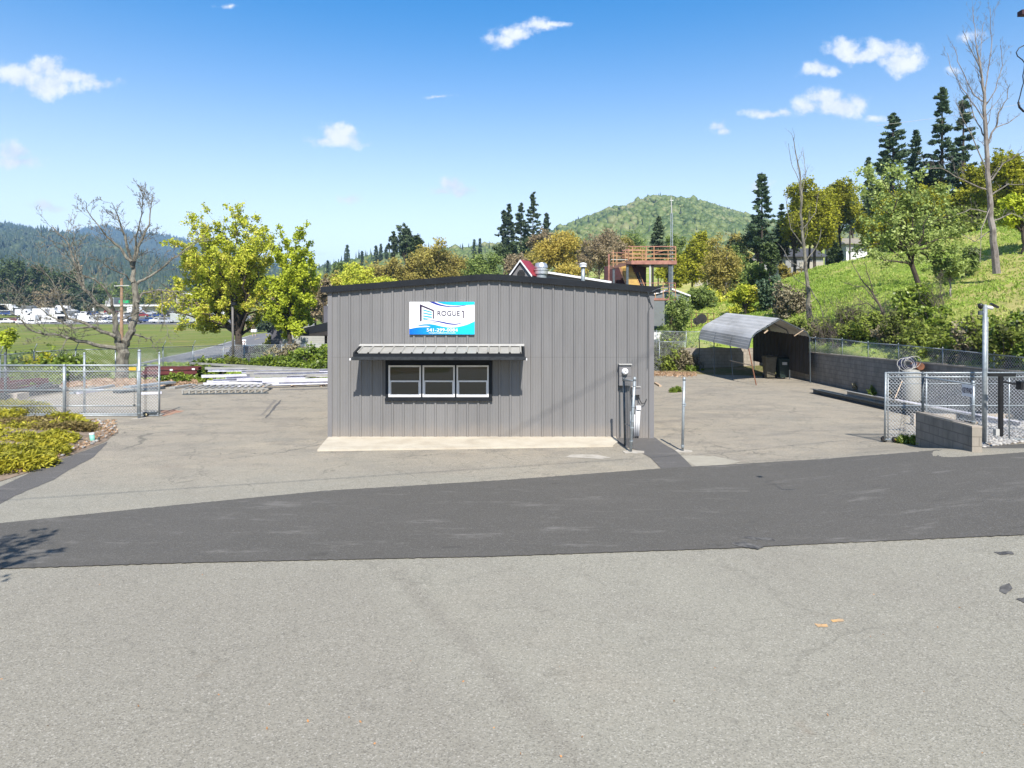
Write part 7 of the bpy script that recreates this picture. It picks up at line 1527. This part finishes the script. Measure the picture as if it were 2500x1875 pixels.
bare('bare_tree', 'slender bare tree standing behind the carport', 44, [(1976,812),(1973,740),(1970,680),(1962,600),(1956,540),(1957,480),(1952,420),(1943,370),(1936,335)], .16,
     [([(1955,500),(1948,440),(1930,390),(1925,350)], .03), ([(1957,490),(1965,420),(1960,360)], .03), ([(1960,560),(1990,520),(1998,470)], .03), ([(1962,600),(1930,560),(1920,500),(1925,450)], .04), ([(1966,640),(1995,600),(2005,560)], .035),
      ([(1968,660),(1930,640),(1905,600)], .035), ([(1970,700),(1940,680),(1920,650)], .03), ([(1972,740),(1990,790),(2003,860)], .06), ([(1970,690),(2000,740),(2020,800)], .04), ([(1960,580),(1975,540),(1980,500)], .03)], 'bark', 3, .8)
bare('bare_tree', 'leaning dead sapling on the slope left of the poplar', 35, [(2190,850),(2175,800),(2155,760),(2130,715),(2100,680),(2080,640)], .10,
     [([(2160,770),(2120,740),(2090,745),(2060,760)], .03), ([(2150,750),(2110,700),(2060,690)], .03), ([(2175,800),(2130,790),(2110,830)], .03), ([(2130,715),(2120,670),(2110,640)], .03), ([(2170,790),(2190,740),(2230,700)], .03)], 'twig', 2, 1.0, up=.1)
for k, (px, py, w, h) in enumerate(((2010, 850, 60, 120), (2060, 860, 50, 110), (2110, 850, 50, 90), (1900, 800, 40, 60), (2150, 845, 60, 80), (2290, 840, 50, 90))):
    p = P(px, py, 36-k*.6); z0 = H(max(16.3, p.x), p.y); t = thing('dead_shrub', ('dry twiggy shrub above the wall beside the carport','second dry twiggy shrub above the wall','third dry twiggy shrub above the wall','dry weeds behind the carport ridge','dry shrub at the foot of the dead sapling','dry shrub beside the ivy clump')[k], 'shrub', (max(16.3, p.x), p.y, z0)); mb = MB()
    for j in range(26):
        e = Vector((max(16.3, p.x)+rt.gauss(0, w*.5*.021), p.y+rt.gauss(0, .5), z0+h*.021*rt.uniform(.4, 1.1))); q = limb(mb, (max(16.3, p.x)+rt.gauss(0, .2), p.y+rt.gauss(0, .2), z0-.1), e, .014, .004, .12, 4, 3, .05); twigs(mb, q, .008, 0, .8, .2, .4)
    mb.build('stem', M['twig'], t)
# bramble bank along the wall
nb = 26
for k in range(nb):
    y = 18.5+k*.95+rt.uniform(-.3, .3); x = 16.9+rt.uniform(-.2, .8)+(.4 if k % 2 else 0)-(.75 if y < 27 else 0); z = H(x, y); hh = rt.uniform(.55, .95)*(1.35 if y < 27 else 1)
    lf = M['l_bramble'] if k % 7 else M['l_dead']
    if y < 24 and k % 2: lf = M['l_ivy']
    bush('tangled bramble in the bank along the top of the retaining wall', x, y, z-.1, .95, .8, hh, lf, 2300, .10, 'bramble', 'bramble', 'brambles along the top of the retaining wall')
for k in range(9):
    y = 20+k*2.2; x = 18.6+rt.uniform(-.3, .9); bush('leafy green bramble in the second row above the wall', x, y, H(x, y)-.1, .9, .9, .6, M['l_ivy'] if k % 2 else M['l_bramble'], 1500, .11, 'bramble', 'bramble', 'leafy brambles in the second row')
# dark ivy against the corner between building and block wall
for k, (px, py, w, h, lf, lb) in enumerate(((1625, 905, .9, .9, 'l_ivy', 'bright green bramble at the foot of the chain link fence'), (1660, 905, 1.0, 1.1, 'l_ivy', 'larger bright green bramble beside the block wall end'), (1690, 908, .6, .5, 'l_ivy', 'low green bramble in front of the pale wall end'), (1630, 870, 1.3, 1.9, 'l_bramble', 'dark tangled shrub right of the building corner'), (1660, 850, 1.2, 1.6, 'l_dead', 'dry brown shrub behind the bright brambles'))):
    p = G(px, py) if k < 3 else P(px, 905, 43.0); bush(lb, p.x, p.y, 0, w, .5, h*.6, M[lf], 3800, .11, 'bramble', 'bramble')
broad('feathery grey green tree in front of the grey shed', 1645, 690, 880, 86, 46, M['l_green'], name='willow_shrub', n=3600, size=.08, lobes=22, tr=.06, gap=1.6, bz=.0, aspect=3)
# weeds at wall foot
for k, (px, py) in enumerate(((2045, 940), (2092, 955), (2135, 965), (2172, 978), (2020, 936), (2115, 948), (1655, 957), (2262, 1090), (2238, 1086), (2205, 1082), (1642, 958))):
    p = G(px, py); s = .22 if k < 6 else .09; bush('weed tuft at the foot of the retaining wall' if k < 6 else 'small green weed growing from the asphalt', p.x, p.y, 0 if k < 7 else p.z, s*1.4, s, s*1.3, M['l_dead'] if k % 2 and k < 6 else M['l_ivy'], 240, .035, 'weed', 'weed', 'weeds at the retaining wall foot' if k < 6 else 'weeds in the asphalt', lobes=5, up=True, stems=False, aspect=5)
# left ivy and hedges
ivy = [(-10,930,34,1.6,1.3),(30,935,34,1.6,1.5),(75,935,35,1.7,1.7),(120,930,36,1.7,1.8),(160,925,37,1.6,1.7),(200,925,38,1.4,1.4),(232,928,38,1.0,.9),(50,925,36,1.7,1.9),(110,905,38,1.6,2.0)]
for k, (px, py, Y, r, h) in enumerate(ivy):
    p = P(px, 0, Y); bush('bushy green ivy along the back fence behind the left gate', p.x, Y, H(p.x, Y)-.05, r, .9, h*.62, M['l_ivy'] if k != 7 else M['l_oak'], 4200, .13, 'ivy_bush', 'ivy', 'ivy bushes along the left back fence')
for k, (px, Y, r, h, lf) in enumerate(((505,47,1.6,.7,'l_ivy'),(560,49,1.6,.6,'l_bramble'),(610,50,1.8,.7,'l_ivy'),(665,50,1.8,.8,'l_ivy'),(720,50,1.9,.9,'l_ivy'),(765,49,1.8,1.0,'l_ivy'),(805,48,1.8,1.0,'l_ivy'),(745,47,1.5,.6,'l_ivy'),(790,46,1.5,.6,'l_ivy'),(700,53,1.4,1.2,'l_dead'))):
    p = P(px, 0, Y); bush('low green ivy in front of the back fence' if lf != 'l_dead' else 'reddish dry shrub in front of the pale building', p.x, Y, H(p.x, Y)-.1, r, .9, h, M[lf], 3600, .15, 'ivy_bush' if lf != 'l_dead' else 'shrub', 'ivy' if lf != 'l_dead' else 'shrub', 'low ivy bushes in front of the back fence' if lf != 'l_dead' else None)
for k, (px, Y, r, h) in enumerate(((640,60,2.2,1.5),(680,61,2.2,1.4),(600,62,1.6,1.0),(655,72,1.5,2.2))):
    p = P(px, 0, Y); bush(('dark clipped hedge behind the back fence','dark hedge next to the pale building','low dark shrub beside the dark blue car','rounded brown green shrub at the building corner')[k], p.x, Y, H(p.x, Y)-.1, r, 1.0, h*.6, M['l_fir'] if k != 3 else M['l_oak'], 3600, .16, 'hedge', 'hedge')
for k, (px, py, s) in enumerate(((425, 930, .5), (470, 928, .5), (445, 934, .4), (395, 933, .35), (480, 921, .5), (510, 926, .4), (540, 912, .5), (500, 908, .5))):
    p = G(px, py); bush('leafy green weeds growing between the steel stacks', p.x, p.y, 0, s*1.5, s, s*.55, M['l_ivy'], 700, .10, 'weed', 'weed', 'weeds between the steel stacks', lobes=6)
p = P(15, 0, 60); broad('small green shrub tree at the left edge before the field', 15, 795, 850, 60, 55, M['l_bright'], name='small_tree', n=1800, size=.16, lobes=8, tr=.05)
# junipers in the bed
jun = [(-60,1130,1.1),(0,1125,1.0),(55,1120,.9),(20,1090,1.0),(95,1090,.9),(-40,1080,1.1),(50,1062,1.0),(120,1062,.8),(165,1052,.75),(95,1045,.9),(10,1050,.9),(150,1035,.6),(185,1060,.5),(0,1150,.8),(60,1140,.6),(110,1110,.5),(140,1085,.5),(40,1008,.9),(75,1012,.7),(0,1012,.9),(-50,1030,1.1)]
for k, (px, py, r) in enumerate(jun):
    p = G(px, py); z = .08 if k < 17 else .12; lf = M['l_juniper'] if k not in (9, 7, 10, 12) else M['l_junbrown']
    t = thing('juniper', 'spreading golden juniper in the bed before the left gate', 'juniper', (p.x, p.y, z), 'golden junipers in the planting bed')
    m_ = 120; a = rg.uniform(0, 6.283, m_); rr = r*np.sqrt(rg.uniform(0, 1, m_)); zz_ = z+.02+.19*(1-(rr/r)**1.6)*rg.uniform(.4, 1.1, m_)*(1.0 if k < 17 else 1.4)
    c = np.stack([p.x+rr*np.cos(a), p.y+rr*np.sin(a)*.8, zz_], -1); d = np.stack([np.cos(a), np.sin(a), np.full(m_, .35)], -1)
    leaves('foliage', lf, c, .11, 34, .036, 3.2, t, 0, d, .6)
    mb = MB()
    for i in range(0, m_, 5): mb.tube([(p.x, p.y, z), tuple(c[i])], [.012, .004], 3, False)
    mb.build('stem', M['twig'], t)
# litter, twigs
def litter(name, label, region, n, size, mat, dz=.02):
    c = []
    for _ in range(n):
        px, py = region(); p = G(px, py); c.append((p.x, p.y, p.z+dz))
    return tag(leaves(name, mat, np.array(c), np.array([[.02, .02, .012]]*n), 1, size, 1.5), label, 'leaf litter', kind='stuff')
def reg1():
    while True:
        px, py = rt.uniform(0, 285), rt.uniform(1028, 1160)
        if py < pl([(0,1170),(75,1150),(145,1120),(211,1096),(285,1060)], px)-1: return px, py
litter('leaf_litter', 'pale dead leaves in the planting bed', reg1, 4200, .05, M['l_litter'], .06)
litter('leaf_litter', 'dead leaves along the back edge of the lot', lambda: (rt.uniform(150, 480), rt.gauss(935, 4)), 3000, .14, M['l_litter'], .03)
litter('leaf_litter', 'dead leaves before the brambles at the right building corner', lambda: (rt.uniform(1596, 1700), rt.gauss(912, 3)), 1500, .09, M['l_litter'], .03)
litter('fallen_needles', 'orange pine needles scattered over the near asphalt', lambda: (rt.uniform(0, 2500), rt.uniform(1400, 1870)), 45, .016, mt('orange needles', (.42,.22,.09), (.34,.16,.07), 4, .8), .006)
pos = []; sc = []
for _ in range(500):
    px, py = reg1(); p = G(px, py); s = rt.uniform(.02, .06); pos.append((p.x, p.y, p.z+.05)); sc.append((s*1.2, s, s*.7))
tag(scatter('gravel', ICO1, pos, sc, M['rock'], .16), 'small stones in the planting bed', 'gravel', kind='stuff')
# grass tufts on the slope and the field edge
def tufts(name, label, region, n, size, mat, lean=.5):
    c = np.array([region() for _ in range(n)]); z = terrain(c[:, 0], c[:, 1]); c3 = np.stack([c[:, 0], c[:, 1], z+size*.4], -1)
    return tag(leaves(name, mat, c3, np.array([[.10, .10, .02]]*n), 4, size*.34, 3.2, None, 0, np.tile([[0, 0, 1.0]], (n, 1)), lean), label, 'grass', kind='stuff')
def rslope():
    while True:
        x, y = rt.uniform(16.3, 40), rt.uniform(22, 62)
        if x < y*.78: return x, y
tufts('grass', 'tufts of grass over the hillside', rslope, 12000, .15, M['l_tuft'])
tufts('grass', 'taller grass on the slope behind the carport', lambda: (rt.uniform(11.5, 27), rt.uniform(44, 75)), 6000, .20, M['l_tuft'])
tufts('grass', 'weeds along the back fence', lambda: (rt.uniform(-30, -7), rt.uniform(37, 58)), 6000, .28, M['l_tuft'])
# the tree whose branch shade falls on the lower left road, and what stands behind the camera
ST_ = thing('shade_tree', 'leafy tree just outside the lower left of the view', 'tree', (-11.5, 2.2, 0)); mb = MB()
tp = limb(mb, (-11.5, 2.2, -.1), (-11, 2.6, 3.2), .2, .15, .03, 5, 8); tips = []
offs = TS/1.09
cs_ = []
for (px, py, h) in ((0,1385,5.4),(40,1345,5.6),(85,1325,5.9),(140,1345,5.2),(5,1335,6.0),(-60,1360,6.2),(-50,1400,5.5),(60,1370,5.3),(-30,1415,5.0),(100,1312,6.2),(25,1315,6.4)):
    e = G(px, py)+offs*h; q = limb(mb, tp[-1], e, .06, .012, .06, 6, 5); twigs(mb, q[4:], .02, 1, .8, .1, .4, tips); cs_ += [tuple(q[-1])]*3
mb.build('trunk', M['barkdark'], ST_)
leaves('crown', M['l_bright'], np.array(cs_+[tuple(q) for q in tips[::16]]), .12, 6, .08, 1.7, ST_)
for k, (x, y, r) in enumerate(((-26,-34,6),(-10,-40,7),(8,-44,7),(24,-38,6),(40,-46,8),(-44,-40,8))):
    t = thing('tree', ('green tree behind the viewpoint, far left','green tree behind the viewpoint, left','green tree behind the viewpoint, middle','green tree behind the viewpoint, right','green tree behind the viewpoint, far right','large tree behind the viewpoint at the outer left')[k], 'tree', (x, y, H(x, y)))
    lc, cpp = crown_pts((x, y, H(x, y)+r*1.1), (r, r, r*.9), 14, 220, .4); leaves('crown', M['l_green'], cpp, .9, 14, .6, 1.4, t); mb = MB(); limb(mb, (x, y, H(x, y)-.3), (x, y, H(x, y)+r), .35, .2); mb.build('trunk', M['barkdark'], t)

# ------------------------------------------------------------ telling look-alikes apart
ORD = 'first second third fourth fifth sixth seventh eighth ninth tenth eleventh twelfth thirteenth fourteenth fifteenth sixteenth seventeenth eighteenth nineteenth twentieth twenty-first twenty-second twenty-third twenty-fourth twenty-fifth twenty-sixth twenty-seventh twenty-eighth'.split()
def relabel(group, key, text):
    L_ = sorted([o for o in C.objects if o.parent is None and o.get('group') == group], key=key)
    for o, w in zip(L_, ORD): o['label'] = text % w
relabel('brambles along the top of the retaining wall', lambda o: -o.location.y, '%s tangled bramble on the wall top, counted from the carport')
relabel('leafy brambles in the second row', lambda o: -o.location.y, '%s leafy bramble of the upper row, counted from the carport')
relabel('golden junipers in the planting bed', lambda o: (o.location.x+12.5)**2+(o.location.y-18.5)**2, '%s nearest spreading juniper to the mint green pipe')
relabel('ivy bushes along the left back fence', lambda o: o.location.x/o.location.y, '%s green ivy bush from the left behind the sliding gate')
relabel('low ivy bushes in front of the back fence', lambda o: o.location.x/o.location.y, '%s low ivy bush from the left before the back fence')
relabel('white purlins in the loose pile', lambda o: o.location.y, '%s white purlin from the front of the loose pile')
relabel('grey purlins in the loose pile', lambda o: o.location.y, '%s weathered grey purlin from the front of the loose pile')
relabel('red purlins in the stack beyond the gate', lambda o: (round(-o.location.z, 1), o.location.y), '%s red purlin of the far stack, counted from its top front')
relabel('red purlins at the left edge behind the gate', lambda o: (round(-o.location.z, 1), o.location.y), '%s red purlin behind the gate, counted from its top front')
relabel('dark beams behind the gate', lambda o: o.location.y, '%s long dark beam behind the gate, counted from the front')
relabel('timber bearers under the purlin pile', lambda o: o.location.x/o.location.y, '%s timber bearer from the left under the purlin pile')
relabel('weeds at the retaining wall foot', lambda o: -o.location.y, '%s weed tuft at the retaining wall foot, counted from the carport')
relabel('weeds in the asphalt', lambda o: o.location.x/o.location.y, '%s small weed in the right lot asphalt, counted from the left')
relabel('weeds between the steel stacks', lambda o: o.location.x/o.location.y, '%s leafy weed from the left among the steel stacks')
relabel('steel channels by the retaining wall', lambda o: o.location.x, '%s long steel channel from the left by the retaining wall')
